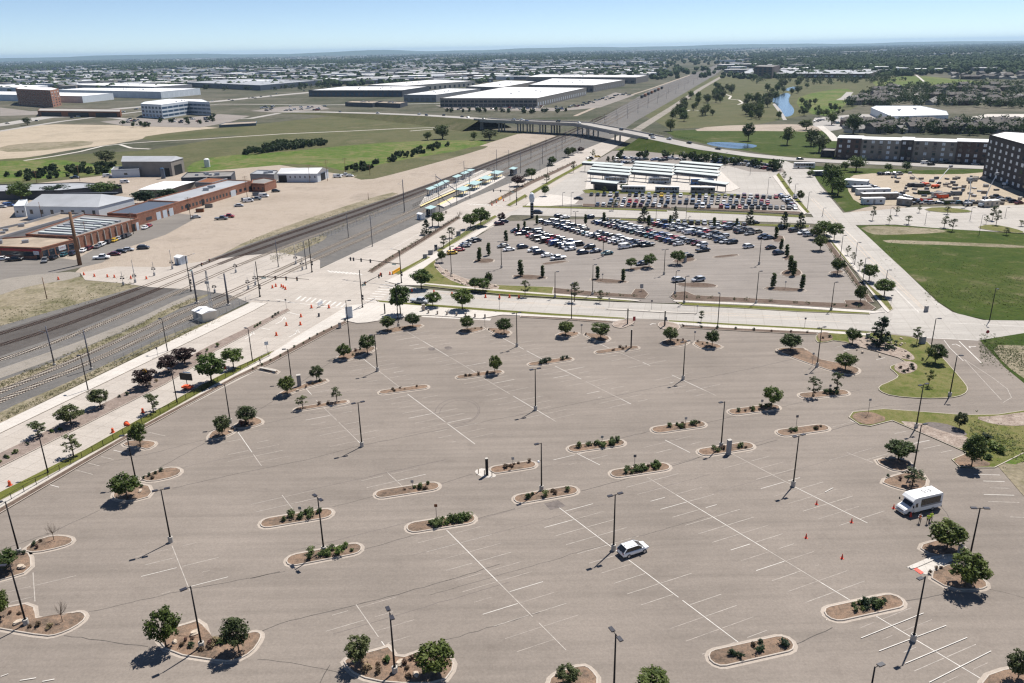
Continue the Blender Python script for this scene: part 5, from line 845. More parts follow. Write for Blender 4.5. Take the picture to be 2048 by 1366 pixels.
for x, y, tp, lb, m in [(601, 1028, 1013, 'small sign in the shrubs of the island with dry soil', 'galv'), (825, 975, 960, 'small sign on the island with dry grassy edges', 'galv'), (873, 1036, 1008, 'brown sign on a tall post on the densely planted island', 'rust'), (1026, 936, 914, 'small sign on the island beside the ticket post', 'galv'), (1371, 851, 834, 'small sign on the island of dark spread shrubs', 'galv'), (1269, 935, 909, 'grey sign on the island at the head of the longest divider', 'pole_grey'), (1204, 887, 871, 'small sign on the island of bunched shrubs', 'galv'), (1523, 815, 799, 'small sign left of the tree on its island', 'galv'), (1592, 855, 830, 'tall sign on the island of many brown shrubs', 'pole_grey'), (1659, 785, 769, 'sign between two young trees', 'pole_grey'), (1624, 732, 705, 'sign on the long bent bed', 'galv'), (1736, 829, 797, 'sign at the tip of the rough green beyond the drive bend', 'galv'), (1609, 655, 635, 'sign on the verge right of the drive', 'pole_grey'), (970, 656, 634, 'sign beside two beds by the bollards', 'galv'), (1163, 666, 648, 'sign between two beds left of the drive', 'galv'), (1389, 681, 662, 'sign between two beds right of the drive', 'galv'), (1205, 560, 547, 'sign on a mulch island of the crowded car park', 'galv'), (1570, 578, 562, 'sign on a right-hand mulch island of the crowded car park', 'galv'), (1218, 616, 596, 'sign at the tip of the concrete street median', 'galv'), (1394, 626, 610, 'sign at the far tip of the concrete street median', 'galv'), (1303, 619, 600, 'wide sign at the middle of the concrete street median', 'pole_grey'), (573, 617, 598, 'sign at the tip of the planted median', 'pole_grey'), (999, 620, 596, 'sign on the street verge near the barrels', 'pole_grey')]:
    post_sign(x, y, tp, lb, .5, .5, m)
post_sign(535, 706, 683, 'pale blue sign on the verge by the pedestrian', .9, .9, 'blind', -1.2); post_sign(316, 713, 694, 'narrow sign on the railway-side pavement', .4, .6, 'pole_grey')
post_sign(1972, 680, 660, 'red octagonal stop sign at the drive mouth', .9, .9, 'sign_red', -1.57, .2, 'stop sign', 'oct'); post_sign(1268, 648, 633, 'maroon sign beside the black post of the drive', .7, 1.2, 'sign_red'); post_sign(1331, 650, 634, 'dark blue sign beside the drive', .6, 1.0, 'window_blue'); post_sign(1781, 612, 590, 'street sign at the right-hand corner', .7, .3, 'pole_grey'); post_sign(1283, 582, 568, 'two-panel sign by the far drive', 1.0, 1.3, 'galv')
t = thing('warning_sign', 'yellow diamond warning sign with plaque in front of a purple tree', 'warning sign', P(296, 776, .25), -.4); h = HT(296, 776, 742, .25)
MB().tube([(0, 0, 0), (0, 0, h + .5)], .05, 6).build('post', 'pole_grey', t); MB().add([(0, -.1, h - .7), (.7, -.1, h), (0, -.1, h + .7), (-.7, -.1, h), (0, -.07, h - .7), (.7, -.07, h), (0, -.07, h + .7), (-.7, -.07, h)], [(0, 1, 2, 3), (7, 6, 5, 4), (0, 4, 5, 1), (1, 5, 6, 2), (2, 6, 7, 3), (3, 7, 4, 0)]).build('diamond_panel', 'yellow', t); MB().box(-.35, .35, -.1, -.07, h - 1.5, h - .85).build('plaque', 'yellow', t)
ar = MB(); ar.box(-.07, .07, -.125, -.105, h - .4, h + .15); ar.box(-.28, .28, -.125, -.105, h - .05, h + .05); ar.add([(-.2, -.115, h + .1), (.2, -.115, h + .1), (0, -.115, h + .42)], [(0, 1, 2)]); ar.build('black_symbol', 'black', t)
t = thing('message_board_trailer', 'portable message board with black panel on an orange trailer', 'message board', P(376, 779, .13), -.25)
MB().box(-1.5, 1.5, -.12, .12, 2.3, 3.9).build('display_panel', 'black', t); MB().tube([(0, 0, .6), (0, 0, 2.4)], .08, 8).build('mast', 'pole_grey', t); b = MB(); b.box(-1.2, 1.1, -.6, .6, .45, .85); b.box(-.7, .5, -.45, .45, .85, 1.05); b.build('trailer_body', 'orange', t); MB().tube([(1.1, 0, .55), (2.3, .3, .5)], .06, 6).build('tow_bar', 'pole_grey', t); MB().box(-.9, .9, .25, .65, 3.92, 3.97).build('solar_panel', 'window_blue', t)
for s in (-1, 1): MB().tube([(-.1, s * .62, .32), (-.1, s * .78, .32)], .32, 12).build('wheel', 'tyre', t)
def box_thing(name, label, cat, x, y, top, w_, d_, mat, rz=0, z=.25, group=None, extra=None):
    h = HT(x, y, top, z); t = thing(name, label, cat, P(x, y, z), rz, group); MB().box(-w_ / 2, w_ / 2, -d_ / 2, d_ / 2, .06, h).build('cabinet', mat, t); MB().box(-w_ / 2 - .04, w_ / 2 + .04, -d_ / 2 - .04, d_ / 2 + .04, h, h + .06).build('cap', 'concrete', t); MB().box(-w_ / 2 - .08, w_ / 2 + .08, -d_ / 2 - .08, d_ / 2 + .08, -.05, .06).build('plinth', 'concrete', t); MB().box(-w_ * .35, w_ * .35, -d_ / 2 - .02, -d_ / 2 + .01, h * .3, h * .9).build('door', extra or mat, t); return t
GM = 'machines and cabinets of the car park'
box_thing('fee_machine', 'grey fee machine cabinet on a shrub island with a lamp post', 'machine', 1457, 907, 880, .7, .6, 'wall_grey', .3, RZ + .1, GM); box_thing('fee_machine', 'grey fee machine cabinet between two small trees', 'machine', 599, 772, 750, .85, .8, 'wall_grey', .3, RZ + .1, GM); box_thing('fee_machine', 'pale fee machine beside the paved ramp', 'machine', 1919, 1110, 1091, .5, .5, 'wall_grey', .3, RZ + .1, GM); box_thing('fee_machine', 'grey machine beside a leafy tree in the crowded car park', 'machine', 1370, 524, 510, .8, .8, 'wall_grey', .3, RZ + .1, GM)
box_thing('ticket_post', 'tall black ticket post on a pale concrete pad', 'post', 974, 950, 917, .42, .42, 'black', .3, RZ + .03, None, 'pole_dark'); box_thing('sign_pillar', 'broad grey-blue sign slab on the corner plaza', 'sign pillar', 699, 635, 613, 1.9, .5, 'blind', .1, .25, None, 'wall_white'); box_thing('totem_post', 'slim black totem on the corner plaza', 'post', 770, 627, 607, .3, .3, 'black', 0, .25); box_thing('drive_post', 'black post left of the near drive', 'post', 1255, 648, 617, .28, .28, 'black', 0, .25); box_thing('drive_post', 'black post right of the near drive', 'post', 1329, 652, 622, .28, .28, 'black', 0, .25); box_thing('island_post', 'black post at the end of a brown-shrub island', 'post', 1262, 696, 659, .3, .3, 'black', 0, .2)
GU = 'utility cabinets'
for x, y, tp, w_, m, lb in [(1844, 686, 673, 1.3, 'wall_grey', 'dark grey utility box on the entrance green'), (1735, 676, 667, .8, 'wall_grey', 'pale utility box beside the big spruce'), (917, 471, 462, 1.6, 'wall_grey', 'utility box nearest the bright trees on the verge'), (861, 508, 500, 1.6, 'wall_grey', 'utility box middle of three on the verge'), (850, 516, 508, 1.4, 'wall_grey', 'utility box lowest of three on the verge'), (872, 500, 489, 1.1, 'wall_dark', 'dark tall utility cabinet on the verge'), (1852, 622, 612, .9, 'wall_grey', 'small box by the right-hand corner'), (847, 621, 609, .8, 'stone', 'stone pier at the end of the bollard row'), (638, 632, 626, .5, 'wall_dark', 'short dark push-button post at the plaza'), (680, 655, 645, .8, 'concrete', 'small concrete block beside the sign slab')]: box_thing('utility_cabinet', lb, 'cabinet', x, y, tp, w_, w_ * .7, m, .2, .25, GU)
for i, (x, y) in enumerate(((857, 626), (875, 628), (894, 629), (913, 631), (931, 632), (950, 634), (970, 635))):
    t = thing('bollard', 'square stone bollard in the row beside the plaza', 'bollard', P(x, y + 1, RZ + .01), .1, 'bollards'); MB().box(-.22, .22, -.22, .22, 0, 1.05).build('shaft', 'stone', t); MB().box(-.25, .25, -.25, .25, 1.05, 1.15).build('cap', 'concrete', t)
for x, y in ((957, 947), (969, 951), (984, 952)): o = MB().lathe([(0, .08), (1.0, .08), (1.05, .04)], 8).build('guard_post', 'paint_yellow', None, P(x, y, RZ + .03)); tag(o, 'yellow guard post around the tall black ticket post', 'bollard', 'guard posts')
t = thing('bench', 'long low concrete bench beside the metal fence', 'bench', P(536, 741, .3), ANG((514, 739), (556, 748))); MB().box(-2.6, 2.6, -.3, .3, .28, .42).build('seat', 'concrete', t)
for s in (-1.8, 1.8): MB().box(s - .25, s + .25, -.25, .25, -.1, .28).build('leg', 'concrete', t)
# ---- huts by the tracks
def hut(name, label, a, b, depth, h, wall, roof, group=None):
    A, B = P(*a, .1), P(*b, .1); t = thing(name, label, 'hut', A, ANG(a, b)); L = (B - A).length; MB().box(0, L, 0, depth, 0, h).build('wall', wall, t)
    r = MB(); r.add([(-.15, -.2, h), (L + .15, -.2, h), (L + .15, depth / 2, h + .55), (-.15, depth / 2, h + .55), (-.15, depth + .2, h), (L + .15, depth + .2, h)], [(0, 1, 2, 3), (3, 2, 5, 4), (0, 3, 4), (1, 5, 2), (0, 4, 5, 1)]); r.build('roof', roof, t); MB().box(L * .35, L * .35 + .9, -.03, 0.0, .1, 2.1).build('door', 'wall_grey', t); return t
hut('signal_hut', 'beige signal hut with white roof beside the light-rail fence', (387, 638), (407, 646), 4.2, 2.6, 'wall_cream', 'roof_white'); hut('signal_hut', 'small grey signal hut beside the railway crossing', (350, 528), (362, 530), 3.0, 2.6, 'blind', 'roof_white'); hut('signal_hut', 'grey equipment cabinet beside the ticket shelter', (834, 438), (843, 440), 2.2, 2.4, 'blind', 'roof_white')
# ---- fences
def fence(pts, label, h, step, z=.25, mat='pole_dark', mesh=.16, pr=.012, name='fence'):
    L = PL(pts, z); o3 = Vector((*L[0], z)); t = thing(name, label, 'fence', o3); pos = resample(L, step); loc = lambda p, zz: (p[0] - o3.x, p[1] - o3.y, zz); n0 = None
    me = MB().box(-.035, .035, -.035, .035, 0, h).mesh('post', mat)
    for p, a in pos[:300]: link('post', me, t, loc(p, 0), a)
    for zz, nm in ((h - .04, 'top_rail'), (.12, 'bottom_rail')): MB().tube([loc(p, zz) for p in L], .03, 5).build(nm, mat, t)
    mb = MB()
    for p, a in resample(L, mesh):
        q = loc(p, 0); d = pr; mb.add([(q[0] - d * math.cos(a), q[1] - d * math.sin(a), .12), (q[0] + d * math.cos(a), q[1] + d * math.sin(a), .12), (q[0] + d * math.cos(a), q[1] + d * math.sin(a), h - .05), (q[0] - d * math.cos(a), q[1] - d * math.sin(a), h - .05)], [(0, 1, 2, 3)])
    kind(mb.build('mesh_infill', mat, t), 'stuff'); return t
fence([(-250, 1158), (0, 1012), (140, 930), (284, 848), (400, 784), (473, 746), (541, 711)], 'black metal railing between the pavement and the empty car park', 1.2, 2.5, .25, 'pole_dark', .14, .008)
fence([(230, 727), (330, 681), (375, 660), (440, 630), (503, 601)], 'chain-link fence between the light-rail tracks and the pavement', 1.9, 3.0, .1, 'galv', .12, .008); fence([(822, 496), (850, 478), (880, 458), (915, 435)], 'dark railing along the planted median', 1.1, 2.4, .25, 'pole_dark', .2, .02); fence([(560, 512), (640, 480), (720, 447), (800, 412)], 'chain-link fence between the freight and light-rail tracks', 2.2, 3.0, .1, 'galv', .25, .012); fence([(860, 508), (930, 470), (985, 440)], 'metal railing beside the crowded car park', 1.2, 2.5, .25, 'galv', .25, .01)
# ---- railway tracks
def track(pts, label, sl='sleeper', skip=(), far=1, wires=False):
    W = chaikin(PL(pts, .1), 2, False); o3 = Vector((*W[0], .08)); t = thing('railway_track', label, 'railway track', o3, 0, 'railway tracks')
    W0 = [(p[0] - o3.x, p[1] - o3.y) for p in W]
    for s in (-1, 1):
        L, Rr = strip_pts(W0, 1.5); ln = L if s > 0 else Rr; ribbon(MB(), [tuple(p) for p in ln], .11, .20, .2).build('rail', 'rail', t)
    mb = MB(); n = 0; sk = [(P(a, 600).x, P(b, 600).x) for a, b in skip]
    for p, a in resample(W0, .72):
        q = (p[0] + o3.x, p[1] + o3.y); d = math.hypot(*q)
        if d > 900 or skip and skip[0][0] < q[1] < skip[0][1]: continue
        if d > 420 and n % 2: n += 1; continue
        mb.cbox((p[0], p[1], .06), (.27 if d < 420 else .4, 2.5, .1), a); n += 1
    kind(mb.build('sleepers', sl, t), 'stuff'); return W
ycr = (P(430, 590).y, P(560, 545).y); yf = (P(330, 577).y, P(420, 530).y)
TA = track([(-500, 1035), (0, 801), (191, 720), (383, 633), (481, 590), (631, 518), (746, 469), (855, 419), (960, 372), (1060, 326), (1150, 284), (1230, 242), (1330, 187), (1452, 127)], 'light-rail track with pale sleepers nearest the boulevard', skip=(ycr,))
TB = track([(-500, 1005), (0, 784), (164, 713), (383, 616), (448, 590), (540, 549), (620, 512), (735, 461), (845, 412), (950, 364), (1050, 320), (1145, 279), (1225, 238), (1325, 184), (1450, 127)], 'light-rail track with pale sleepers, second from the boulevard', skip=((P(400, 600).y, P(545, 545).y),))
track([(-500, 868), (0, 721), (137, 675), (273, 620), (361, 582), (440, 546), (560, 497), (700, 446), (850, 388), (1000, 329), (1100, 290), (1180, 254), (1280, 203), (1440, 127)], 'freight track with pale sleepers in the middle of the corridor', skip=(yf,))
track([(-500, 830), (0, 691), (131, 650), (224, 615), (314, 579), (400, 543), (520, 497), (700, 436), (860, 377), (1000, 322), (1100, 284), (1175, 252), (1275, 201), (1438, 127)], 'freight track with dark timber sleepers', 'sleeper_wood', skip=(yf,))
track([(-500, 800), (0, 669), (137, 626), (287, 574), (380, 538), (500, 493), (640, 446), (800, 392), (1000, 317), (1095, 281), (1170, 249), (1270, 199), (1435, 127)], 'farthest freight track with dark timber sleepers', 'sleeper_wood', skip=(yf,))
# ---- catenary masts and wires
GC = 'catenary masts'
def mast(x, y, top, label, r=.14, arm=None, mat='pole_grey'):
    h = HT(x, y, top, .1); t = thing('catenary_mast', label, 'mast', P(x, y, .1), 0, GC); MB().tube([(0, 0, .4), (0, 0, h)], [r, r * .8], 8).build('mast', mat, t, smooth=True); MB().lathe([(0, r * 2.2), (.4, r * 2.1)], 10).build('foundation', 'concrete', t)
    if arm: d = Vector((math.cos(arm[0]), math.sin(arm[0]), 0)) * arm[1]; MB().tube([(0, 0, h * .82), tuple(d + Vector((0, 0, h * .86)))], .04, 6).build('cantilever', 'galv', t); MB().tube([(0, 0, h * .97), tuple(d * .9 + Vector((0, 0, h * .86)))], .03, 5).build('stay', 'galv', t)
    return t
AW = ANG((0, 784), (383, 616)) + math.pi / 2
for x, y, tp, r, lb in [(109, 730, 652, .17, 'catenary mast left of two between weeds and light-rail tracks'), (183, 738, 660, .17, 'catenary mast right of two beside the light-rail tracks'), (394, 606, 542, .30, 'thick grey catenary mast left of the lattice mast at the crossing'), (457, 610, 547, .30, 'thick grey catenary mast right of the lattice mast at the crossing'), (557, 534, 480, .15, 'catenary mast just past the crossing'), (613, 538, 482, .15, 'catenary mast beside the tall signal mast'), (697, 475, 428, .14, 'catenary mast beside weeds between the tracks'), (745, 493, 430, .15, 'catenary mast beside the light-rail ballast'), (809, 424, 359, .22, 'thick catenary mast at the platform end')]:
    mast(x, y, tp, lb, r, (AW, 2.6))
for x, y, tp in [(879, 423, 376), (914, 409, 362), (940, 395, 345), (873, 378, 348), (929, 360, 322), (989, 366, 328), (994, 352, 299), (1041, 346, 302), (1018, 335, 300), (1062, 318, 285), (1085, 328, 290), (1112, 318, 285)]: mast(x, y, tp, 'catenary mast standing around the station platforms', .15, (AW, 3))
for k in range(17):
    u = k / 16; y = 302 - 168 * u ** .82; xa = 1108 + (1452 - 1108) * u ** .80
    for dx, s in ((-14 * (1 - u) - 2, 0), (14 * (1 - u) + 2, 1)):
        hh = 9.5; p = P(xa + dx, y - (6 - 5 * u) * (1 if s else -1) * 0, .1); t = thing('catenary_mast', 'catenary mast in the long row receding beyond the platforms', 'mast', p, 0, GC); MB().tube([(0, 0, 0), (0, 0, hh)], [.16, .13], 5).build('mast', 'pole_grey', t); MB().tube([(0, 0, 8), (2.5 * (1 if not s else -1), 0, 8)], .07, 4).build('cantilever', 'galv', t)
for Wt, lb in ((TA, 'overhead contact wire above the light-rail track nearest the boulevard'), (TB, 'overhead contact wire above the second light-rail track')):
    o3 = Vector((*Wt[0], 5.6)); o = MB().tube([(p[0] - o3.x, p[1] - o3.y, 0) for p in Wt], .014, 4).build('contact_wire', 'pole_grey', None, o3); tag(o, lb, 'wire')
    o = MB().tube([(p[0] - o3.x, p[1] - o3.y, 1.2) for p in Wt], .014, 4).build('messenger_wire', 'pole_grey', None, o3); tag(o, lb.replace('contact', 'messenger'), 'wire')
# lattice mast
h = HT(425, 632, 541, .1); t = thing('lattice_mast', 'tapering lattice mast with equipment beside the beige hut', 'mast', P(425, 632, .1)); legs = [(-.4, -.4), (.4, -.4), (.4, .4), (-.4, .4)]
for a, b in legs: MB().tube([(a, b, 0), (a * .35, b * .35, h)], .05, 5).build('leg', 'galv', t)
br = MB()
for k in range(9):
    for i in range(4):
        z0, z1 = h * k / 9, h * (k + 1) / 9; f0, f1 = 1 - .65 * k / 9, 1 - .65 * (k + 1) / 9; a, b = legs[i], legs[(i + 1) % 4]; br.tube([(a[0] * f0, a[1] * f0, z0), (b[0] * f1, b[1] * f1, z1)], .03, 4)
br.build('bracing', 'galv', t); MB().cbox((0, -.4, h * .75), (1.1, .4, .7)).build('equipment_box', 'wall_grey', t)
# ---- timber and steel utility poles
def upole(x, y, top, label, r=.16, cross=True, mat='wood_pole', z=.05):
    h = HT(x, y, top, z); t = thing('utility_pole', label, 'utility pole', P(x, y, z), .4, 'utility poles'); MB().tube([(0, 0, 0), (0, 0, h)], [r, r * .65], 8).build('pole', mat, t, smooth=True)
    if cross:
        for k in (.95, .86): MB().box(-1.3, 1.3, -.06, .06, h * k, h * k + .12).build('crossarm', mat, t)
        for s in (-1.1, -.4, .4, 1.1): MB().tube([(s, 0, h * .95 + .1), (s, 0, h * .95 + .4)], .05, 5).build('insulator', 'wall_grey', t)
upole(160, 530, 424, 'very thick leaning brown timber pole beside the yard entrance', .75, False); FIRSTP = bpy.data.objects['utility_pole']; FIRSTP.rotation_euler = (.0, .015, 0)
for x, y, tp, lb in [(267, 468, 425, 'timber pole in front of the brick wall by the loading door'), (175, 485, 443, 'timber pole along the brick wall middle'), (382, 440, 394, 'timber pole in front of the long brick building'), (106, 430, 402, 'pole with three arms in front of the white metal building'), (85, 440, 404, 'thin pole left of the three-armed pole'), (495, 397, 352, 'timber pole by the blue bins'), (620, 366, 330, 'pole beside the white shed'), (94, 598, 554, 'thin dark pole on the dry weeds'), (655, 362, 320, 'tall pole right of the white shed'), (691, 345, 316, 'pole on the meadow edge'), (740, 350, 330, 'short pole by the weeds'), (74, 366, 342, 'pole beside the scrub left of the workshop'), (160, 362, 330, 'pole among junk by the workshop'), (737, 400, 385, 'post at the weedy bank')]: upole(x, y, tp, lb, .14, tp not in (404, 554, 385))
# ================================================================ vehicles
# side profiles: body stations (x, z bottom, z top, half width), glasshouse (rear base, rear top, front top, front base, roof z, belt z)
CARS = {
 'sedan': (4.7, .9, [(-2.35, .35, .72, .72), (-2.2, .26, .92, .84), (-1.5, .22, .98, .89), (0, .2, .95, .9), (1.0, .2, .93, .89), (1.9, .24, .80, .84), (2.3, .3, .62, .7)], (-1.75, -.95, .55, 1.25, 1.43, .93)),
 'hatchback': (4.2, .88, [(-2.1, .35, .85, .74), (-2.0, .26, .98, .84), (-1.2, .22, 1.0, .88), (.2, .2, .98, .88), (1.0, .2, .95, .87), (1.7, .24, .82, .82), (2.08, .3, .64, .7)], (-2.0, -1.6, .45, 1.15, 1.48, .96)),
 'suv': (4.65, .94, [(-2.34, .45, .80, .74), (-2.26, .36, 1.02, .88), (-1.9, .28, 1.10, .93), (-.6, .26, 1.07, .94), (.5, .26, 1.04, .94), (1.35, .26, 1.02, .92), (1.85, .29, .95, .86), (2.15, .33, .86, .74), (2.32, .4, .7, .5)], (-2.28, -1.60, .30, 1.45, 1.66, 1.04)),
 'pickup': (5.8, .98, [(-2.9, .5, 1.0, .92), (-2.8, .42, 1.1, .97), (-.6, .36, 1.1, .98), (.8, .34, 1.12, .98), (1.5, .34, 1.15, .97), (2.5, .36, 1.08, .94), (2.86, .42, .85, .84)], (-.75, -.5, 1.0, 1.6, 1.85, 1.12)),
 'van': (5.2, 1.0, [(-2.6, .4, 1.05, .95), (-2.5, .34, 1.2, .99), (-1.0, .3, 1.22, 1.0), (.8, .3, 1.2, 1.0), (1.6, .3, 1.15, .97), (2.2, .32, 1.05, .92), (2.56, .38, .8, .8)], (-2.52, -2.35, 1.05, 1.8, 2.05, 1.2))}
def car_parts(k, simple=False):
    key = ('car', k, simple)
    if key in PROTO: return PROTO[key]
    L, hw, st, (ra, rb, fb, fa, zr, zb) = CARS[k]; b = MB(); n = 10; vs = []
    for x, z0, z1, h in st:
        half = [(h * .86, z0), (h * .985, z0 + .12), (h, (z0 + z1) / 2), (h * .97, z1 - .10), (h * .80, z1)]; ringp = half + [(-y, z) for y, z in reversed(half)]
        vs += [(x, y, z) for y, z in ringp]
    fs = []
    for i in range(len(st) - 1):
        for j in range(n): fs.append((i * n + j, (i + 1) * n + j, (i + 1) * n + (j + 1) % n, i * n + (j + 1) % n))
    fs += [tuple(range(n)), tuple(reversed(range((len(st) - 1) * n, len(st) * n)))]; b.add(vs, fs)
    tw, bw = hw * (.80 if k in ('suv', 'van') else .75), hw * .93; g = MB()
    base = [(ra, -bw, zb - .04), (fa, -bw, zb - .04), (fa, bw, zb - .04), (ra, bw, zb - .04)]; topp = [(rb, -tw, zr - .04), (fb, -tw, zr - .04), (fb, tw, zr - .04), (rb, tw, zr - .04)]
    g.add(base + topp, [(0, 1, 5, 4), (1, 2, 6, 5), (2, 3, 7, 6), (3, 0, 4, 7), (4, 5, 6, 7)])
    # roof panel, pillars
    rv = [(rb - .08, -tw - .03, zr - .05), (fb + .05, -tw - .03, zr - .05), (fb + .05, tw + .03, zr - .05), (rb - .08, tw + .03, zr - .05), (rb + .1, -tw + .1, zr + .02), (fb - .1, -tw + .1, zr + .02), (fb - .1, tw - .1, zr + .02), (rb + .1, tw - .1, zr + .02)]
    b.add(rv, [(3, 2, 1, 0), (4, 5, 6, 7), (0, 1, 5, 4), (1, 2, 6, 5), (2, 3, 7, 6), (3, 0, 4, 7)])
    mids = [((ra + .08, rb + .04), .2 if k in ('suv', 'hatchback', 'van') else .13), ((fa, fb), .09)]
    for s in (-1, 1):
        for (xa, xt), wd in mids: b.tube([(xa, s * (bw - .02), zb - .04), (xt, s * (tw - .015), zr - .03)], [wd * .5, wd * .42], 4, False)
    if k == 'van': b.box(-2.45, -.2, -1.0 * .93, 1.0 * .93, zb, zr - .25)
    if k == 'pickup': b.box(-2.75, -.85, -.78, .78, .9, 1.0)
    if simple:
        m = MB(); m.v, m.f, m.m = b.v, b.f, [0] * len(b.f); m.cur = 1; m.add(g.v, g.f); m.cur = 2
        for x in (-L * .29, L * .30): m.tube([(x, -hw - .01, .33), (x, hw + .01, .33)], .34, 8)
        PROTO[key] = m.mesh('car_body', ['car_paint', 'car_glass', 'tyre']); return PROTO[key]
    wh = MB().tube([(0, -.12, 0), (0, .12, 0)], .34, 14).mesh('wheel', 'tyre'); rm = MB().tube([(0, -.135, 0), (0, .135, 0)], .21, 12).mesh('rim', 'rim')
    hl = MB().cbox((0, 0, 0), (.22, .38, .16)).mesh('headlight', 'head_lamp'); tl = MB().cbox((0, 0, 0), (.16, .34, .2)).mesh('tail_light', 'tail_lamp')
    PROTO[key] = (b.mesh('body', 'car_paint', True), g.mesh('windows', 'car_glass'), wh, rm, hl, tl)
    for p in PROTO[key][0].polygons: p.use_smooth = p.index < (len(st) - 1) * n and p.normal.z > -.2
    return PROTO[key]
def car(k, loc, rz, col, label, group, full=True, detail=False):
    nm = {'sedan': 'sedan_car', 'hatchback': 'hatchback_car', 'suv': 'suv_car', 'pickup': 'pickup_truck', 'van': 'van'}[k]
    if not full:
        o = link(nm, car_parts(k, True), None, loc, rz, col); return tag(o, label, {'pickup': 'pickup', 'van': 'van'}.get(k, 'car'), group)
    bm, gm, wh, rm, hl, tl = car_parts(k); t = thing(nm, label, {'pickup': 'pickup', 'van': 'van'}.get(k, 'car'), loc, rz, group); L, hw, st, _ = CARS[k]
    link('body', bm, t, col=col); link('windows', gm, t)
    for x in (-L * .29, L * .30):
        for s in (-1, 1):
            w_ = link('wheel', wh, t, (x, s * (hw - .1), .34))
            if detail: link('rim', rm, w_)
    for s in (-1, 1): link('headlight', hl, t, (L / 2 - .2, s * hw * .66, st[-2][2] - .12)); link('tail_light', tl, t, (-L / 2 + .1, s * hw * .72, st[1][2] - .16))
    if detail:
        for s in (-1, 1): MB().cbox((.95, s * (hw + .06), 1.12), (.18, .2, .14)).build('mirror', 'car_paint', t, col=col); MB().box(-1.3, .5, -.02, .02, 0, .03).build('roof_rail', 'chrome', t, (0, s * hw * .68, 1.7)); MB().box(-1.0, 1.0, -.015, .015, .28, .42).build('sill_trim', 'trim_black', t, (0, s * (hw - .015), 0))
        MB().box(-.02, .02, -.28, .28, .62, .76).build('number_plate', 'sign_white', t, (-L / 2 - .005, 0, 0)); MB().box(-.02, .02, -.75, .75, .36, .52).build('rear_bumper', 'trim_black', t, (-L / 2 - .01, 0, 0)); MB().box(-.02, .03, -.45, .45, .5, .72).build('grille', 'trim_black', t, (L / 2 - .06, 0, 0)); MB().box(-.12, .1, -.02, .02, 0, .06).build('antenna_fin', 'trim_black', t, (-1.5, 0, 1.72))
    return t
COLS = {'white': (.80, .80, .80), 'silver': (.45, .46, .48), 'grey': (.17, .175, .18), 'black': (.014, .015, .018), 'navy': (.018, .03, .065), 'blue': (.03, .09, .28), 'red': (.35, .018, .02), 'maroon': (.11, .012, .018), 'teal': (.02, .10, .12), 'beige': (.42, .37, .28), 'yellow': (.70, .45, .02), 'green': (.03, .07, .045), 'charcoal': (.05, .053, .06)}
rc = random.Random(21)
def rcol(): return rc.choices(list(COLS), [22, 11, 10, 23, 14, 5, 4, 3, 2, 2, .4, 1, 13])[0]
def rkind(): return rc.choices(['sedan', 'hatchback', 'suv', 'pickup', 'van'], [30, 12, 44, 9, 5])[0]
NC = {'n': 0}
def car_at(x, y, ang, k=None, c=None, where='', group=None, z=RZ, full=True, detail=False):
    k = k or rkind(); c = c or rcol(); NC['n'] += 1; kn = {'suv': 'SUV', 'pickup': 'pickup truck'}.get(k, k)
    return car(k, P(x, y, z + .01), ang, COLS[c], '%s %s %s' % (c, kn, where), group, full, detail)
# near vehicles
car_at(1266, 1105, ANG((1247, 1108), (1295, 1093)) + .02, 'suv', 'white', 'with dark windows parked alone beside a lamp post in the empty lot', None, detail=True)
car_at(840, 606, ANG((820, 604), (866, 609)) - .05, 'pickup', 'silver', 'with a bed cover waiting behind two street trees', None, .12, detail=True)
# crowded car park
GP = 'cars of the crowded car park'
def car_row(a, b, where, fills=((0, 1), (0, 1)), prob=.92, sp=2.75):
    A, B = P(*a, RZ).xy, P(*b, RZ).xy; d = (B - A); L = d.length; d.normalize(); sp /= abs(d.x * _sdir.y - d.y * _sdir.x); t = sp * .5
    while t < L:
        for s, (f0, f1) in zip((-1, 1), fills):
            if not f0 <= t / L <= f1 or rc.random() > prob: continue
            k = rkind(); c = rcol(); off = CARS[k][0] / 2 + rc.uniform(.2, .7); p = A + d * t + _sdir * (s * off); flip = rc.random() < .25
            car(k, (p.x, p.y, RZ + .01), SA + (0 if (s < 0) != flip else math.pi) + rc.uniform(-.03, .03), COLS[c], '%s %s in the %s of the crowded car park' % (c, {'suv': 'SUV', 'pickup': 'pickup truck'}.get(k, k), where), GP); NC['n'] += 1
        t += sp
car_row((1040, 462), (1150, 496), 'leftmost double row'); car_row((1092, 443), (1290, 498), 'second double row', ((0, .86), (0, 1))); car_row((1192, 442), (1405, 498), 'third double row', ((0, .9), (0, 1))); car_row((1312, 447), (1462, 482), 'fourth double row', ((0, 1), (0, .9))); car_row((1440, 453), (1520, 470), 'short right-hand row', ((0, 1), (0, .7)), .8)
DN = ANG((1303, 438), (1304, 446))
for i in range(15): car_at(1303 + i * 13.2, 445 + i * .45, DN + rc.choice((0, math.pi)), None, None, 'nosed up to the station street verge', GP)
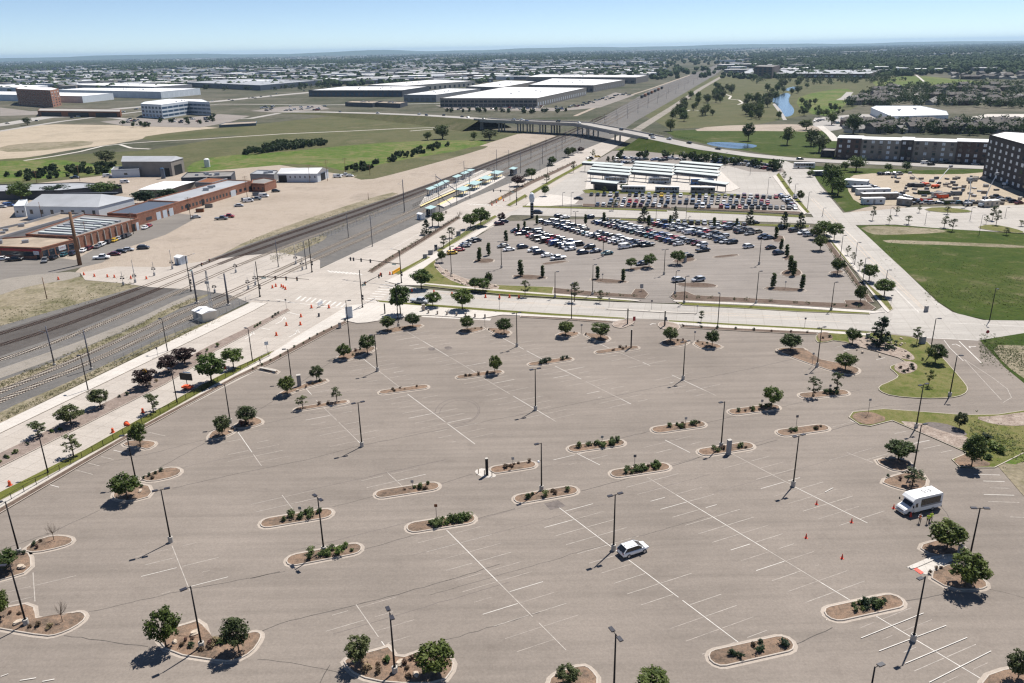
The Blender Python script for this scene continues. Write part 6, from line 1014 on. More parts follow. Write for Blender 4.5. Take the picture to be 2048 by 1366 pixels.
for zx, zy, k, c in [(60, 765, 'sedan', 'white'), (150, 748, 'suv', 'navy'), (20, 742, 'sedan', 'grey'), (220, 770, 'suv', 'white'), (258, 785, 'suv', 'navy'), (312, 803, 'sedan', 'white'), (383, 822, 'pickup', 'silver'), (450, 748, 'van', 'white'), (465, 762, 'sedan', 'silver'), (515, 726, 'sedan', 'black'), (590, 750, 'suv', 'black'), (548, 785, 'suv', 'navy'), (630, 776, 'sedan', 'navy'), (707, 790, 'sedan', 'teal'), (825, 748, 'van', 'white'), (910, 736, 'pickup', 'black'), (1340, 770, 'pickup', 'black'), (1448, 708, 'suv', 'navy'), (1485, 714, 'sedan', 'silver'), (1532, 718, 'suv', 'black'), (1642, 745, 'suv', 'white'), (1790, 752, 'sedan', 'black'), (1840, 788, 'suv', 'navy'), (1180, 968, 'suv', 'silver'), (1308, 966, 'suv', 'silver'), (938, 858, 'sedan', 'navy'), (1240, 808, 'suv', 'black'), (1735, 682, 'suv', 'navy'), (1772, 688, 'sedan', 'navy'), (1700, 647, 'suv', 'beige'), (1590, 650, 'sedan', 'black'), (1640, 632, 'suv', 'grey'), (1850, 622, 'suv', 'black'), (1940, 640, 'suv', 'charcoal'), (2000, 655, 'suv', 'white'), (2035, 668, 'suv', 'silver'), (1680, 590, 'sedan', 'black'), (390, 545, 'suv', 'charcoal'), (430, 550, 'sedan', 'white'), (590, 552, 'suv', 'navy')]:
    car_at(1000 + zx / 3.303, 270 + zy / 3.303, SA + rc.choice((0, math.pi)) + rc.uniform(-.04, .04), k, c, 'standing apart from the full rows of the crowded car park', GP)
for zx, zy, k, c in [(1480, 835, 'hatchback', 'yellow'), (1530, 812, 'sedan', 'red'), (1570, 785, 'sedan', 'navy'), (1580, 770, 'sedan', 'silver'), (1615, 752, 'sedan', 'black'), (1655, 742, 'suv', 'charcoal'), (1825, 622, 'suv', 'maroon'), (1855, 606, 'suv', 'navy')]:
    car_at(500 + zx / 3.657, 280 + zy / 3.657, SA + rc.uniform(-.03, .03), k, c, 'along the left edge of the crowded car park', GP)
car_at(1076, 427, ANG((1060, 424), (1090, 425)), 'suv', 'charcoal', 'waiting on the station street', None, .13); car_at(1157, 399, ANG((1140, 397), (1170, 398)), 'sedan', 'black', 'entering the bus station car park', None, .14)
# industrial yard
GY = 'vehicles of the industrial yard'; YA = ANG((150, 470), (240, 440)) + math.pi / 2 - .5
for zx, zy, k, c, wh in [(1140, 705, 'sedan', 'white', ''), (1225, 675, 'suv', 'maroon', ''), (1340, 650, 'sedan', 'grey', ''), (1400, 622, 'suv', 'white', ''), (1490, 588, 'suv', 'black', ''), (1570, 565, 'sedan', 'yellow', ''), (1625, 540, 'sedan', 'silver', ''), (1690, 520, 'suv', 'black', ''), (1745, 500, 'suv', 'charcoal', ''), (1985, 392, 'sedan', 'white', ''), (2035, 368, 'sedan', 'red', ''), (885, 760, 'sedan', 'teal', ''), (1010, 745, 'suv', 'navy', ''), (740, 805, 'suv', 'black', '')]:
    car_at(zx / 6.827, 400 + zy / 6.827, YA - .9 + rc.uniform(-.05, .05), k, c, 'parked against the brick building', GY, .06)
for zx, zy, k, c, a in [(615, 845, 'suv', 'grey', -1.2), (1390, 805, 'pickup', 'white', .15), (1565, 755, 'sedan', 'maroon', .2), (1645, 722, 'sedan', 'black', .2), (1745, 695, 'sedan', 'silver', .2), (1960, 668, 'suv', 'charcoal', .1), (200, 830, 'pickup', 'black', .2), (35, 820, 'sedan', 'white', .2), (3026, 268, 'pickup', 'grey', .1), (3118, 240, 'pickup', 'red', .1)]:
    car_at(zx / 6.827, 400 + zy / 6.827, a, k, c, 'standing in the open yard', GY, .06)
for x, y, k, c in [(392, 436, 'sedan', 'silver'), (478, 413, 'sedan', 'silver'), (497, 404, 'van', 'white'), (512, 400, 'pickup', 'grey'), (528, 394, 'van', 'white'), (552, 384, 'suv', 'black'), (675, 355, 'van', 'white'), (690, 352, 'pickup', 'white'), (700, 353, 'sedan', 'white'), (250, 366, 'van', 'white'), (215, 354, 'van', 'white'), (5, 415, 'sedan', 'silver'), (18, 413, 'van', 'blue'), (150, 357, 'pickup', 'navy')]:
    car_at(x, y, rc.uniform(-.2, .5), k, c, 'near the sheds of the industrial yard', GY, .06, False)
# bus-station car parks (copies too small to show parts)
GBS = 'cars of the bus station car parks'; DB = ANG((1400, 390), (1400, 400))
for (a, b), n, wh in ((((1183, 391), (1590, 397)), 33, 'back row before the parked buses'), (((1224, 401), (1585, 405)), 30, 'middle row before the parked buses'), (((1222, 405), (1560, 410)), 28, 'middle row before the parked buses'), (((1195, 412), (1590, 418)), 33, 'front row behind the street verge')):
    for i in range(n):
        if rc.random() < .09 or (wh[0] == 'f' and 19 <= i * 33 / n <= 24 and False): continue
        x = a[0] + (b[0] - a[0]) * i / (n - 1); y = a[1] + (b[1] - a[1]) * i / (n - 1)
        if wh[0] == 'f' and 1338 < x < 1392: continue
        if wh[0] == 'm' and 1545 < x: continue
        car_at(x, y, DB + rc.choice((0, math.pi)), None, None, 'in the ' + wh, GBS, .14, False)
for i in range(12): car_at(1562 + i * 2.4, 393 + i * 2.0, SA + .4, None, None, 'at the right end of the bus station car park', GBS, .14, False)
for (a, b), n in ((((1238, 318), (1330, 322)), 13), (((1232, 325), (1290, 328)), 8), (((1330, 318), (1440, 326)), 10), (((1425, 314), (1545, 334)), 15), (((1440, 322), (1540, 340)), 13), (((1180, 319), (1195, 315)), 3)):
    for i in range(n):
        if rc.random() < .1: continue
        car_at(a[0] + (b[0] - a[0]) * i / (n - 1), a[1] + (b[1] - a[1]) * i / (n - 1) + rc.uniform(-1, 1), SA + rc.uniform(-.1, .1), None, None, 'in the car park behind the bus shelters', GBS, .14, False)
# ---- the white shuttle bus
def shuttle():
    fr, rr = (1788, 1022), (1884, 1006); C = P(1834, 1019, RZ); a = ANG((1868, 1010), (1800, 1026)) ; t = thing('shuttle_bus', 'white cutaway shuttle bus with dark side windows and number on its roof', 'shuttle bus', C, a); W_ = 1.15
    b = MB(); prof = [(-3.6, .55), (-3.65, 1.2), (-3.6, 2.85), (-3.45, 3.0), (1.1, 3.05), (1.9, 2.95), (2.35, 2.55), (1.95, 2.2), (1.75, .5)]
    n = len(prof); b.add([(x, -W_, z) for x, z in prof] + [(x, W_, z) for x, z in prof], [tuple(range(n)), tuple(reversed(range(n, 2 * n)))] + [(i, n + i, n + (i + 1) % n, (i + 1) % n) for i in range(n)]); b.build('body', 'white_paint', t)
    h = MB(); hp = [(1.7, .45), (1.7, 2.2), (2.35, 1.45), (3.25, 1.2), (3.45, 1.0), (3.45, .5), (3.3, .42)]; n = len(hp); wv = [1.0, .95, .98, .92, .88, .9, .95]
    h.add([(x, -w_, z) for (x, z), w_ in zip(hp, wv)] + [(x, w_, z) for (x, z), w_ in zip(hp, wv)], [tuple(reversed(range(n))), tuple(range(n, 2 * n))] + [((i + 1) % n, n + (i + 1) % n, n + i, i) for i in range(n)]); h.build('cab', 'white_paint', t)
    MB().add([(1.80, -.86, 2.13), (2.36, -.88, 1.48), (2.36, .88, 1.48), (1.80, .86, 2.13)], [(0, 1, 2, 3)]).build('windscreen', 'car_glass', t).location = (.03, 0, .03)
    for s in (-1, 1):
        MB().add([(1.2, s * (W_ + .006), 1.35), (1.72, s * (W_ + .006), 1.35), (1.72, s * (W_ + .006), 2.05), (1.25, s * (W_ + .006), 2.1)], [(0, 1, 2, 3)]).build('cab_window', 'car_glass', t)
        for k in range(5): MB().box(-3.2 + k * .78, -2.44 + k * .78, -.01, .01, 1.5, 2.62).build('side_window', 'car_glass', t, (0, s * (W_ + .005), 0))
        MB().box(-3.5, .6, -.008, .008, 1.2, 1.5).build('grey_stripe', 'wall_grey', t, (0, s * (W_ + .005), 0)); MB().box(-1.3, .6, -.03, .03, .4, .55).build('step', 'trim_black', t, (0, s * W_, 0))
        for x, r in ((2.55, .38), (-1.9, .38)):
            w_ = MB().tube([(0, -.14, 0), (0, .14, 0)], r, 16).build('wheel', 'tyre', t, (x, s * (W_ - .14), r)); MB().tube([(0, -.15, 0), (0, .15, 0)], .2, 12).build('rim', 'rim', w_)
        m = MB().tube([(0, 0, 0), (.25, s * .45, .1)], .025, 5).build('mirror_arm', 'trim_black', t, (2.15, s * .95, 1.6)); MB().cbox((.27, s * .5, .2), (.1, .2, .38)).build('mirror', 'trim_black', m)
        MB().cbox((3.42, s * .72, .88), (.1, .28, .22)).build('headlight', 'head_lamp', t); MB().cbox((-3.64, s * 1.0, 1.0), (.06, .16, .4)).build('tail_light', 'tail_lamp', t)
    MB().box(3.42, 3.49, -.55, .55, .72, 1.0).build('grille', 'wall_grey', t); MB().box(3.38, 3.56, -.98, .98, .38, .58).build('front_bumper', 'chrome', t); MB().box(-3.8, -3.6, -1.1, 1.1, .4, .6).build('rear_bumper', 'trim_black', t); MB().box(3.56, 3.58, -.2, .2, .4, .52).build('number_plate', 'sign_white', t)
    # roof number
    cu = bpy.data.curves.new('roof_number', 'FONT'); cu.body = '513'; cu.size = 1.15; cu.align_x = 'CENTER'; cu.align_y = 'CENTER'; cu.extrude = .004; tmp = bpy.data.objects.new('tmp_text', cu); me = bpy.data.meshes.new_from_object(tmp); bpy.data.objects.remove(tmp); me.materials.clear(); me.materials.append(MATS['trim_black'])
    o = link('roof_number', me, t, (-1.4, -.1, 3.05)); o.rotation_euler = (0, 0, math.pi)
shuttle()
# ---- buses of the station
def bus(x, y, rz, label, stripe=(.5, .5, .52), z=.27):
    t = thing('city_bus', label, 'bus', P(x, y, z), rz, 'city buses at the station'); b = MB(); b.box(-6, 6, -1.25, 1.25, .35, 2.95); b.build('body', 'tint', t, col=stripe); MB().box(-5.9, 5.9, -1.15, 1.15, 2.95, 3.15).build('roof', 'roof_white', t)
    for s in (-1, 1):
        for k in range(7): MB().box(-5.3 + k * 1.5, -3.95 + k * 1.5, -.01, .01, 1.5, 2.55).build('window', 'car_glass', t, (0, s * 1.26, 0))
        for q in (-3.4, 3.2): MB().tube([(q, s * 1.02, .48), (q, s * 1.28, .48)], .48, 12).build('wheel', 'tyre', t)
    MB().box(5.99, 6.02, -1.1, 1.1, 1.2, 2.7).build('windscreen', 'car_glass', t)
ba = ANG((1243, 383), (1430, 386))
for x, y, lb, c in [(1267, 384, 'white-roofed city bus parked behind a bright bushy tree', (.45, .45, .46)), (1334, 385, 'white-roofed city bus parked in the middle of the front three', (.40, .40, .42)), (1405, 386, 'white-roofed city bus with colourful side parked right of the front three', (.30, .27, .26)), (1231, 365, 'pale blue city bus under the left shelter roofs', (.42, .47, .52)), (1319, 366, 'pale city bus under the middle shelter roofs', (.45, .48, .5)), (1404, 369, 'blue city bus under the right shelter roofs', (.04, .12, .30)), (1608, 336, 'white bus on the far right-hand road', (.6, .6, .6))]: bus(x, y, ba, lb, c)
# ================================================================ people
def person(x, y, top, face, label, vest, z=RZ, arm=(.0, .0), walk=.12):
    h = HT(x, y, top, z) if top else 1.76; t = thing('person', label, 'person', P(x, y, z), face, 'people'); s = 1.76 / 1.76; t.scale = (max(.9, min(1.12, h / 1.76)),) * 3
    J = [(0, 0, .95), (0, .0, 1.18), (0, .01, 1.40), (0, .02, 1.50), (0, .03, 1.56)]; rad = [(.15, .11), (.15, .11), (.17, .11), (.06, .06), (.055, .055)]; E = [(0, 1), (1, 2), (2, 3), (3, 4)]
    def add(p, r, par): J.append(p); rad.append(r if isinstance(r, tuple) else (r, r)); E.append((par, len(J) - 1)); return len(J) - 1
    for sx, fw, ar in ((-1, walk, arm[0]), (1, -walk, arm[1])):
        a = add((sx * .10, 0, .90), (.10, .10), 0); k = add((sx * .11, fw * .6 + .02, .50), .068, a); an = add((sx * .115, fw, .09), .045, k); add((sx * .125, fw + .16, .04), .04, an)
        sh = add((sx * .20, 0, 1.40), .06, 2); el = add((sx * .27, -.02 + .12 * ar, 1.13 + .02 * ar), .045, sh); wr = add((sx * (.27 - .1 * ar), .06 + .26 * ar, .88 + .28 * ar), .032, el); pm = add((sx * (.265 - .11 * ar), .08 + .32 * ar, .81 + .31 * ar), (.036, .02), wr)
        for f, (dx, ln) in enumerate(((-.03, .075), (-.01, .085), (.01, .08), (.028, .065))): q = add((sx * (.265 - .11 * ar) + dx, .10 + .34 * ar, .76 + .31 * ar), .0095, pm); add((sx * (.265 - .11 * ar) + dx, .115 + .35 * ar, .76 + .31 * ar - ln * .5), .008, q)
        add((sx * (.225 - .11 * ar), .12 + .34 * ar, .79 + .31 * ar), .010, pm)
    me = bpy.data.meshes.new('body'); me.from_pydata(J, E, []); o = bpy.data.objects.new('body', me); COL.objects.link(o); m = o.modifiers.new('skin', 'SKIN'); o.modifiers.new('sub', 'SUBSURF').levels = 1
    sv = me.skin_vertices[0].data
    for i, r in enumerate(rad): sv[i].radius = r; sv[i].use_root = i == 0
    dg = bpy.context.evaluated_depsgraph_get(); nm = bpy.data.meshes.new_from_object(o.evaluated_get(dg)); bpy.data.objects.remove(o)
    nm.materials.clear()
    for k in ('trousers', vest[1], 'skin', 'black'): nm.materials.append(MATS[k])
    for p in nm.polygons:
        c = p.center; p.material_index = 0 if c.z < .93 and abs(c.x) < .215 and c.z > .1 else 3 if c.z <= .1 else 2 if c.z > 1.47 or (abs(c.x) > .2 and c.z < 1.05) or (abs(c.y) > .3 and c.z > .9) else 1; p.use_smooth = True
    link('body', nm, t)
    hd = MB(); 
    for zz, r in ((1.55, .045), (1.58, .075), (1.64, .092), (1.70, .096), (1.75, .085), (1.79, .05), (1.80, .01)): pass
    hd.lathe([(1.54, .05), (1.58, .075), (1.64, .09), (1.70, .095), (1.75, .082), (1.785, .045)], 10, (0, .03, 0)); hd.add([(-.016, .115, 1.63), (.016, .115, 1.63), (0, .145, 1.64), (0, .12, 1.69)], [(0, 1, 2), (0, 2, 3), (1, 3, 2)])
    for s_ in (-1, 1): hd.cbox((s_ * .095, .02, 1.66), (.02, .035, .055))
    hb = hd.build('head', 'skin', t, smooth=True); MB().lathe([(1.665, .101), (1.72, .103), (1.77, .085), (1.80, .03)], 10, (0, .015, 0)).build('hair', 'hair', hb, smooth=True)
    fc = MB(); fc.cbox((-.033, .122, 1.67), (.022, .012, .012)); fc.cbox((.033, .122, 1.67), (.022, .012, .012)); fc.cbox((0, .12, 1.597), (.05, .012, .010)); fc.build('eyes_and_mouth', 'black', hb)
    if vest[0]:
        v = MB(); rows = [(.92, .185, .135), (1.1, .18, .135), (1.3, .2, .14), (1.42, .2, .12), (1.47, .1, .08)]; n = 14
        v.add([(math.cos(6.283 * i / n) * rx, math.sin(6.283 * i / n) * ry, zz) for zz, rx, ry in rows for i in range(n)], [(j * n + i, j * n + (i + 1) % n, (j + 1) * n + (i + 1) % n, (j + 1) * n + i) for j in range(4) for i in range(n)]); vv = v.build('safety_vest', vest[0], t, smooth=True)
        bd = MB(); bd.add([(math.cos(6.283 * i / n) * .188, math.sin(6.283 * i / n) * .141, zz) for zz in (1.08, 1.13) for i in range(n)], [(i, (i + 1) % n, n + (i + 1) % n, n + i) for i in range(n)]); bd.build('reflective_band', 'white_band', vv)
person(1839, 1046, None, 2.4, 'person in orange safety vest standing with arms folded beside the shuttle bus', ('safety_orange', 'white_shirt'), arm=(.9, .9), walk=.08)
person(1855, 1047, None, 2.9, 'shorter person in lime safety jacket facing the orange vest', ('safety_yellow', 'safety_yellow'), arm=(.3, .2), walk=.06)
person(1861, 1043, None, 3.4, 'taller person in lime safety jacket with bowed head', ('safety_yellow', 'safety_yellow'), arm=(.5, .6), walk=.07)
person(521, 729, None, 2.3, 'pedestrian in dark clothes walking beside the black railing', (None, 'black_shirt'), .25, (.1, .2), .22)
person(1937, 378, None, 1.0, 'worker in dark trousers on the construction site dirt', ('safety_orange', 'white_shirt'), .08); person(1941, 378, None, 2.0, 'second worker in lime vest on the construction site dirt', ('safety_yellow', 'white_shirt'), .08)
for x, y, lb in ((1052, 398, 'person in dark clothes on the station plaza'), (908, 398, 'person waiting on the rail platform')): person(x, y, None, 1.0, lb, (None, 'black_shirt'), .26)
# ================================================================ buildings, bridge, station
def block(name, label, roof_px, h, wall, roofm, wins=(), cat='building', group=None, parapet=.5, doors=(), units=0, z0=0.0):
    """flat-roofed building from its roof outline; wins: (edge, columns, rows, sill z, window height, width share, material)"""
    F = [P(x, y, h + z0) for x, y in roof_px]; c = sum(F, Vector()) / len(F); t = thing(name, label, cat, (c.x, c.y, z0), 0, group); q = [(p.x - c.x, p.y - c.y) for p in F]
    MB().prism(q, -.2, h).build('wall', wall, t); rf = MB().prism(offset(q, -.35), h, h + .05).build('roof', roofm, t)
    if parapet: ring(q, .3, h - .3, h + parapet).build('parapet', wall, t)
    ar = sum(q[i][0] * q[(i + 1) % len(q)][1] - q[(i + 1) % len(q)][0] * q[i][1] for i in range(len(q)))
    def on(edge, u0, u1, za, zb, nm, mat, d=.06):
        a, b = Vector(q[edge]), Vector(q[(edge + 1) % len(q)]); e = (b - a); nn = Vector((e.y, -e.x)).normalized() * (1 if ar > 0 else -1); p0, p1 = a + e * u0, a + e * u1; m = (p0 + p1) / 2 + nn * d * .3
        return MB().cbox((m.x, m.y, (za + zb) / 2), ((p1 - p0).length, d, zb - za), math.atan2(e.y, e.x)).build(nm, mat, t)
    for edge, nc, nr, zs, hw_, share, mat in wins:
        for r_ in range(nr):
            zz = zs + r_ * ((h - zs - .4) / nr)
            for k in range(nc): on(edge, (k + .5 - share / 2) / nc, (k + .5 + share / 2) / nc, zz, zz + hw_, 'window', mat)
    for edge, u0, u1, zt, mat in doors: on(edge, u0, u1, .05, zt, 'door', mat, .08)
    for k in range(units):
        x, y = rt.uniform(-.3, .3), rt.uniform(-.3, .3); p = Vector(q[0]) * .0; v = Vector(q[0]) * x + Vector(q[1]) * y; s = rt.uniform(.8, 2.0); MB().cbox((v.x, v.y, h + .05 + s * .35), (s * 1.4, s, s * .7), .4).build('roof_unit', 'galv', t)
    return t, q, on
# -- industrial yard on the left
t, q, on = block('brick_workshop', 'long brick workshop with pilasters and striped skylight roof beside parked cars', [(154, 475), (277, 438), (169, 430), (51, 470)], 4.6, 'brick_red', 'roof_tar', doors=[(0, .86, .92, 3.2, 'black'), (0, .94, .985, 3.4, 'wall_white')], units=2)
for k in range(9): on(0, k * .098 - .006 + .01, k * .098 + .012, .05, 4.5, 'pilaster', 'concrete', .5)
for k in range(8):
    A = Vector(q[0]) * (.92 - k * .1) + Vector(q[1]) * (.08 + k * .1); B = Vector(q[3]) * (.90 - k * .1) + Vector(q[2]) * (.1 + k * .1); m = A * .52 + B * .48; d = B - A; MB().cbox((m.x, m.y, 5.0), (d.length * .72, 1.6, .75), math.atan2(d.y, d.x)).build('skylight', 'roof_grey' if k % 2 else 'louvre', t)
t, q, on = block('brick_shop', 'low brick shop with glazed corner and red fascia at the yard corner', [(-90, 491), (0, 495), (82, 498), (147, 481), (118, 472), (51, 475), (-90, 484)], 3.9, 'brick_red', 'roof_tan', wins=[(2, 5, 1, .5, 2.6, .8, 'window_glass')], doors=[(1, .86, .93, 2.6, 'black')], units=2)
on(1, .0, .8, 1.1, 2.6, 'glazing', 'window_glass', .1); on(1, 0, .99, 2.9, 3.7, 'red_fascia', 'sign_red', .12); on(1, .80, .93, 1.7, 3.0, 'sign_panel', 'sign_white', .2); p = on(2, .50, .72, 1.5, 3.2, 'sign_panel', 'sign_white', .2)
def words(txt, t, q, edge, u, z, size, mat, d=.2):
    a, b = Vector(q[edge]), Vector(q[(edge + 1) % len(q)]); e = b - a; nn = Vector((e.y, -e.x)).normalized(); cu = bpy.data.curves.new('lettering', 'FONT'); cu.body = txt; cu.size = size; cu.align_x = 'CENTER'; cu.align_y = 'CENTER'; cu.extrude = .01; tmp = bpy.data.objects.new('tmp_text', cu); me = bpy.data.meshes.new_from_object(tmp); bpy.data.objects.remove(tmp); me.materials.clear(); me.materials.append(MATS[mat]); o = link('lettering', me, t); m = a + e * u + nn * d; o.location = (m.x, m.y, z); o.rotation_euler = (math.pi / 2, 0, math.atan2(e.y, e.x))
words('AMEC', t, q, 2, .61, 2.35, 1.0, 'sign_red', .15); words('AMEC', t, q, 1, .865, 2.35, .75, 'sign_red', .15)
block('gravel_roof_building', 'low building with brown gravel roof and long pale parapet', [(-90, 497), (0, 477), (168, 429), (122, 428), (52, 448), (-90, 478)], 4.4, 'wall_grey', 'roof_tan', units=3, parapet=.9)
t, q, on = block('brick_factory', 'long brick factory wing with dark blue roof and white garage doors', [(273, 430), (359, 405), (296, 403), (214, 428)], 4.8, 'brick_red', 'roof_blue', wins=[(0, 2, 1, 1.2, 1.3, .25, 'window_glass')], doors=[(0, .42, .52, 3.4, 'wall_white'), (0, .57, .67, 3.4, 'wall_white'), (0, .72, .82, 3.4, 'wall_white')])
t, q, on = block('brick_factory', 'long brick factory wing with pale grey roof and broken windows', [(359, 405), (455, 377), (503, 363), (455, 361), (396, 376), (297, 402)], 4.8, 'brick_red', 'roof_grey', wins=[(0, 14, 1, 1.3, 1.5, .5, 'window_glass'), (1, 5, 1, 1.2, 1.4, .5, 'window_glass')], doors=[(0, .12, .17, 3.2, 'black'), (0, .42, .47, 3.2, 'black'), (1, .1, .3, 3.2, 'wall_white')], units=4)
block('brick_annex', 'small square brick annex with flat grey roof by the blue bins', [(503, 368), (529, 369), (552, 361), (529, 357), (505, 361)], 4.0, 'brick_red', 'roof_tar', wins=[(0, 3, 1, 1.2, 1.2, .4, 'window_glass')])
def gable(name, label, e_px, h, ridge_px, hr, wall, roofm, wins=(), doors=(), group=None):
    """e_px: four eave corners (front left, front right, back right, back left); ridge_px: two ridge ends"""
    t, q, on = block(name, label, e_px, h, wall, roofm, wins, 'building', group, 0, doors); c = t.location
    rv = [(p[0], p[1], h) for p in offset(q, .3)] + [(P(x, y, hr).x - c.x, P(x, y, hr).y - c.y, hr) for x, y in ridge_px]
    MB().add(rv, [(0, 1, 5, 4), (1, 2, 5), (2, 3, 4, 5), (3, 0, 4)]).build('pitched_roof', roofm, t); return t, q, on
t, q, on = gable('metal_building', 'large white metal building with hipped roof and row of dark windows', [(50, 412), (196, 414), (267, 396), (120, 391)], 6.2, [(84, 388), (203, 388)], 9.5, 'wall_white', 'roof_grey', wins=[(0, 7, 1, 2.6, 2.0, .28, 'window_glass')]); MB().box(-14, 12, -.9, .9, 0, .12).build('roof_vent_strip', 'wall_dark', t, (4, 6, 9.1))
block('metal_annex', 'white lean-to with two small windows beside the large metal building', [(27, 414), (49, 413), (55, 400), (38, 402)], 4.8, 'wall_white', 'roof_white', wins=[(0, 2, 1, 2.0, 1.0, .3, 'window_glass')])
t, q, on = gable('workshop', 'tall grey metal workshop with dark open doorway', [(243, 323), (341, 323), (366, 316), (262, 316)], 9, [(245, 312), (352, 312)], 10.5, 'wall_tan', 'roof_grey', doors=[(1, .2, .8, 6, 'black'), (0, .75, .95, 5, 'black')])
block('workshop_annex', 'white block annex in front of the grey workshop', [(222, 341), (278, 339), (279, 332), (228, 335)], 4.5, 'wall_white', 'roof_tar', wins=[(0, 1, 1, 1.5, 1.2, .12, 'window_glass')]); block('workshop_annex', 'dark blue and rust annex of the grey workshop', [(279, 335), (318, 336), (345, 329), (300, 328)], 5, 'roof_blue', 'roof_tar', doors=[(0, .6, .95, 4.5, 'rust')])
o = MB().lathe([(0, 1.3), (6, 1.3), (6.5, .6)], 14).build('storage_tank', 'window_blue', None, P(327, 357, .05)); tag(o, 'upright blue tank beside the workshop', 'tank'); o = MB().lathe([(0, 1.8), (5, 1.8), (5.6, .9)], 14).build('storage_tank', 'roof_white', None, P(415, 334, .05)); tag(o, 'white upright tank on the meadow edge', 'tank')
gable('storage_shed', 'low shed with bright white roof behind dark trees', [(278, 379), (338, 379), (389, 363), (330, 362)], 4, [(300, 370), (365, 370)], 5.2, 'wall_tan', 'roof_white'); block('long_shed', 'long low shed with blue-grey roof behind the white metal building', [(-90, 386), (120, 382), (243, 371), (160, 366), (-90, 373)], 4.2, 'wall_dark', 'roof_grey'); block('dark_shed', 'dark low sheds with pipes beside the meadow', [(362, 357), (462, 354), (470, 344), (375, 346)], 4.5, 'wall_dark', 'roof_tar', units=5); block('dark_shed', 'dark grey garage between the brick wings', [(390, 366), (425, 367), (455, 358), (415, 356)], 4.2, 'wall_grey', 'rust')
t, q, on = gable('white_shed', 'white shed with bright roof, dark doorway and two windows', [(555, 347), (634, 347), (656, 339), (575, 337)], 5, [(562, 336), (645, 335)], 7.6, 'wall_white', 'roof_white', wins=[(0, 8, 1, 2.4, 1.2, .22, 'window_glass')], doors=[(0, .02, .22, 4, 'black'), (1, .3, .7, 4.2, 'black')])
block('grey_shed', 'grey shed beside the white shed', [(500, 349), (548, 350), (556, 342), (515, 341)], 4.5, 'wall_grey', 'roof_grey', units=2)
for x, y, c, lb in ((490, 402, 'window_blue', 'blue bin beside the brick wing'), (500, 402, 'window_blue', 'second blue bin beside the brick wing'), (512, 391, 'window_blue', 'blue skip by the annex'), (345, 428, 'rust', 'rusty scrap heap beside the ramp'), (400, 424, 'rust', 'rusty machinery by the broken windows'), (418, 415, 'wall_tan', 'timber pile by the broken windows')): t = thing('skip', lb, 'container', P(x, y, .05), .3, 'yard containers'); MB().prism([(-1.6, -.9), (1.6, -.9), (1.9, .9), (-1.9, .9)], 0, 1.5).build('body', c, t); MB().box(-1.7, 1.7, -.95, .95, 1.5, 1.6).build('rim', 'trim_black', t)
# -- apartment blocks on the right
def apartment():
    t = thing('apartment_block', 'four-storey apartment block with alternating dark brick and grey facade', 'building', P(1670, 317)); o3 = P(1670, 317); h = 13.0; A, B = P(1670, 317), P(1972, 329); e = B - A; L = e.length; u = e.normalized(); nn = Vector((u.y, -u.x, 0)); ang = math.atan2(u.y, u.x)
    secs = [(0, .17, 'brick_brown', .8, 12.9), (.17, .44, 'wall_tan', 0, 12.4), (.44, .52, 'brick_dark', .8, 12.9), (.52, .80, 'wall_tan', 0, 12.4), (.80, 1.0, 'brick_brown', .8, 12.9)]
    for a, b, m, pr, hh in secs:
        w_ = MB().box(a * L + .01, b * L - .01, -pr, 16, -.2, hh).build('wall_section', m, t, (0, 0, 0), ang); MB().box(a * L - .2, b * L + .2, -pr - .3, 16.2, hh, hh + .35).build('roof', 'roof_white', t, (0, 0, 0), ang); n = max(2, int((b - a) * L / 4.2))
        for f in range(4):
            for k in range(n):
                x = a * L + (k + .5) * (b - a) * L / n; g = MB().box(x - .85, x + .85, -pr - .06, -pr + .02, 1.0 + f * 3.1, 2.7 + f * 3.1).build('window', 'blind' if rt.random() < .4 else 'window_glass', t, (0, 0, 0), ang); MB().box(x - .04, x + .04, -pr - .09, -pr - .05, 1.0 + f * 3.1, 2.7 + f * 3.1).build('mullion', 'wall_dark', g)
            if m == 'wall_tan' and f < 3:
                MB().box((a + b) / 2 * L - 1.2, (a + b) / 2 * L + 1.2, -.35, .02, 3.4 + f * 3.1, 3.6 + f * 3.1).build('balcony', 'wall_dark', t, (0, 0, 0), ang)
apartment()
hh = HT(1968, 352, 271); t, q, on = block('apartment_block', 'taller dark brick apartment block at the edge of the construction site', [(1979, 271), (2048, 290), (2400, 385), (2400, 300), (2048, 266), (2010, 264)], hh, 'brick_dark', 'roof_white', wins=[(0, 6, 6, 1.5, 1.6, .3, 'blind'), (5, 4, 6, 1.5, 1.8, .3, 'window_glass')], units=2)
for k in range(14):
    for f in range(6): on(1, .01 + k * .045, .03 + k * .045, 1.5 + f * (hh - 2) / 6, 3.3 + f * (hh - 2) / 6, 'window', 'blind' if (k + f) % 3 == 0 else 'window_glass')
block('low_annex', 'single-storey dark annex at the end of the apartment block', [(1642, 302), (1669, 303), (1672, 298), (1650, 297)], 4, 'brick_dark', 'roof_tar')
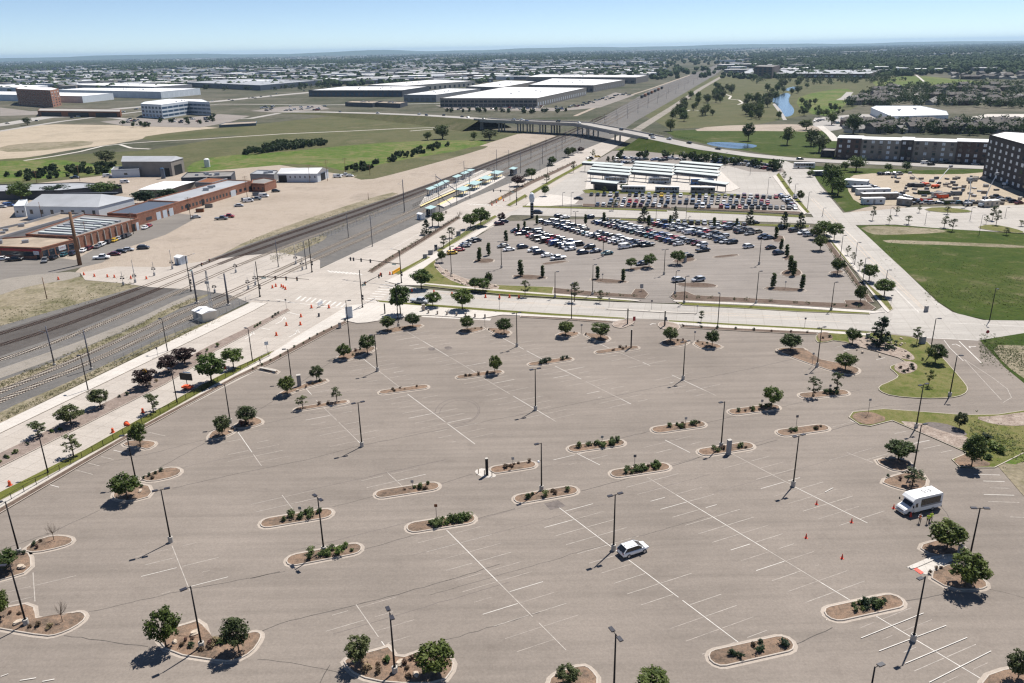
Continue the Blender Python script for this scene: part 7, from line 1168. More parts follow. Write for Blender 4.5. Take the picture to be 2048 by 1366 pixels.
# -- construction site
for x, y, L_, W_, H_, m, rz, lb in [(1712, 374, 11, 6, 3.6, 'wall_white', -.6, 'large pale site office with pitched roof'), (1722, 383, 9, 2.6, 2.6, 'roof_blue', 0, 'dark blue container beside the site office'), (1745, 389, 16, 3.2, 2.8, 'wall_white', 0, 'long white site trailer'), (1758, 398, 17, 3, 2.8, 'wall_tan', 0, 'long tan site trailer'), (1745, 408, 10, 3, 2.8, 'wall_white', 0, 'short pale site trailer with blue sign'), (1808, 410, 6, 3, 3, 'wall_tan', -.7, 'tan storage container beside the site trailers'), (1978, 413, 8, 3.2, 2.8, 'wall_cream', .2, 'pale container beside the boom lift'), (1640, 351, 8, 2.6, 2.6, 'roof_blue', 0, 'dark container among the bushes')]:
    t = thing('site_trailer', lb, 'trailer', P(x, y, .1), rz, 'site trailers'); MB().box(-L_ / 2, L_ / 2, -W_ / 2, W_ / 2, .2, H_).build('body', m, t); MB().box(-L_ / 2 - .1, L_ / 2 + .1, -W_ / 2 - .1, W_ / 2 + .1, H_, H_ + .15).build('roof', 'roof_white', t); MB().box(-.5, .5, -W_ / 2 - .04, -W_ / 2, .3, 2.3).build('door', 'wall_grey', t)
    for k in (-.3, .3): MB().box(k * L_ - .5, k * L_ + .5, -W_ / 2 - .04, -W_ / 2, 1.2, 2.1).build('window', 'window_glass', t)
def boom(x, y, pts, m, lb):
    t = thing('boom_lift', lb, 'boom lift', P(x, y, .1), .3, 'construction machines'); MB().box(-1.6, 1.6, -1.1, 1.1, .7, 1.7).build('chassis', m, t); MB().tube(pts, [.22, .18, .14][:len(pts)], 6).build('boom', 'sign_white', t); e = pts[-1]; MB().cbox(e, (1.8, .9, 1.1)).build('basket', 'galv', t)
    for a in (-1, 1):
        for s in (-1, 1): MB().tube([(a * 1.1, s * .95, .5), (a * 1.1, s * 1.35, .5)], .5, 10).build('wheel', 'tyre', t)
boom(1870, 376, [(0, 0, 1.7), (8, 3, 7), (13, 5, 9.5)], 'orange', 'orange boom lift with raised white arm'); boom(1850, 372, [(0, 0, 1.7), (-5, 1, 4), (-9, 2, 7)], 'orange', 'orange lift beside the dumpsters'); boom(2012, 372, [(0, 0, 1.7), (4, 2, 8), (8, 3, 11)], 'wall_white', 'white boom truck reaching towards the dark building'); boom(1965, 414, [(0, 0, 1.7), (3, 1, 8), (7, 2, 14)], 'wall_white', 'white lift with long raised arm at the site fence'); boom(1935, 412, [(0, 0, 1.7), (0, 0, 8), (-1, 0, 12)], 'galv', 'slim upright lift on the site fence line')
for x, y, m, lb in [(1825, 373, 'wall_dark', 'dark dumpster, first of a row on site'), (1837, 374, 'wall_dark', 'dark dumpster, second of a row on site'), (1890, 392, 'window_blue', 'blue dumpster full of scrap'), (1912, 390, 'window_blue', 'second blue dumpster of scrap on site'), (1875, 393, 'galv', 'heap of white and grey pipes'), (1885, 396, 'orange', 'orange loader beside the blue dumpsters'), (1847, 388, 'shrub_green', 'small green pump trailer on site'), (1897, 408, 'shrub_green', 'long green tank truck on site'), (1852, 404, 'red_cone', 'red telehandler on the site dirt'), (1944, 362, 'galv', 'heap of grey scaffold on site')]:
    t = thing('dumpster', lb, 'container', P(x, y, .1), rt.uniform(-.3, .3), 'site containers and machines'); MB().prism([(-2.4, -1.1), (2.4, -1.1), (2.6, 1.1), (-2.6, 1.1)], .1, 1.7).build('body', m, t); MB().box(-2.3, 2.3, -1.0, 1.0, 1.7, 1.9).build('load', 'wall_tan', t)
    for s in (-1.6, 1.6): MB().tube([(s, -1.15, .3), (s, 1.15, .3)], .3, 8).build('wheel', 'tyre', t)
for i in range(80): t = thing('material_stack', 'stack of building materials lying about the construction site', 'materials', P(rt.uniform(1780, 2040), rt.uniform(354, 410), .08), rt.uniform(0, 3), 'site materials'); MB().box(-1.2, 1.2, -.6, .6, .12, rt.uniform(.5, 1.4)).build('load', rt.choice(('wall_tan', 'galv', 'wall_dark', 'roof_blue', 'concrete')), t); MB().box(-1.2, 1.2, -.6, .6, 0, .12).build('pallet', 'wood_pole', t)
GSV = 'vehicles of the construction site'
for i in range(34):
    x, y = [(1733 + i * 5, 372 + i * 2) if i < 6 else (1762 + (i - 6) * 5, 350) if i < 14 else (1790 + (i - 14) * 6, 391 + (i - 14) * 2) if i < 20 else (1835 + (i - 20) * 14, 408) if i < 29 else (1990 + (i - 29) * 12, 396 + (i - 29) * 3)][0]; car_at(x, y, rc.uniform(-.3, .3), rc.choice(('pickup', 'pickup', 'suv', 'sedan')), None, 'parked on the construction site', GSV, .1, False)
for x, y in ((1835, 321), (1850, 328), (1862, 331), (1880, 327), (1890, 326), (1958, 327), (1600, 320), (1950, 330)): car_at(x, y, .02, None, None, 'parked before the four-storey apartment block', 'cars of the apartment street', .12, False)
for x, y, tp, wd in [(1745, 440, 412, 12), (1793, 430, 412, 11), (1778, 448, 430, 10), (1817, 448, 430, 12), (1838, 425, 410, 10), (1888, 455, 432, 16), (1905, 462, 436, 14), (1895, 428, 412, 12), (1985, 440, 410, 16), (1992, 450, 420, 14), (1972, 448, 430, 10), (2012, 470, 455, 14), (2042, 452, 440, 12)]: tree('sparse' if wd > 11 else 'thin', x, y, tp, wd, 'young tree on the pale paved forecourt right of the road', 'forecourt trees', .2)
for pts in ([(1842, 420), (1870, 413), (1930, 418), (1950, 424), (1900, 426)], [(1950, 455), (1975, 448), (2010, 452), (2048, 462), (2048, 467), (1990, 462)]): slab('planting_bed', pts, 'lawn_patchy', .27, 1)
for x, y, tp in ((1850, 448, 424), (1940, 440, 415), (1958, 470, 430), (2010, 435, 415), (1780, 432, 415)): lamp(x, y, tp, 'thin lamp post on the pale paved forecourt', 1, 0, False, 'forecourt lamp posts', .15, 'pole_grey', .07)
# -- road bridge over the railway
BR = [(560, 224, .6), (650, 224, 2.5), (760, 227, 5), (860, 231, 7), (940, 236, 8.6), (985, 240, 9.2), (1060, 242.5, 9.4), (1165, 247, 9.4), (1262, 266, 8.6), (1330, 280, 6.4), (1410, 297, 3.8), (1500, 310, 1.6), (1580, 318, .4), (1680, 323, .2), (1850, 330, .2), (2048, 338, .2), (2400, 352, .2)]
BW = [tuple(P(x, y, z)) for x, y, z in BR]
_t = []
for i in range(len(BW) - 1): _t += [tuple(Vector(BW[i]) * (1 - k / 4) + Vector(BW[i + 1]) * (k / 4)) for k in range(4)]
BW2 = _t + [BW[-1]]
kind(ribbon(MB(), BW2, 15, .02, .5).build('bridge_road', 'road_far'), 'structure')
bt = thing('road_bridge', 'grey concrete road bridge on tall piers crossing the railway', 'bridge', BW[5]); o3 = Vector(BW[5]); dk = [tuple(Vector(p) - o3) for p in BW2[18:36]]
ribbon(MB(), dk, 15.6, -.02, 1.7).build('deck', 'concrete_grey', bt)
for s in (-1, 1):
    L, Rr = strip_pts(dk, 15.4); ln = L if s > 0 else Rr; ribbon(MB(), [(p.x, p.y, d[2]) for p, d in zip(ln, dk)], .35, 1.0, 1.0).build('parapet', 'concrete', bt)
for px, n in ((1012, 3), (1044, 3), (1062, 3), (1080, 3), (1100, 4), (1116, 4), (1156, 3), (1193, 3), (1225, 2)):
    best = min(range(len(BW2) - 1), key=lambda i: abs((BW2[i][0] / BW2[i][1]) - (P(px, 260).x / P(px, 260).y))); c = Vector(BW2[best]); d = (Vector(BW2[best + 1]) - c).normalized(); nn = Vector((-d.y, d.x, 0))
    for k in range(n): q = c + nn * ((k - (n - 1) / 2) * 4.4) - o3; MB().tube([(q.x, q.y, -o3.z - .1), (q.x, q.y, c.z - o3.z - 1.6)], .65, 8).build('pier', 'concrete_grey', bt)
    q = c - o3; MB().cbox((q.x, q.y, c.z - o3.z - 1.75), (1.5, 14.5, 1.1), math.atan2(d.y, d.x)).build('pier_cap', 'concrete_grey', bt)
def bank(i0, i1, nm, mat):
    mb = MB(); line_ = BW2[i0:i1]; L, Rr = strip_pts(line_, 15.2)
    for side, sg in ((L, 1), (Rr, -1)):
        vs = []
        for k, p in enumerate(side): c = Vector(line_[k][:2]); o = (p - c).normalized(); z = line_[k][2]; f = p + o * max(.5, z * 2.2); vs += [(p.x, p.y, z - .1), (f.x, f.y, 0.0)]
        mb.add(vs, [(2 * k, 2 * k + 2, 2 * k + 3, 2 * k + 1) if sg < 0 else (2 * k + 1, 2 * k + 3, 2 * k + 2, 2 * k) for k in range(len(side) - 1)])
    kind(mb.build(nm, mat), 'structure')
bank(0, 20, 'embankment', 'field'); bank(34, 49, 'embankment', 'green_field')
_a, _b = strip_pts(BW2[18:20], 15); MB().cbox(((_a[0].x + _b[0].x) / 2 - o3.x, (_a[0].y + _b[0].y) / 2 - o3.y, -4.6), (3, 17, 9.2), .1).build('abutment', 'concrete_grey', bt)
fence([(1270, 264), (1340, 279), (1420, 296), (1520, 309)], 'dark guard rail along the bridge approach', 1.0, 4, .2, 'pole_dark', .5, .03)
bpy.data.objects['fence' if 'fence.005' not in bpy.data.objects else 'fence.005'].location.z += 3.0
def along(i, off, dz=.05): a, b = Vector(BW2[i]), Vector(BW2[i + 1]); d = (b - a).normalized(); nn = Vector((-d.y, d.x, 0)); return a + nn * off + Vector((0, 0, dz)), math.atan2(d.y, d.x)
for i, off in ((5, 3), (8, -3), (11, 3), (13, 5), (15, 3), (19, -3), (22, 4), (23, 2.5), (26, 4), (28, -3), (31, 3), (34, 3.5), (35, -3), (36, 4), (38, 4.5), (41, 3), (12, -4), (16, -2), (24, -5)):
    p, a = along(i, off, .06); k = rkind(); c = rcol(); car(k, p, a + (0 if off < 0 else math.pi), COLS[c], '%s %s driving on the bridge road' % (c, {'suv': 'SUV', 'pickup': 'pickup truck'}.get(k, k)), 'cars on the bridge road', False)
# -- rail station
for pts, nm in (([(838, 411), (848, 405), (982, 347), (985, 341), (968, 338), (905, 366), (850, 392)], 'rail_platform'), ([(876, 409), (945, 376), (1003, 350), (1012, 354), (950, 386), (888, 414)], 'rail_platform')):
    o = slab(nm, pts, 'sidewalk', .75, kerb=False, h=.7)
for pts in ([(840, 411), (850, 406), (982, 348), (984, 350), (852, 408), (842, 413)], [(874, 409), (945, 375), (1003, 349), (1006, 350), (948, 377), (880, 410)]): sheet('tactile_strip', pts, .765, 'tactile', down=.01)
RA = ANG((850, 400), (975, 345))
def canopy(x, y, L_, W_, lb, z=.75, hh=3.0, glz=False):
    t = thing('platform_canopy', lb, 'canopy', P(x, y, z), RA, 'platform canopies'); MB().add([(-L_ / 2, -W_ / 2, hh), (L_ / 2, -W_ / 2, hh), (L_ / 2, W_ / 2, hh + .5), (-L_ / 2, W_ / 2, hh + .5), (-L_ / 2, -W_ / 2, hh + .12), (L_ / 2, -W_ / 2, hh + .12), (L_ / 2, W_ / 2, hh + .62), (-L_ / 2, W_ / 2, hh + .62)], [(3, 2, 1, 0), (4, 5, 6, 7), (0, 1, 5, 4), (1, 2, 6, 5), (2, 3, 7, 6), (3, 0, 4, 7)]).build('roof', 'roof_teal', t); n = 4
    for k in range(n):
        for s in (-1, 1): MB().box(-.12, .12, -.12, .12, 0, hh).build('column', 'sign_white' if s < 0 and not glz else 'pole_grey', t, (-L_ / 2 + 1 + k * (L_ - 2) / (n - 1), s * (W_ / 2 - .6), 0))
    if glz:
        for s in (-1, 1): MB().box(-L_ / 2 + .5, L_ / 2 - .5, -.03, .03, .3, hh - .3).build('glass_panel', 'window_blue', t, (0, s * (W_ / 2 - .5), 0))
for x, y in ((863, 389), (878, 382), (890, 376), (915, 364), (930, 357), (942, 351)): canopy(x, y, 9, 2.6, 'small teal-roofed canopy in the row beside the freight tracks')
for x, y in ((927, 390), (950, 378), (973, 367), (994, 356)): canopy(x, y, 11, 5, 'larger teal-roofed canopy with white columns beside the boulevard')
canopy(862, 430, 7, 3, 'teal-roofed glass ticket shelter at the platform ramp', .2, 3.2, True); canopy(1027, 349, 8, 3.2, 'teal-roofed glass ticket shelter at the far platform end', .2, 3.4, True)
fence([(826, 415), (880, 388), (980, 340)], 'dark railing behind the rail platform', 1.6, 3, .75, 'pole_dark', .3, .04)
for a, b in (((873, 378), (913, 409)), ((929, 360), (989, 366))):
    A, B = P(*a, .1), P(*b, .1); t = thing('gantry', 'dark catenary gantry spanning the platform at mast %s' % ('near the ramp' if a[0] < 900 else 'mid station'), 'gantry', A); d = B - A; MB().tube([(0, 0, 6.8), (d.x, d.y, 6.8)], .2, 6).build('beam', 'pole_grey', t)
# -- bus station shelters: rows of long pale louvred roofs on posts
KX = 6.206
for k, (x0, y0, x1, y1) in enumerate([(220, 155, 720, 185), (345, 190, 830, 230), (320, 230, 820, 270), (290, 265, 810, 310), (865, 150, 1360, 190), (855, 185, 1350, 230), (835, 225, 1350, 265), (830, 265, 1350, 310), (1430, 150, 1950, 195), (1370, 190, 1910, 235), (1365, 230, 1920, 280), (1365, 265, 1915, 320), (335, 385, 660, 415), (1670, 380, 2020, 425)]):
    hh = 5.2 if k < 12 else 4.2; A, B = P(1130 + x0 / KX, 300 + y0 / KX, hh), P(1130 + x1 / KX, 300 + y1 / KX, hh); L_ = (B - A).length; t = thing('shelter_roof', 'long pale louvred shelter roof in the ranks above the bus bays' if k < 12 else ('pale roof over the dark kiosk left of the bus bays' if k == 12 else 'pale roof over the right end of the bus bays'), 'shelter', (A.x, A.y, .27), math.atan2((B - A).y, (B - A).x), 'bus shelter roofs'); hh -= .27
    MB().add([(0, -1.5, hh - .1), (L_, -1.5, hh - .1), (L_, 1.5, hh + .5), (0, 1.5, hh + .5), (0, -1.5, hh + .1), (L_, -1.5, hh + .1), (L_, 1.5, hh + .7), (0, 1.5, hh + .7)], [(3, 2, 1, 0), (4, 5, 6, 7), (0, 1, 5, 4), (1, 2, 6, 5), (2, 3, 7, 6), (3, 0, 4, 7)]).build('roof', 'louvre', t)
    MB().box(.2, L_ - .2, -1.5, -1.35, -1.3, -.12).build('shade_fascia_truss', 'wall_dark', t, (0, 0, hh)); MB().box(.2, L_ - .2, -.12, .12, -.3, .1).build('beam', 'wall_dark', t, (0, 0, hh))  # deep dark truss added so the space under the roofs looks shaded
    for u in (.06, .35, .65, .94): MB().tube([(L_ * u, 0, -.25), (L_ * u, 0, hh + .1)], .16, 6).build('post', 'wall_dark', t)
    if k == 12: MB().box(2, L_ - 1, -1.2, 1.2, -.2, 3.3).build('kiosk_wall', 'brick_dark', t)
o = thing('clock_tower', 'slim black banded totem with white top beside the station street', 'totem', P(1064, 435, .2)); hh = HT(1064, 435, 385, .2)
for k in range(6): MB().box(-.7, .7, -.7, .7, hh * .1 * k, hh * .1 * k + hh * .08).build('black_band', 'black', o)
MB().box(-.5, .5, -.5, .5, 0, hh * .62).build('core', 'sign_white', o); MB().lathe([(hh * .62, .9), (hh * .8, 1.3), (hh * .95, .9), (hh, .3)], 8).build('crown', 'sign_white', o)
# ================================================================ the distance: roads, warehouses, houses, woods, hills
def far_road(nm, pts, w_, z=.07, mat='road_far'): kind(ribbon(MB(), PL(pts, z), w_, z, .05).build(nm, mat), 'structure')
far_road('path', [(48, 321), (110, 312), (160, 303), (205, 292), (250, 287), (310, 283), (420, 277), (560, 268), (700, 262), (800, 257), (870, 255), (985, 256)], 3.2, .07, 'sidewalk'); far_road('path', [(240, 289), (262, 296), (300, 298)], 3, .07, 'sidewalk')
far_road('highway', [(-400, 300), (0, 250), (150, 225), (300, 212), (430, 203), (560, 190), (640, 183), (760, 170)], 26, .07); far_road('highway', [(-400, 312), (0, 262), (120, 243), (280, 223)], 9, .075); far_road('road', [(60, 236), (200, 232), (330, 248), (420, 240), (500, 237), (560, 226), (640, 223)], 10, .08); far_road('road', [(280, 223), (440, 208), (640, 210), (880, 207), (1000, 212)], 9, .08)
far_road('path', [(812, 243), (850, 246), (908, 251), (880, 257), (820, 262)], 3, .08, 'sidewalk'); far_road('path', [(1150, 232), (1190, 215), (1230, 200), (1300, 178), (1380, 150)], 5, .08, 'dirt'); far_road('service_road', [(1270, 262), (1345, 215), (1400, 178), (1440, 155), (1470, 140)], 9, .08, 'gravel'); far_road('path', [(1362, 225), (1380, 220), (1400, 221)], 3, .08, 'sidewalk'); far_road('path', [(1445, 187), (1462, 192), (1458, 198), (1478, 200), (1486, 206), (1476, 209)], 3, .08, 'sidewalk'); far_road('path', [(1832, 150), (1840, 156), (1848, 163)], 4, .08, 'sidewalk'); far_road('path', [(1680, 200), (1690, 195), (1700, 184)], 10, .08); far_road('road', [(1640, 252), (1660, 268), (1672, 282)], 6, .08, 'sidewalk'); far_road('road', [(1830, 182), (1838, 196), (1845, 205)], 8, .08)
for pts in ([(200, 243), (280, 236), (330, 240), (440, 228), (500, 232), (460, 244), (400, 255), (250, 252)], [(870, 210), (1000, 214), (1140, 216), (1180, 205), (1230, 185), (1270, 190), (1200, 215), (1120, 222), (900, 220)], [(500, 222), (560, 214), (640, 210), (660, 218), (560, 226)], [(0, 215), (60, 222), (180, 220), (140, 228), (0, 232)]): sheet('far_car_park', pts, .085, 'asphalt_far')
GW = 'large warehouses beyond the meadow'
def wh(px, h, wall, roofm, label, wins=(), name='warehouse', units=9, group=GW, doors=()): return block(name, label, px, h, wall, roofm, wins, 'building', group, .6, doors, units)
wh([(880, 197), (1074, 197), (1173, 176), (1012, 174)], 11, 'wall_tan', 'roof_white', 'big warehouse with dazzling white roof and dark glazed front', [(0, 22, 2, 1.5, 2.6, .82, 'window_glass'), (1, 24, 1, 2, 4, .3, 'wall_white')], units=4); wh([(1057, 170), (1187, 171), (1250, 160), (1105, 157)], 11, 'wall_tan', 'roof_white', 'white-roofed warehouse just behind the biggest one', [(0, 14, 1, 2, 4, .6, 'wall_dark'), (1, 16, 1, 2, 4, .4, 'wall_grey')]); wh([(1052, 154), (1272, 155), (1297, 151), (1080, 149)], 12, 'wall_tan', 'roof_white', 'third white-roofed warehouse beside the railway', [(0, 18, 1, 2, 4, .5, 'wall_dark')])
wh([(807, 190), (872, 190), (961, 178), (896, 177)], 10, 'wall_grey', 'roof_white', 'white-roofed warehouse left of the biggest one', [(0, 6, 1, 2, 4, .6, 'wall_tan')]); wh([(617, 181), (804, 181), (858, 173), (690, 173)], 10, 'wall_dark', 'roof_white', 'long dark blue fronted warehouse', [(0, 20, 1, 2, 4, .6, 'window_blue')]); wh([(735, 170), (812, 172), (950, 162), (862, 160)], 10, 'wall_cream', 'roof_white', 'pale warehouse with rows of dock doors', [(1, 14, 1, 1, 5, .4, 'wall_dark')]); wh([(932, 173), (1002, 175), (1072, 163), (1012, 161)], 10, 'wall_tan', 'roof_white', 'small white-roofed warehouse between larger ones')
wh([(113, 180), (321, 184), (400, 177), (171, 176)], 11, 'wall_white', 'roof_white', 'long white warehouse right of the brick hotel', [(0, 12, 1, 2, 6, .25, 'blind'), (1, 8, 1, 1, 7, .3, 'blind')]); wh([(-120, 187), (164, 193), (226, 187), (0, 183)], 10, 'wall_white', 'roof_white', 'white warehouse behind the brick hotel', [(0, 12, 1, 2, 5, .3, 'blind')]); wh([(147, 170), (308, 174), (384, 169), (200, 166)], 10, 'wall_grey', 'roof_white', 'second row warehouse with grey wall'); wh([(372, 165), (520, 171), (640, 161), (480, 157)], 10, 'roof_blue', 'roof_grey', 'grey-blue warehouse beside the trees'); wh([(-150, 172), (60, 176), (95, 171), (-100, 168)], 10, 'wall_white', 'roof_white', 'white warehouse behind the hotel warehouses'); wh([(690, 205), (745, 207), (768, 203), (705, 202)], 5, 'wall_dark', 'roof_tan', 'low brown retail row beside the road'); wh([(750, 206), (800, 208), (815, 204), (760, 203)], 5, 'wall_dark', 'roof_tan', 'second low brown retail row')
HH = HT(60, 210, 178); block('hotel', 'red brick and tan hotel standing before white warehouses', [(31, 178), (100, 181), (117, 178), (103, 175), (40, 174)], HH, 'brick_red', 'roof_white', [(0, 14, 6, 1.5, 1.8, .45, 'window_glass'), (1, 3, 6, 1.5, 1.8, .4, 'window_glass')])
t, q, on = block('office_building', 'three-storey white office with blue glass bands', [(281, 208), (322, 210), (377, 203), (419, 205), (404, 199), (340, 198), (290, 204)], HT(325, 236, 209), 'wall_white', 'roof_white', [(0, 6, 3, 1.5, 2.6, .6, 'window_blue'), (1, 5, 3, 1.8, 2.4, .92, 'window_blue'), (2, 5, 3, 1.8, 2.4, .92, 'window_blue')], units=3)
block('store', 'long white shop building with small windows beside the houses', [(1742, 216), (1782, 233), (1897, 231), (1893, 223), (1840, 212), (1752, 212)], 6.5, 'wall_white', 'roof_white', [(1, 12, 1, 3, 1.2, .35, 'window_glass')], units=6); block('store', 'low white-roofed shed in front of the long shop', [(1718, 242), (1860, 243), (1862, 239), (1722, 238)], 4, 'wall_tan', 'roof_white'); block('store', 'white shed beside the pool deck', [(1895, 242), (1965, 245), (1972, 241), (1900, 239)], 4, 'wall_white', 'roof_white'); block('overpass', 'brown highway overpass beyond the dry field', [(75, 222), (240, 224), (242, 219), (80, 217)], 6.5, 'rust', 'road_far', [(0, 3, 1, .2, 5, .75, 'black')])  # overpass: black window panels stand in for the shade of its openings
block('brick_tower', 'brick block with two towers far beside the river', [(1508, 133), (1545, 134), (1560, 131), (1520, 130)], 24, 'brick_brown', 'roof_tar', [(0, 4, 4, 2, 3, .5, 'window_glass')]); block('factory', 'low brick factory beside the far towers', [(1480, 147), (1740, 148), (1760, 140), (1500, 139)], 9, 'brick_brown', 'roof_grey', [(0, 24, 1, 3, 3, .5, 'wall_white')])
# far fill of flat roofs
rf = random.Random(5)
def fill(n, xr, yr, label, group, far=False):
    for i in range(n):
        y = rf.uniform(*yr) ** 1.0; x = rf.uniform(*xr); hz = 98 - (x - 1024) * .0183; yy = hz + y; p = P(x, yy); D = p.length; L_ = rf.uniform(30, 110); W_ = rf.uniform(25, 60); h = rf.uniform(6, 11); a = rf.choice((.1, .1, -.35, .25)) + rf.uniform(-.05, .05)
        wm = rf.choice(('wall_white', 'wall_cream', 'wall_grey', 'wall_tan', 'brick_brown', 'wall_tan')); rm = rf.choice(('roof_white', 'roof_white', 'roof_grey', 'roof_tar', 'roof_white')); t = thing('warehouse', '%s flat building with %s in the far industrial district' % ({'wall_white': 'white', 'wall_cream': 'cream', 'wall_grey': 'grey', 'wall_tan': 'tan', 'brick_brown': 'brown brick'}[wm], {'roof_white': 'white roof', 'roof_grey': 'grey roof', 'roof_tar': 'dark roof'}[rm]), 'building', p, a, group); MB().box(-L_ / 2, L_ / 2, -W_ / 2, W_ / 2, 0, h).build('wall', wm, t); MB().box(-L_ / 2 + .5, L_ / 2 - .5, -W_ / 2 + .5, W_ / 2 - .5, h, h + .3).build('roof', rm, t)
        if D < 2600:
            n_ = int(L_ / 14)
            for k in range(n_): MB().box(-2, 2, -.1, .1, .5, 4.5).build('dock_door', rf.choice(('wall_dark', 'wall_white', 'blind')), t, (-L_ / 2 + (k + .5) * L_ / n_, -W_ / 2, 0))
fill(105, (-60, 1180), (30, 66), '', 'far industrial buildings'); fill(70, (-60, 1420), (14, 34), '', 'far industrial buildings'); fill(28, (1440, 1800), (22, 56), '', 'far industrial buildings'); fill(24, (1250, 2048), (9, 22), '', 'far industrial buildings')
# houses
def house_maker(k):
    def mk():
        L_, W_, h = 13 + k, 11, (3.2 if k % 2 else 5.6); t = thing('house', '', 'house'); MB().box(-L_ / 2, L_ / 2, -W_ / 2, W_ / 2, 0, h).build('wall', ('wall_tan', 'wall_cream', 'brick_brown', 'wall_grey')[k % 4], t); r = h + 2.8
        o = .5; rv = [(-L_ / 2 - o, -W_ / 2 - o, h - .1), (L_ / 2 + o, -W_ / 2 - o, h - .1), (L_ / 2 + o, W_ / 2 + o, h - .1), (-L_ / 2 - o, W_ / 2 + o, h - .1), (-L_ / 2 + (3 if k > 1 else -o), 0, r), (L_ / 2 - (3 if k > 1 else -o), 0, r)]; rf_ = MB().add(rv, [(0, 1, 5, 4), (1, 2, 5), (2, 3, 4, 5), (3, 0, 4), (3, 2, 1, 0)]).build('roof', ('shingle', 'roof_tar', 'shingle', 'shingle')[k], t); MB().box(-.4, .4, -.4, .4, r - 1.2, r + .6).build('chimney', 'wall_grey', rf_)
        for x in (-.3, .05, .32): MB().box(x * L_ - .6, x * L_ + .6, -W_ / 2 - .05, -W_ / 2 + .02, h - 2.0, h - .8).build('window', 'window_glass', t)
        MB().box(-.5, .5, -W_ / 2 - .05, -W_ / 2 + .02, 0, 2.1).build('door', 'wall_dark', t); return t
    return mk
GH = 'suburban houses beyond the apartments'
HN = ('tan house with dark gable roof', 'cream house with grey gable roof', 'brown house with grey hipped roof', 'grey house with dark hipped roof')
for (x0, x1, y0, y1, nx, ny, wr) in ((1748, 1770, 182, 212, 2, 8, 'in the left column of the hillside estate'), (1778, 1800, 176, 205, 2, 8, 'in the second column of the hillside estate'), (1860, 2048, 172, 214, 8, 6, 'in the dense estate among trees'), (1690, 2040, 250, 268, 14, 3, 'in the rows behind the apartment block'), (1900, 2048, 148, 160, 8, 3, 'in the farthest estate'), (1700, 1760, 192, 212, 3, 4, 'at the edge of the riverside meadow')):
    for j in range(ny):
        for i in range(nx):
            if rf.random() < .12: continue
            x = x0 + (x1 - x0) * (i + rf.uniform(.2, .8)) / nx; y = y0 + (y1 - y0) * (j + rf.uniform(.3, .7)) / ny; k = rf.randrange(4); place('house%d' % k, house_maker(k), P(x, y), rf.choice((0, 1.57, .3)) + rf.uniform(-.1, .1), HN[k] + ' ' + wr, GH)
# swimming pool furniture and far parked cars
for i in range(46): car_at(rf.uniform(900, 1150), rf.uniform(213, 220), rf.uniform(0, .3), None, None, 'in the car park of the biggest warehouse', 'cars of the warehouse district', .1, False)
for i in range(34): car_at(1140 + i * 3.6 + rf.uniform(-1, 1), 214 - i * .8 + rf.uniform(-3, 3), .6, None, None, 'along the side of the biggest warehouse', 'cars of the warehouse district', .1, False)
for i in range(26): car_at(rf.uniform(250, 420), rf.uniform(236, 247), rf.uniform(0, .3), None, None, 'in the car park of the white office', 'cars of the warehouse district', .1, False)
for i in range(30): x = rf.uniform(0, 620); car_at(x, 250 - x * .107 + rf.uniform(-3, 2), .25, None, None, 'on the far highway', 'cars on the highway', .1, False)
for i in range(24): car_at(rf.uniform(1625, 1740), rf.uniform(236, 250), rf.uniform(0, .3), None, None, 'in the riverside car park', 'cars of the riverside car park', .08, False)
for i in range(26): car_at(rf.uniform(520, 650), rf.uniform(213, 222), rf.uniform(0, .3), rf.choice(('pickup', 'van', 'suv')), None, 'in the fenced truck yard', 'cars of the warehouse district', .1, False)
# trees that can be told apart in the middle distance
GT = 'trees of the middle distance'
for kd, x, y, tp, wd, lb in [('bigolive', 212, 325, 299, 36, 'scrubby tree left of the grey workshop'), ('big', 885, 278, 247, 28, 'tall tree beside the bridge abutment'), ('big', 855, 280, 262, 16, 'bushy tree left of the tall bridge tree'), ('bigolive', 980, 280, 258, 30, 'bush mass at the bridge abutment'), ('big', 948, 280, 262, 12, 'narrow tree before the bridge'), ('bigbright', 44, 402, 361, 44, 'bright tree beside the long shed'), ('bigdark', 110, 392, 370, 60, 'dark low tree behind the white metal building'), ('bigbright', 205, 390, 363, 56, 'bright broad tree behind the white metal building'), ('bigdark', 290, 408, 378, 50, 'dark tree mass beside the brick wing'), ('bigdark', 335, 400, 375, 40, 'dark tree right of the dark tree mass'), ('bigolive', 55, 250, 234, 16, 'lone tree beside the far overpass'),
        ('big', 1496, 282, 244, 22, 'tall tree beside the pond'), ('big', 1574, 290, 252, 26, 'spreading tree on the meadow behind the pond'), ('big', 1622, 292, 254, 26, 'tall tree left of the apartment block'), ('bigolive', 1638, 305, 268, 34, 'grey-green tree beside the apartment block'), ('big', 1341, 262, 236, 18, 'tree on the bridge approach'), ('bigbright', 1706, 268, 226, 30, 'big bright tree behind the apartment block'), ('big', 1612, 260, 238, 26, 'tree by the riverside car park'), ('bigbright', 1663, 250, 222, 20, 'bright tree in the riverside car park'), ('bigbright', 1664, 385, 328, 34, 'bright bushy tree on the strip by the site office'), ('bigbright', 1655, 352, 325, 20, 'smaller bright tree on the strip'), ('bigbright', 1712, 343, 310, 30, 'bright tree left of the apartment street'), ('bigbright', 1690, 340, 322, 16, 'small tree on the apartment street'), ('bigbright', 1776, 343, 326, 14, 'small bush tree on the apartment street'), ('bigbright', 1812, 343, 322, 16, 'small tree before the apartment windows'), ('bigbright', 1675, 392, 352, 30, 'largest bush tree beside the site trailers'), ('bigbright', 1620, 354, 340, 14, 'low bush by the far right-hand road')]:
    tree(kd, x, y, tp, wd, lb, GT, .05)
MASS = [[], []]
foliage('far_leaf2', (.022, .042, .011), (.065, .095, .028), .05)
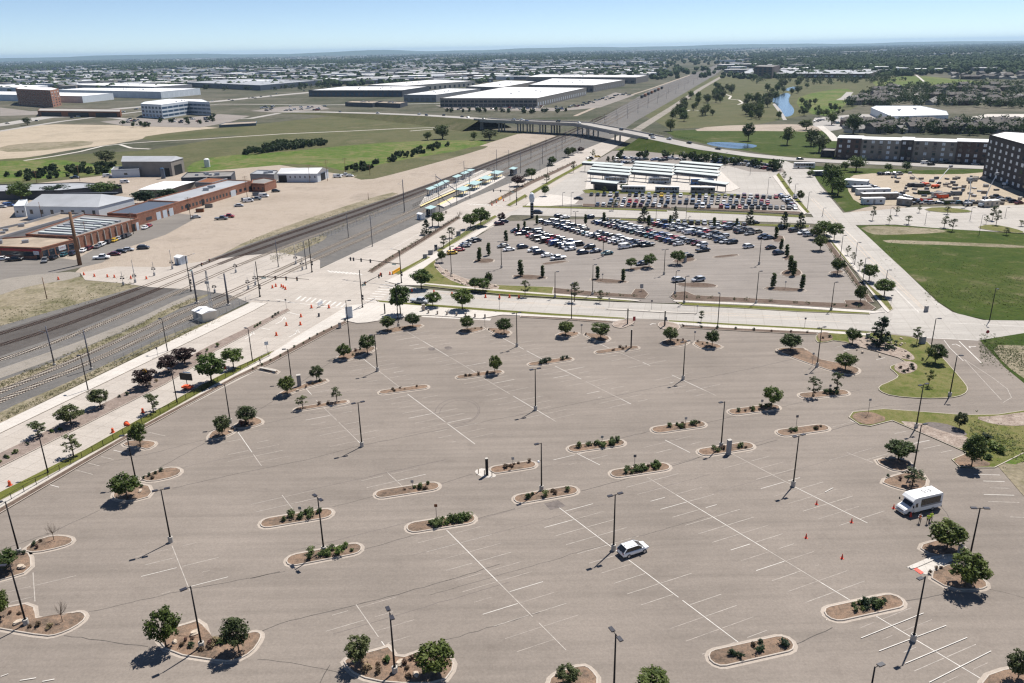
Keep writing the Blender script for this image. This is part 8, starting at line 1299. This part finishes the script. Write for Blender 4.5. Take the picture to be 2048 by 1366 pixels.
def scatter(n, pts, kinds, hm, label, seed, single=False):
    r = random.Random(seed); xs = [p[0] for p in pts]; ys = [p[1] for p in pts]; made = 0
    def inside(x, y):
        c = False; j = len(pts) - 1
        for i in range(len(pts)):
            (xi, yi), (xj, yj) = pts[i], pts[j]
            if (yi > y) != (yj > y) and x < (xj - xi) * (y - yi) / (yj - yi) + xi: c = not c
            j = i
        return c
    while made < n:
        x, y = r.uniform(min(xs), max(xs)), r.uniform(min(ys), max(ys))
        if not inside(x, y): continue
        made += 1; h = r.uniform(*hm); p = P(x, y, .05)
        if single:
            kd = r.choice(kinds); tm, cm, H, Wd = tree_proto('%s_%d' % (kd, r.randrange(NK[kd]))); s = h / H; t = thing('tree', label, 'tree', p, r.uniform(0, 6.28), GT); t.scale = (s * r.uniform(.95, 1.35),) * 2 + (s,); link('trunk', tm, t); link('crown', cm, t)
        else:
            for k in range(16): MASS[0].append((p.x + r.gauss(0, h * .2), p.y + r.gauss(0, h * .2), h * r.uniform(.2, .85))); MASS[1].append(h * r.uniform(.12, .24))
BG = ('big', 'bigolive', 'bigbright')
scatter(50, [(1480, 225), (1500, 200), (1540, 175), (1600, 160), (1640, 170), (1600, 185), (1545, 205), (1560, 240), (1500, 240)], BG, (7, 14), 'tree in the grove lining the river', 1, True); scatter(44, [(1340, 240), (1370, 200), (1440, 170), (1470, 180), (1440, 230), (1380, 245)], BG, (7, 13), 'tree scattered on the riverside parkland', 2, True); scatter(26, [(1590, 232), (1600, 205), (1680, 215), (1700, 225), (1660, 236)], ('bigbright', 'big'), (4, 9), 'bushy tree on the right river bank', 3, True); scatter(260, [(1690, 215), (1760, 172), (2048, 170), (2048, 218), (1900, 216)], BG, (8, 13), 'garden tree among the estate houses', 4); scatter(90, [(1690, 268), (1700, 248), (2048, 250), (2048, 272)], BG, (7, 11), 'garden tree behind the apartment block', 5); scatter(110, [(480, 305), (560, 290), (650, 284), (660, 290), (560, 302), (490, 312)], ('bigolive', 'big'), (2.5, 5.5), 'scrub tree in the meadow ditch', 6); scatter(60, [(690, 340), (800, 308), (900, 285), (905, 290), (820, 315), (720, 345)], ('bigolive', 'big'), (1.8, 3.6), 'low bush along the meadow bank', 7); scatter(70, [(0, 352), (120, 335), (240, 330), (230, 345), (60, 362)], ('bigolive', 'bigdark'), (2, 4.5), 'scrub beside the workshop ditch', 8)
scatter(120, [(1480, 168), (1560, 150), (1760, 150), (1830, 165), (1640, 170)], BG, (8, 14), 'tree in the wood beyond the river', 9); scatter(80, [(440, 182), (640, 165), (760, 160), (640, 180)], BG, (7, 11), 'tree along the far highway', 10); scatter(14, [(1380, 318), (1560, 338), (1560, 344), (1400, 325)], ('round', 'spruce'), (4, 6), 'small tree in the car park behind the bus shelters', 12); scatter(12, [(1240, 312), (1440, 318), (1440, 322), (1240, 316)], ('round', 'thin'), (4, 6), 'small tree on the islands behind the bus shelters', 13); scatter(24, [(870, 222), (1180, 222), (1150, 228), (900, 226)], ('round', 'thin'), (4, 6), 'street tree before the biggest warehouse', 14); scatter(16, [(240, 250), (430, 236), (430, 246), (260, 256)], ('round', 'thin'), (4, 6), 'young tree in the office car park', 15)
_r = np.random.default_rng(8); v, f = leaves(MASS[0], MASS[1], 9, 1.5, _r, .3); o = kind(MB().add(v, f).build('tree_masses', 'far_leaf2'), 'stuff'); o['label'] = 'garden trees, scrub and street trees massed in the middle distance'; o['category'] = 'trees'
# far woods that read as one mass
def woods(n, seed):
    rng = np.random.default_rng(seed); phi = (1 + 5 ** .5) / 2; iv = np.array([(-1, phi, 0), (1, phi, 0), (-1, -phi, 0), (1, -phi, 0), (0, -1, phi), (0, 1, phi), (0, -1, -phi), (0, 1, -phi), (phi, 0, -1), (phi, 0, 1), (-phi, 0, -1), (-phi, 0, 1)]) / 1.902
    fi = np.array([(0, 11, 5), (0, 5, 1), (0, 1, 7), (0, 7, 10), (0, 10, 11), (1, 5, 9), (5, 11, 4), (11, 10, 2), (10, 7, 6), (7, 1, 8), (3, 9, 4), (3, 4, 2), (3, 2, 6), (3, 6, 8), (3, 8, 9), (4, 9, 5), (2, 4, 11), (6, 2, 10), (8, 6, 7), (9, 8, 1)]); V, F = [], []; k = 0
    while k < n:
        x = rng.uniform(-120, 2200); d = 3 + 66 * rng.uniform() ** 1.7
        right = 1 / (1 + math.exp(-(x - 1560) / 110)); band = math.exp(-((d - 19) / 7) ** 2) * (1 - right); pr = .45 * (d < 24) + band * .8 + .14 + right * (.95 if d < 56 else .25)
        if 1330 < x < 1500 and d > 16: pr *= .3
        nz = math.sin(x * .021 + d * .31) + math.sin(x * .0073 - d * .17 + 2) + math.sin(x * .05 + d); pr *= .6 + .28 * nz
        if rng.uniform() > pr: continue
        p = P(x, 98 - (x - 1024) * .0183 + d); 
        if p.y < 0 or p.length > 26000 or p.length < 900: continue
        s = rng.uniform(4, 7.5) * (1 + min(.6, p.length / 12000)); V.append(iv * np.array((s, s, s * rng.uniform(.7, 1.05))) * rng.uniform(.72, 1.25, (12, 1)) + np.array((p.x, p.y, s * .75))); F.append(fi + 12 * k); k += 1
    me = bpy.data.meshes.new('distant_woods'); me.from_pydata(np.concatenate(V).tolist(), [], np.concatenate(F).tolist()); me.materials.append(MATS['far_leaf']); o = link('distant_woods', me); kind(o, 'stuff'); o['label'] = 'dark green woods and town trees spreading to the horizon'; o['category'] = 'woods'
ground('far_leaf', [(.016, .032, .011), (.026, .048, .015), (.045, .068, .024), (.022, .04, .014)], (.004, .03, .3), bump=.2)
woods(26000, 3)
def town(n, seed):
    """roofs of the far town, too small to tell apart"""
    r = random.Random(seed); mb = MB()
    for i in range(n):
        x = r.uniform(-100, 2150); d = 4 + 58 * r.random() ** 1.3
        if x > 1480 and r.random() < .72 or 1320 < x < 1470 and d > 14: continue
        p = P(x, 98 - (x - 1024) * .0183 + d)
        if p.length < 1300 or p.length > 17000: continue
        mb.cur = r.choice((0, 0, 0, 1, 1, 2, 3)); k = 1 + p.length / 6000; L_ = r.uniform(16, 60) * k; mb.cbox((p.x, p.y, 3.5), (L_, r.uniform(14, 34) * k, r.uniform(6, 10)), r.choice((.1, -.35, .3, .8)))
    o = kind(mb.build('distant_town', ['roof_white', 'wall_grey', 'wall_tan', 'roof_blue']), 'stuff'); o['label'] = 'countless pale roofs of the far town below the horizon'; o['category'] = 'town'
town(2600, 9)
# weeds along the tracks and fields
def weeds(n, zones, size, mat, label, seed):
    rng = np.random.default_rng(seed); V = []
    for i in range(n):
        a, b, wd = zones[rng.integers(len(zones))]; u = rng.uniform(); x = a[0] + (b[0] - a[0]) * u; y = a[1] + (b[1] - a[1]) * u + rng.normal() * wd; V.append(tuple(P(x, y, .15)))
    v, f = leaves(V, rng.uniform(.12, .5, n), 7, size, rng, .8); o = MB().add(v, f).build('weeds', mat); kind(o, 'stuff'); o['label'] = label; o['category'] = 'weeds'
weeds(2600, [((0, 770), (180, 696), 4), ((180, 696), (400, 592), 3), ((0, 838), (240, 722), 4), ((240, 722), (440, 638), 3), ((500, 484), (800, 390), 3), ((540, 520), (640, 478), 4), ((640, 470), (760, 420), 3), ((0, 640), (270, 562), 9)], .24, 'weed', 'dry weeds growing along the railway tracks', 4)
foliage('weed_green', (.03, .055, .006), (.07, .09, .018))
weeds(3000, [((1760, 500), (2048, 560), 14), ((1850, 580), (2048, 600), 12), ((1960, 690), (2048, 720), 14), ((1940, 860), (2048, 900), 14)], .22, 'weed_green', 'rough grass clumps in the green field', 6)
# hills on the horizon
mb = MB(); rng = np.random.default_rng(2); xs = np.linspace(-22000, 22000, 90)
hs = [max(5, 62 * math.exp(-((x + 11500) / 4200) ** 2) + 50 * math.exp(-((x - 3500) / 9000) ** 2) + 70 * math.exp(-((x + 3900) / 900) ** 2) * .6 + 14 * math.sin(x / 900) + 7 * math.sin(x / 310)) for x in xs]
for j in range(89):
    a, b = xs[j], xs[j + 1]; mb.add([(a, 21000, -2), (b, 21000, -2), (b, 23000, hs[j + 1] + 28), (a, 23000, hs[j] + 28), (a, 26000, hs[j] + 34), (b, 26000, hs[j + 1] + 34)], [(0, 1, 2, 3), (3, 2, 5, 4)])
kind(mb.build('hills', 'far_leaf', smooth=True), 'structure')
for k in range(7):
    a = (1284 + k * 6.6, 196 - k * 3.0); p = P(*a, .1); t = thing('freight_wagon', 'dark freight wagon in the short train standing on the far tracks', 'wagon', p, ANG((1284, 196), (1330, 175)), 'freight wagons'); MB().box(-8, 8, -1.5, 1.5, 1.1, 4.0).build('body', 'rust' if k % 2 else 'black', t)
    for x in (-6, 6): MB().box(x - 1.2, x + 1.2, -1.1, 1.1, .2, 1.1).build('bogie', 'black', t)
block('screened_yard', 'low blue-screened yard beside the office car park', [(438, 251), (512, 247), (514, 243), (450, 246)], 2.2, 'window_blue', 'dirt', (), 'building', None, .5)
# haze: the air between here and the horizon
m = bpy.data.materials.new('haze'); m.use_nodes = True; n = m.node_tree.nodes; n.remove(n['Principled BSDF']); v = n.new('ShaderNodeVolumePrincipled'); v.inputs['Color'].default_value = (.55, .77, 1, 1); v.inputs['Density'].default_value = 4.0e-5; v.inputs['Anisotropy'].default_value = .2; m.node_tree.links.new(v.outputs[0], n['Material Output'].inputs['Volume']); MATS['haze'] = m
kind(MB().box(-40000, 40000, -500, 40000, -3, 190).build('haze', 'haze'), 'stuff')
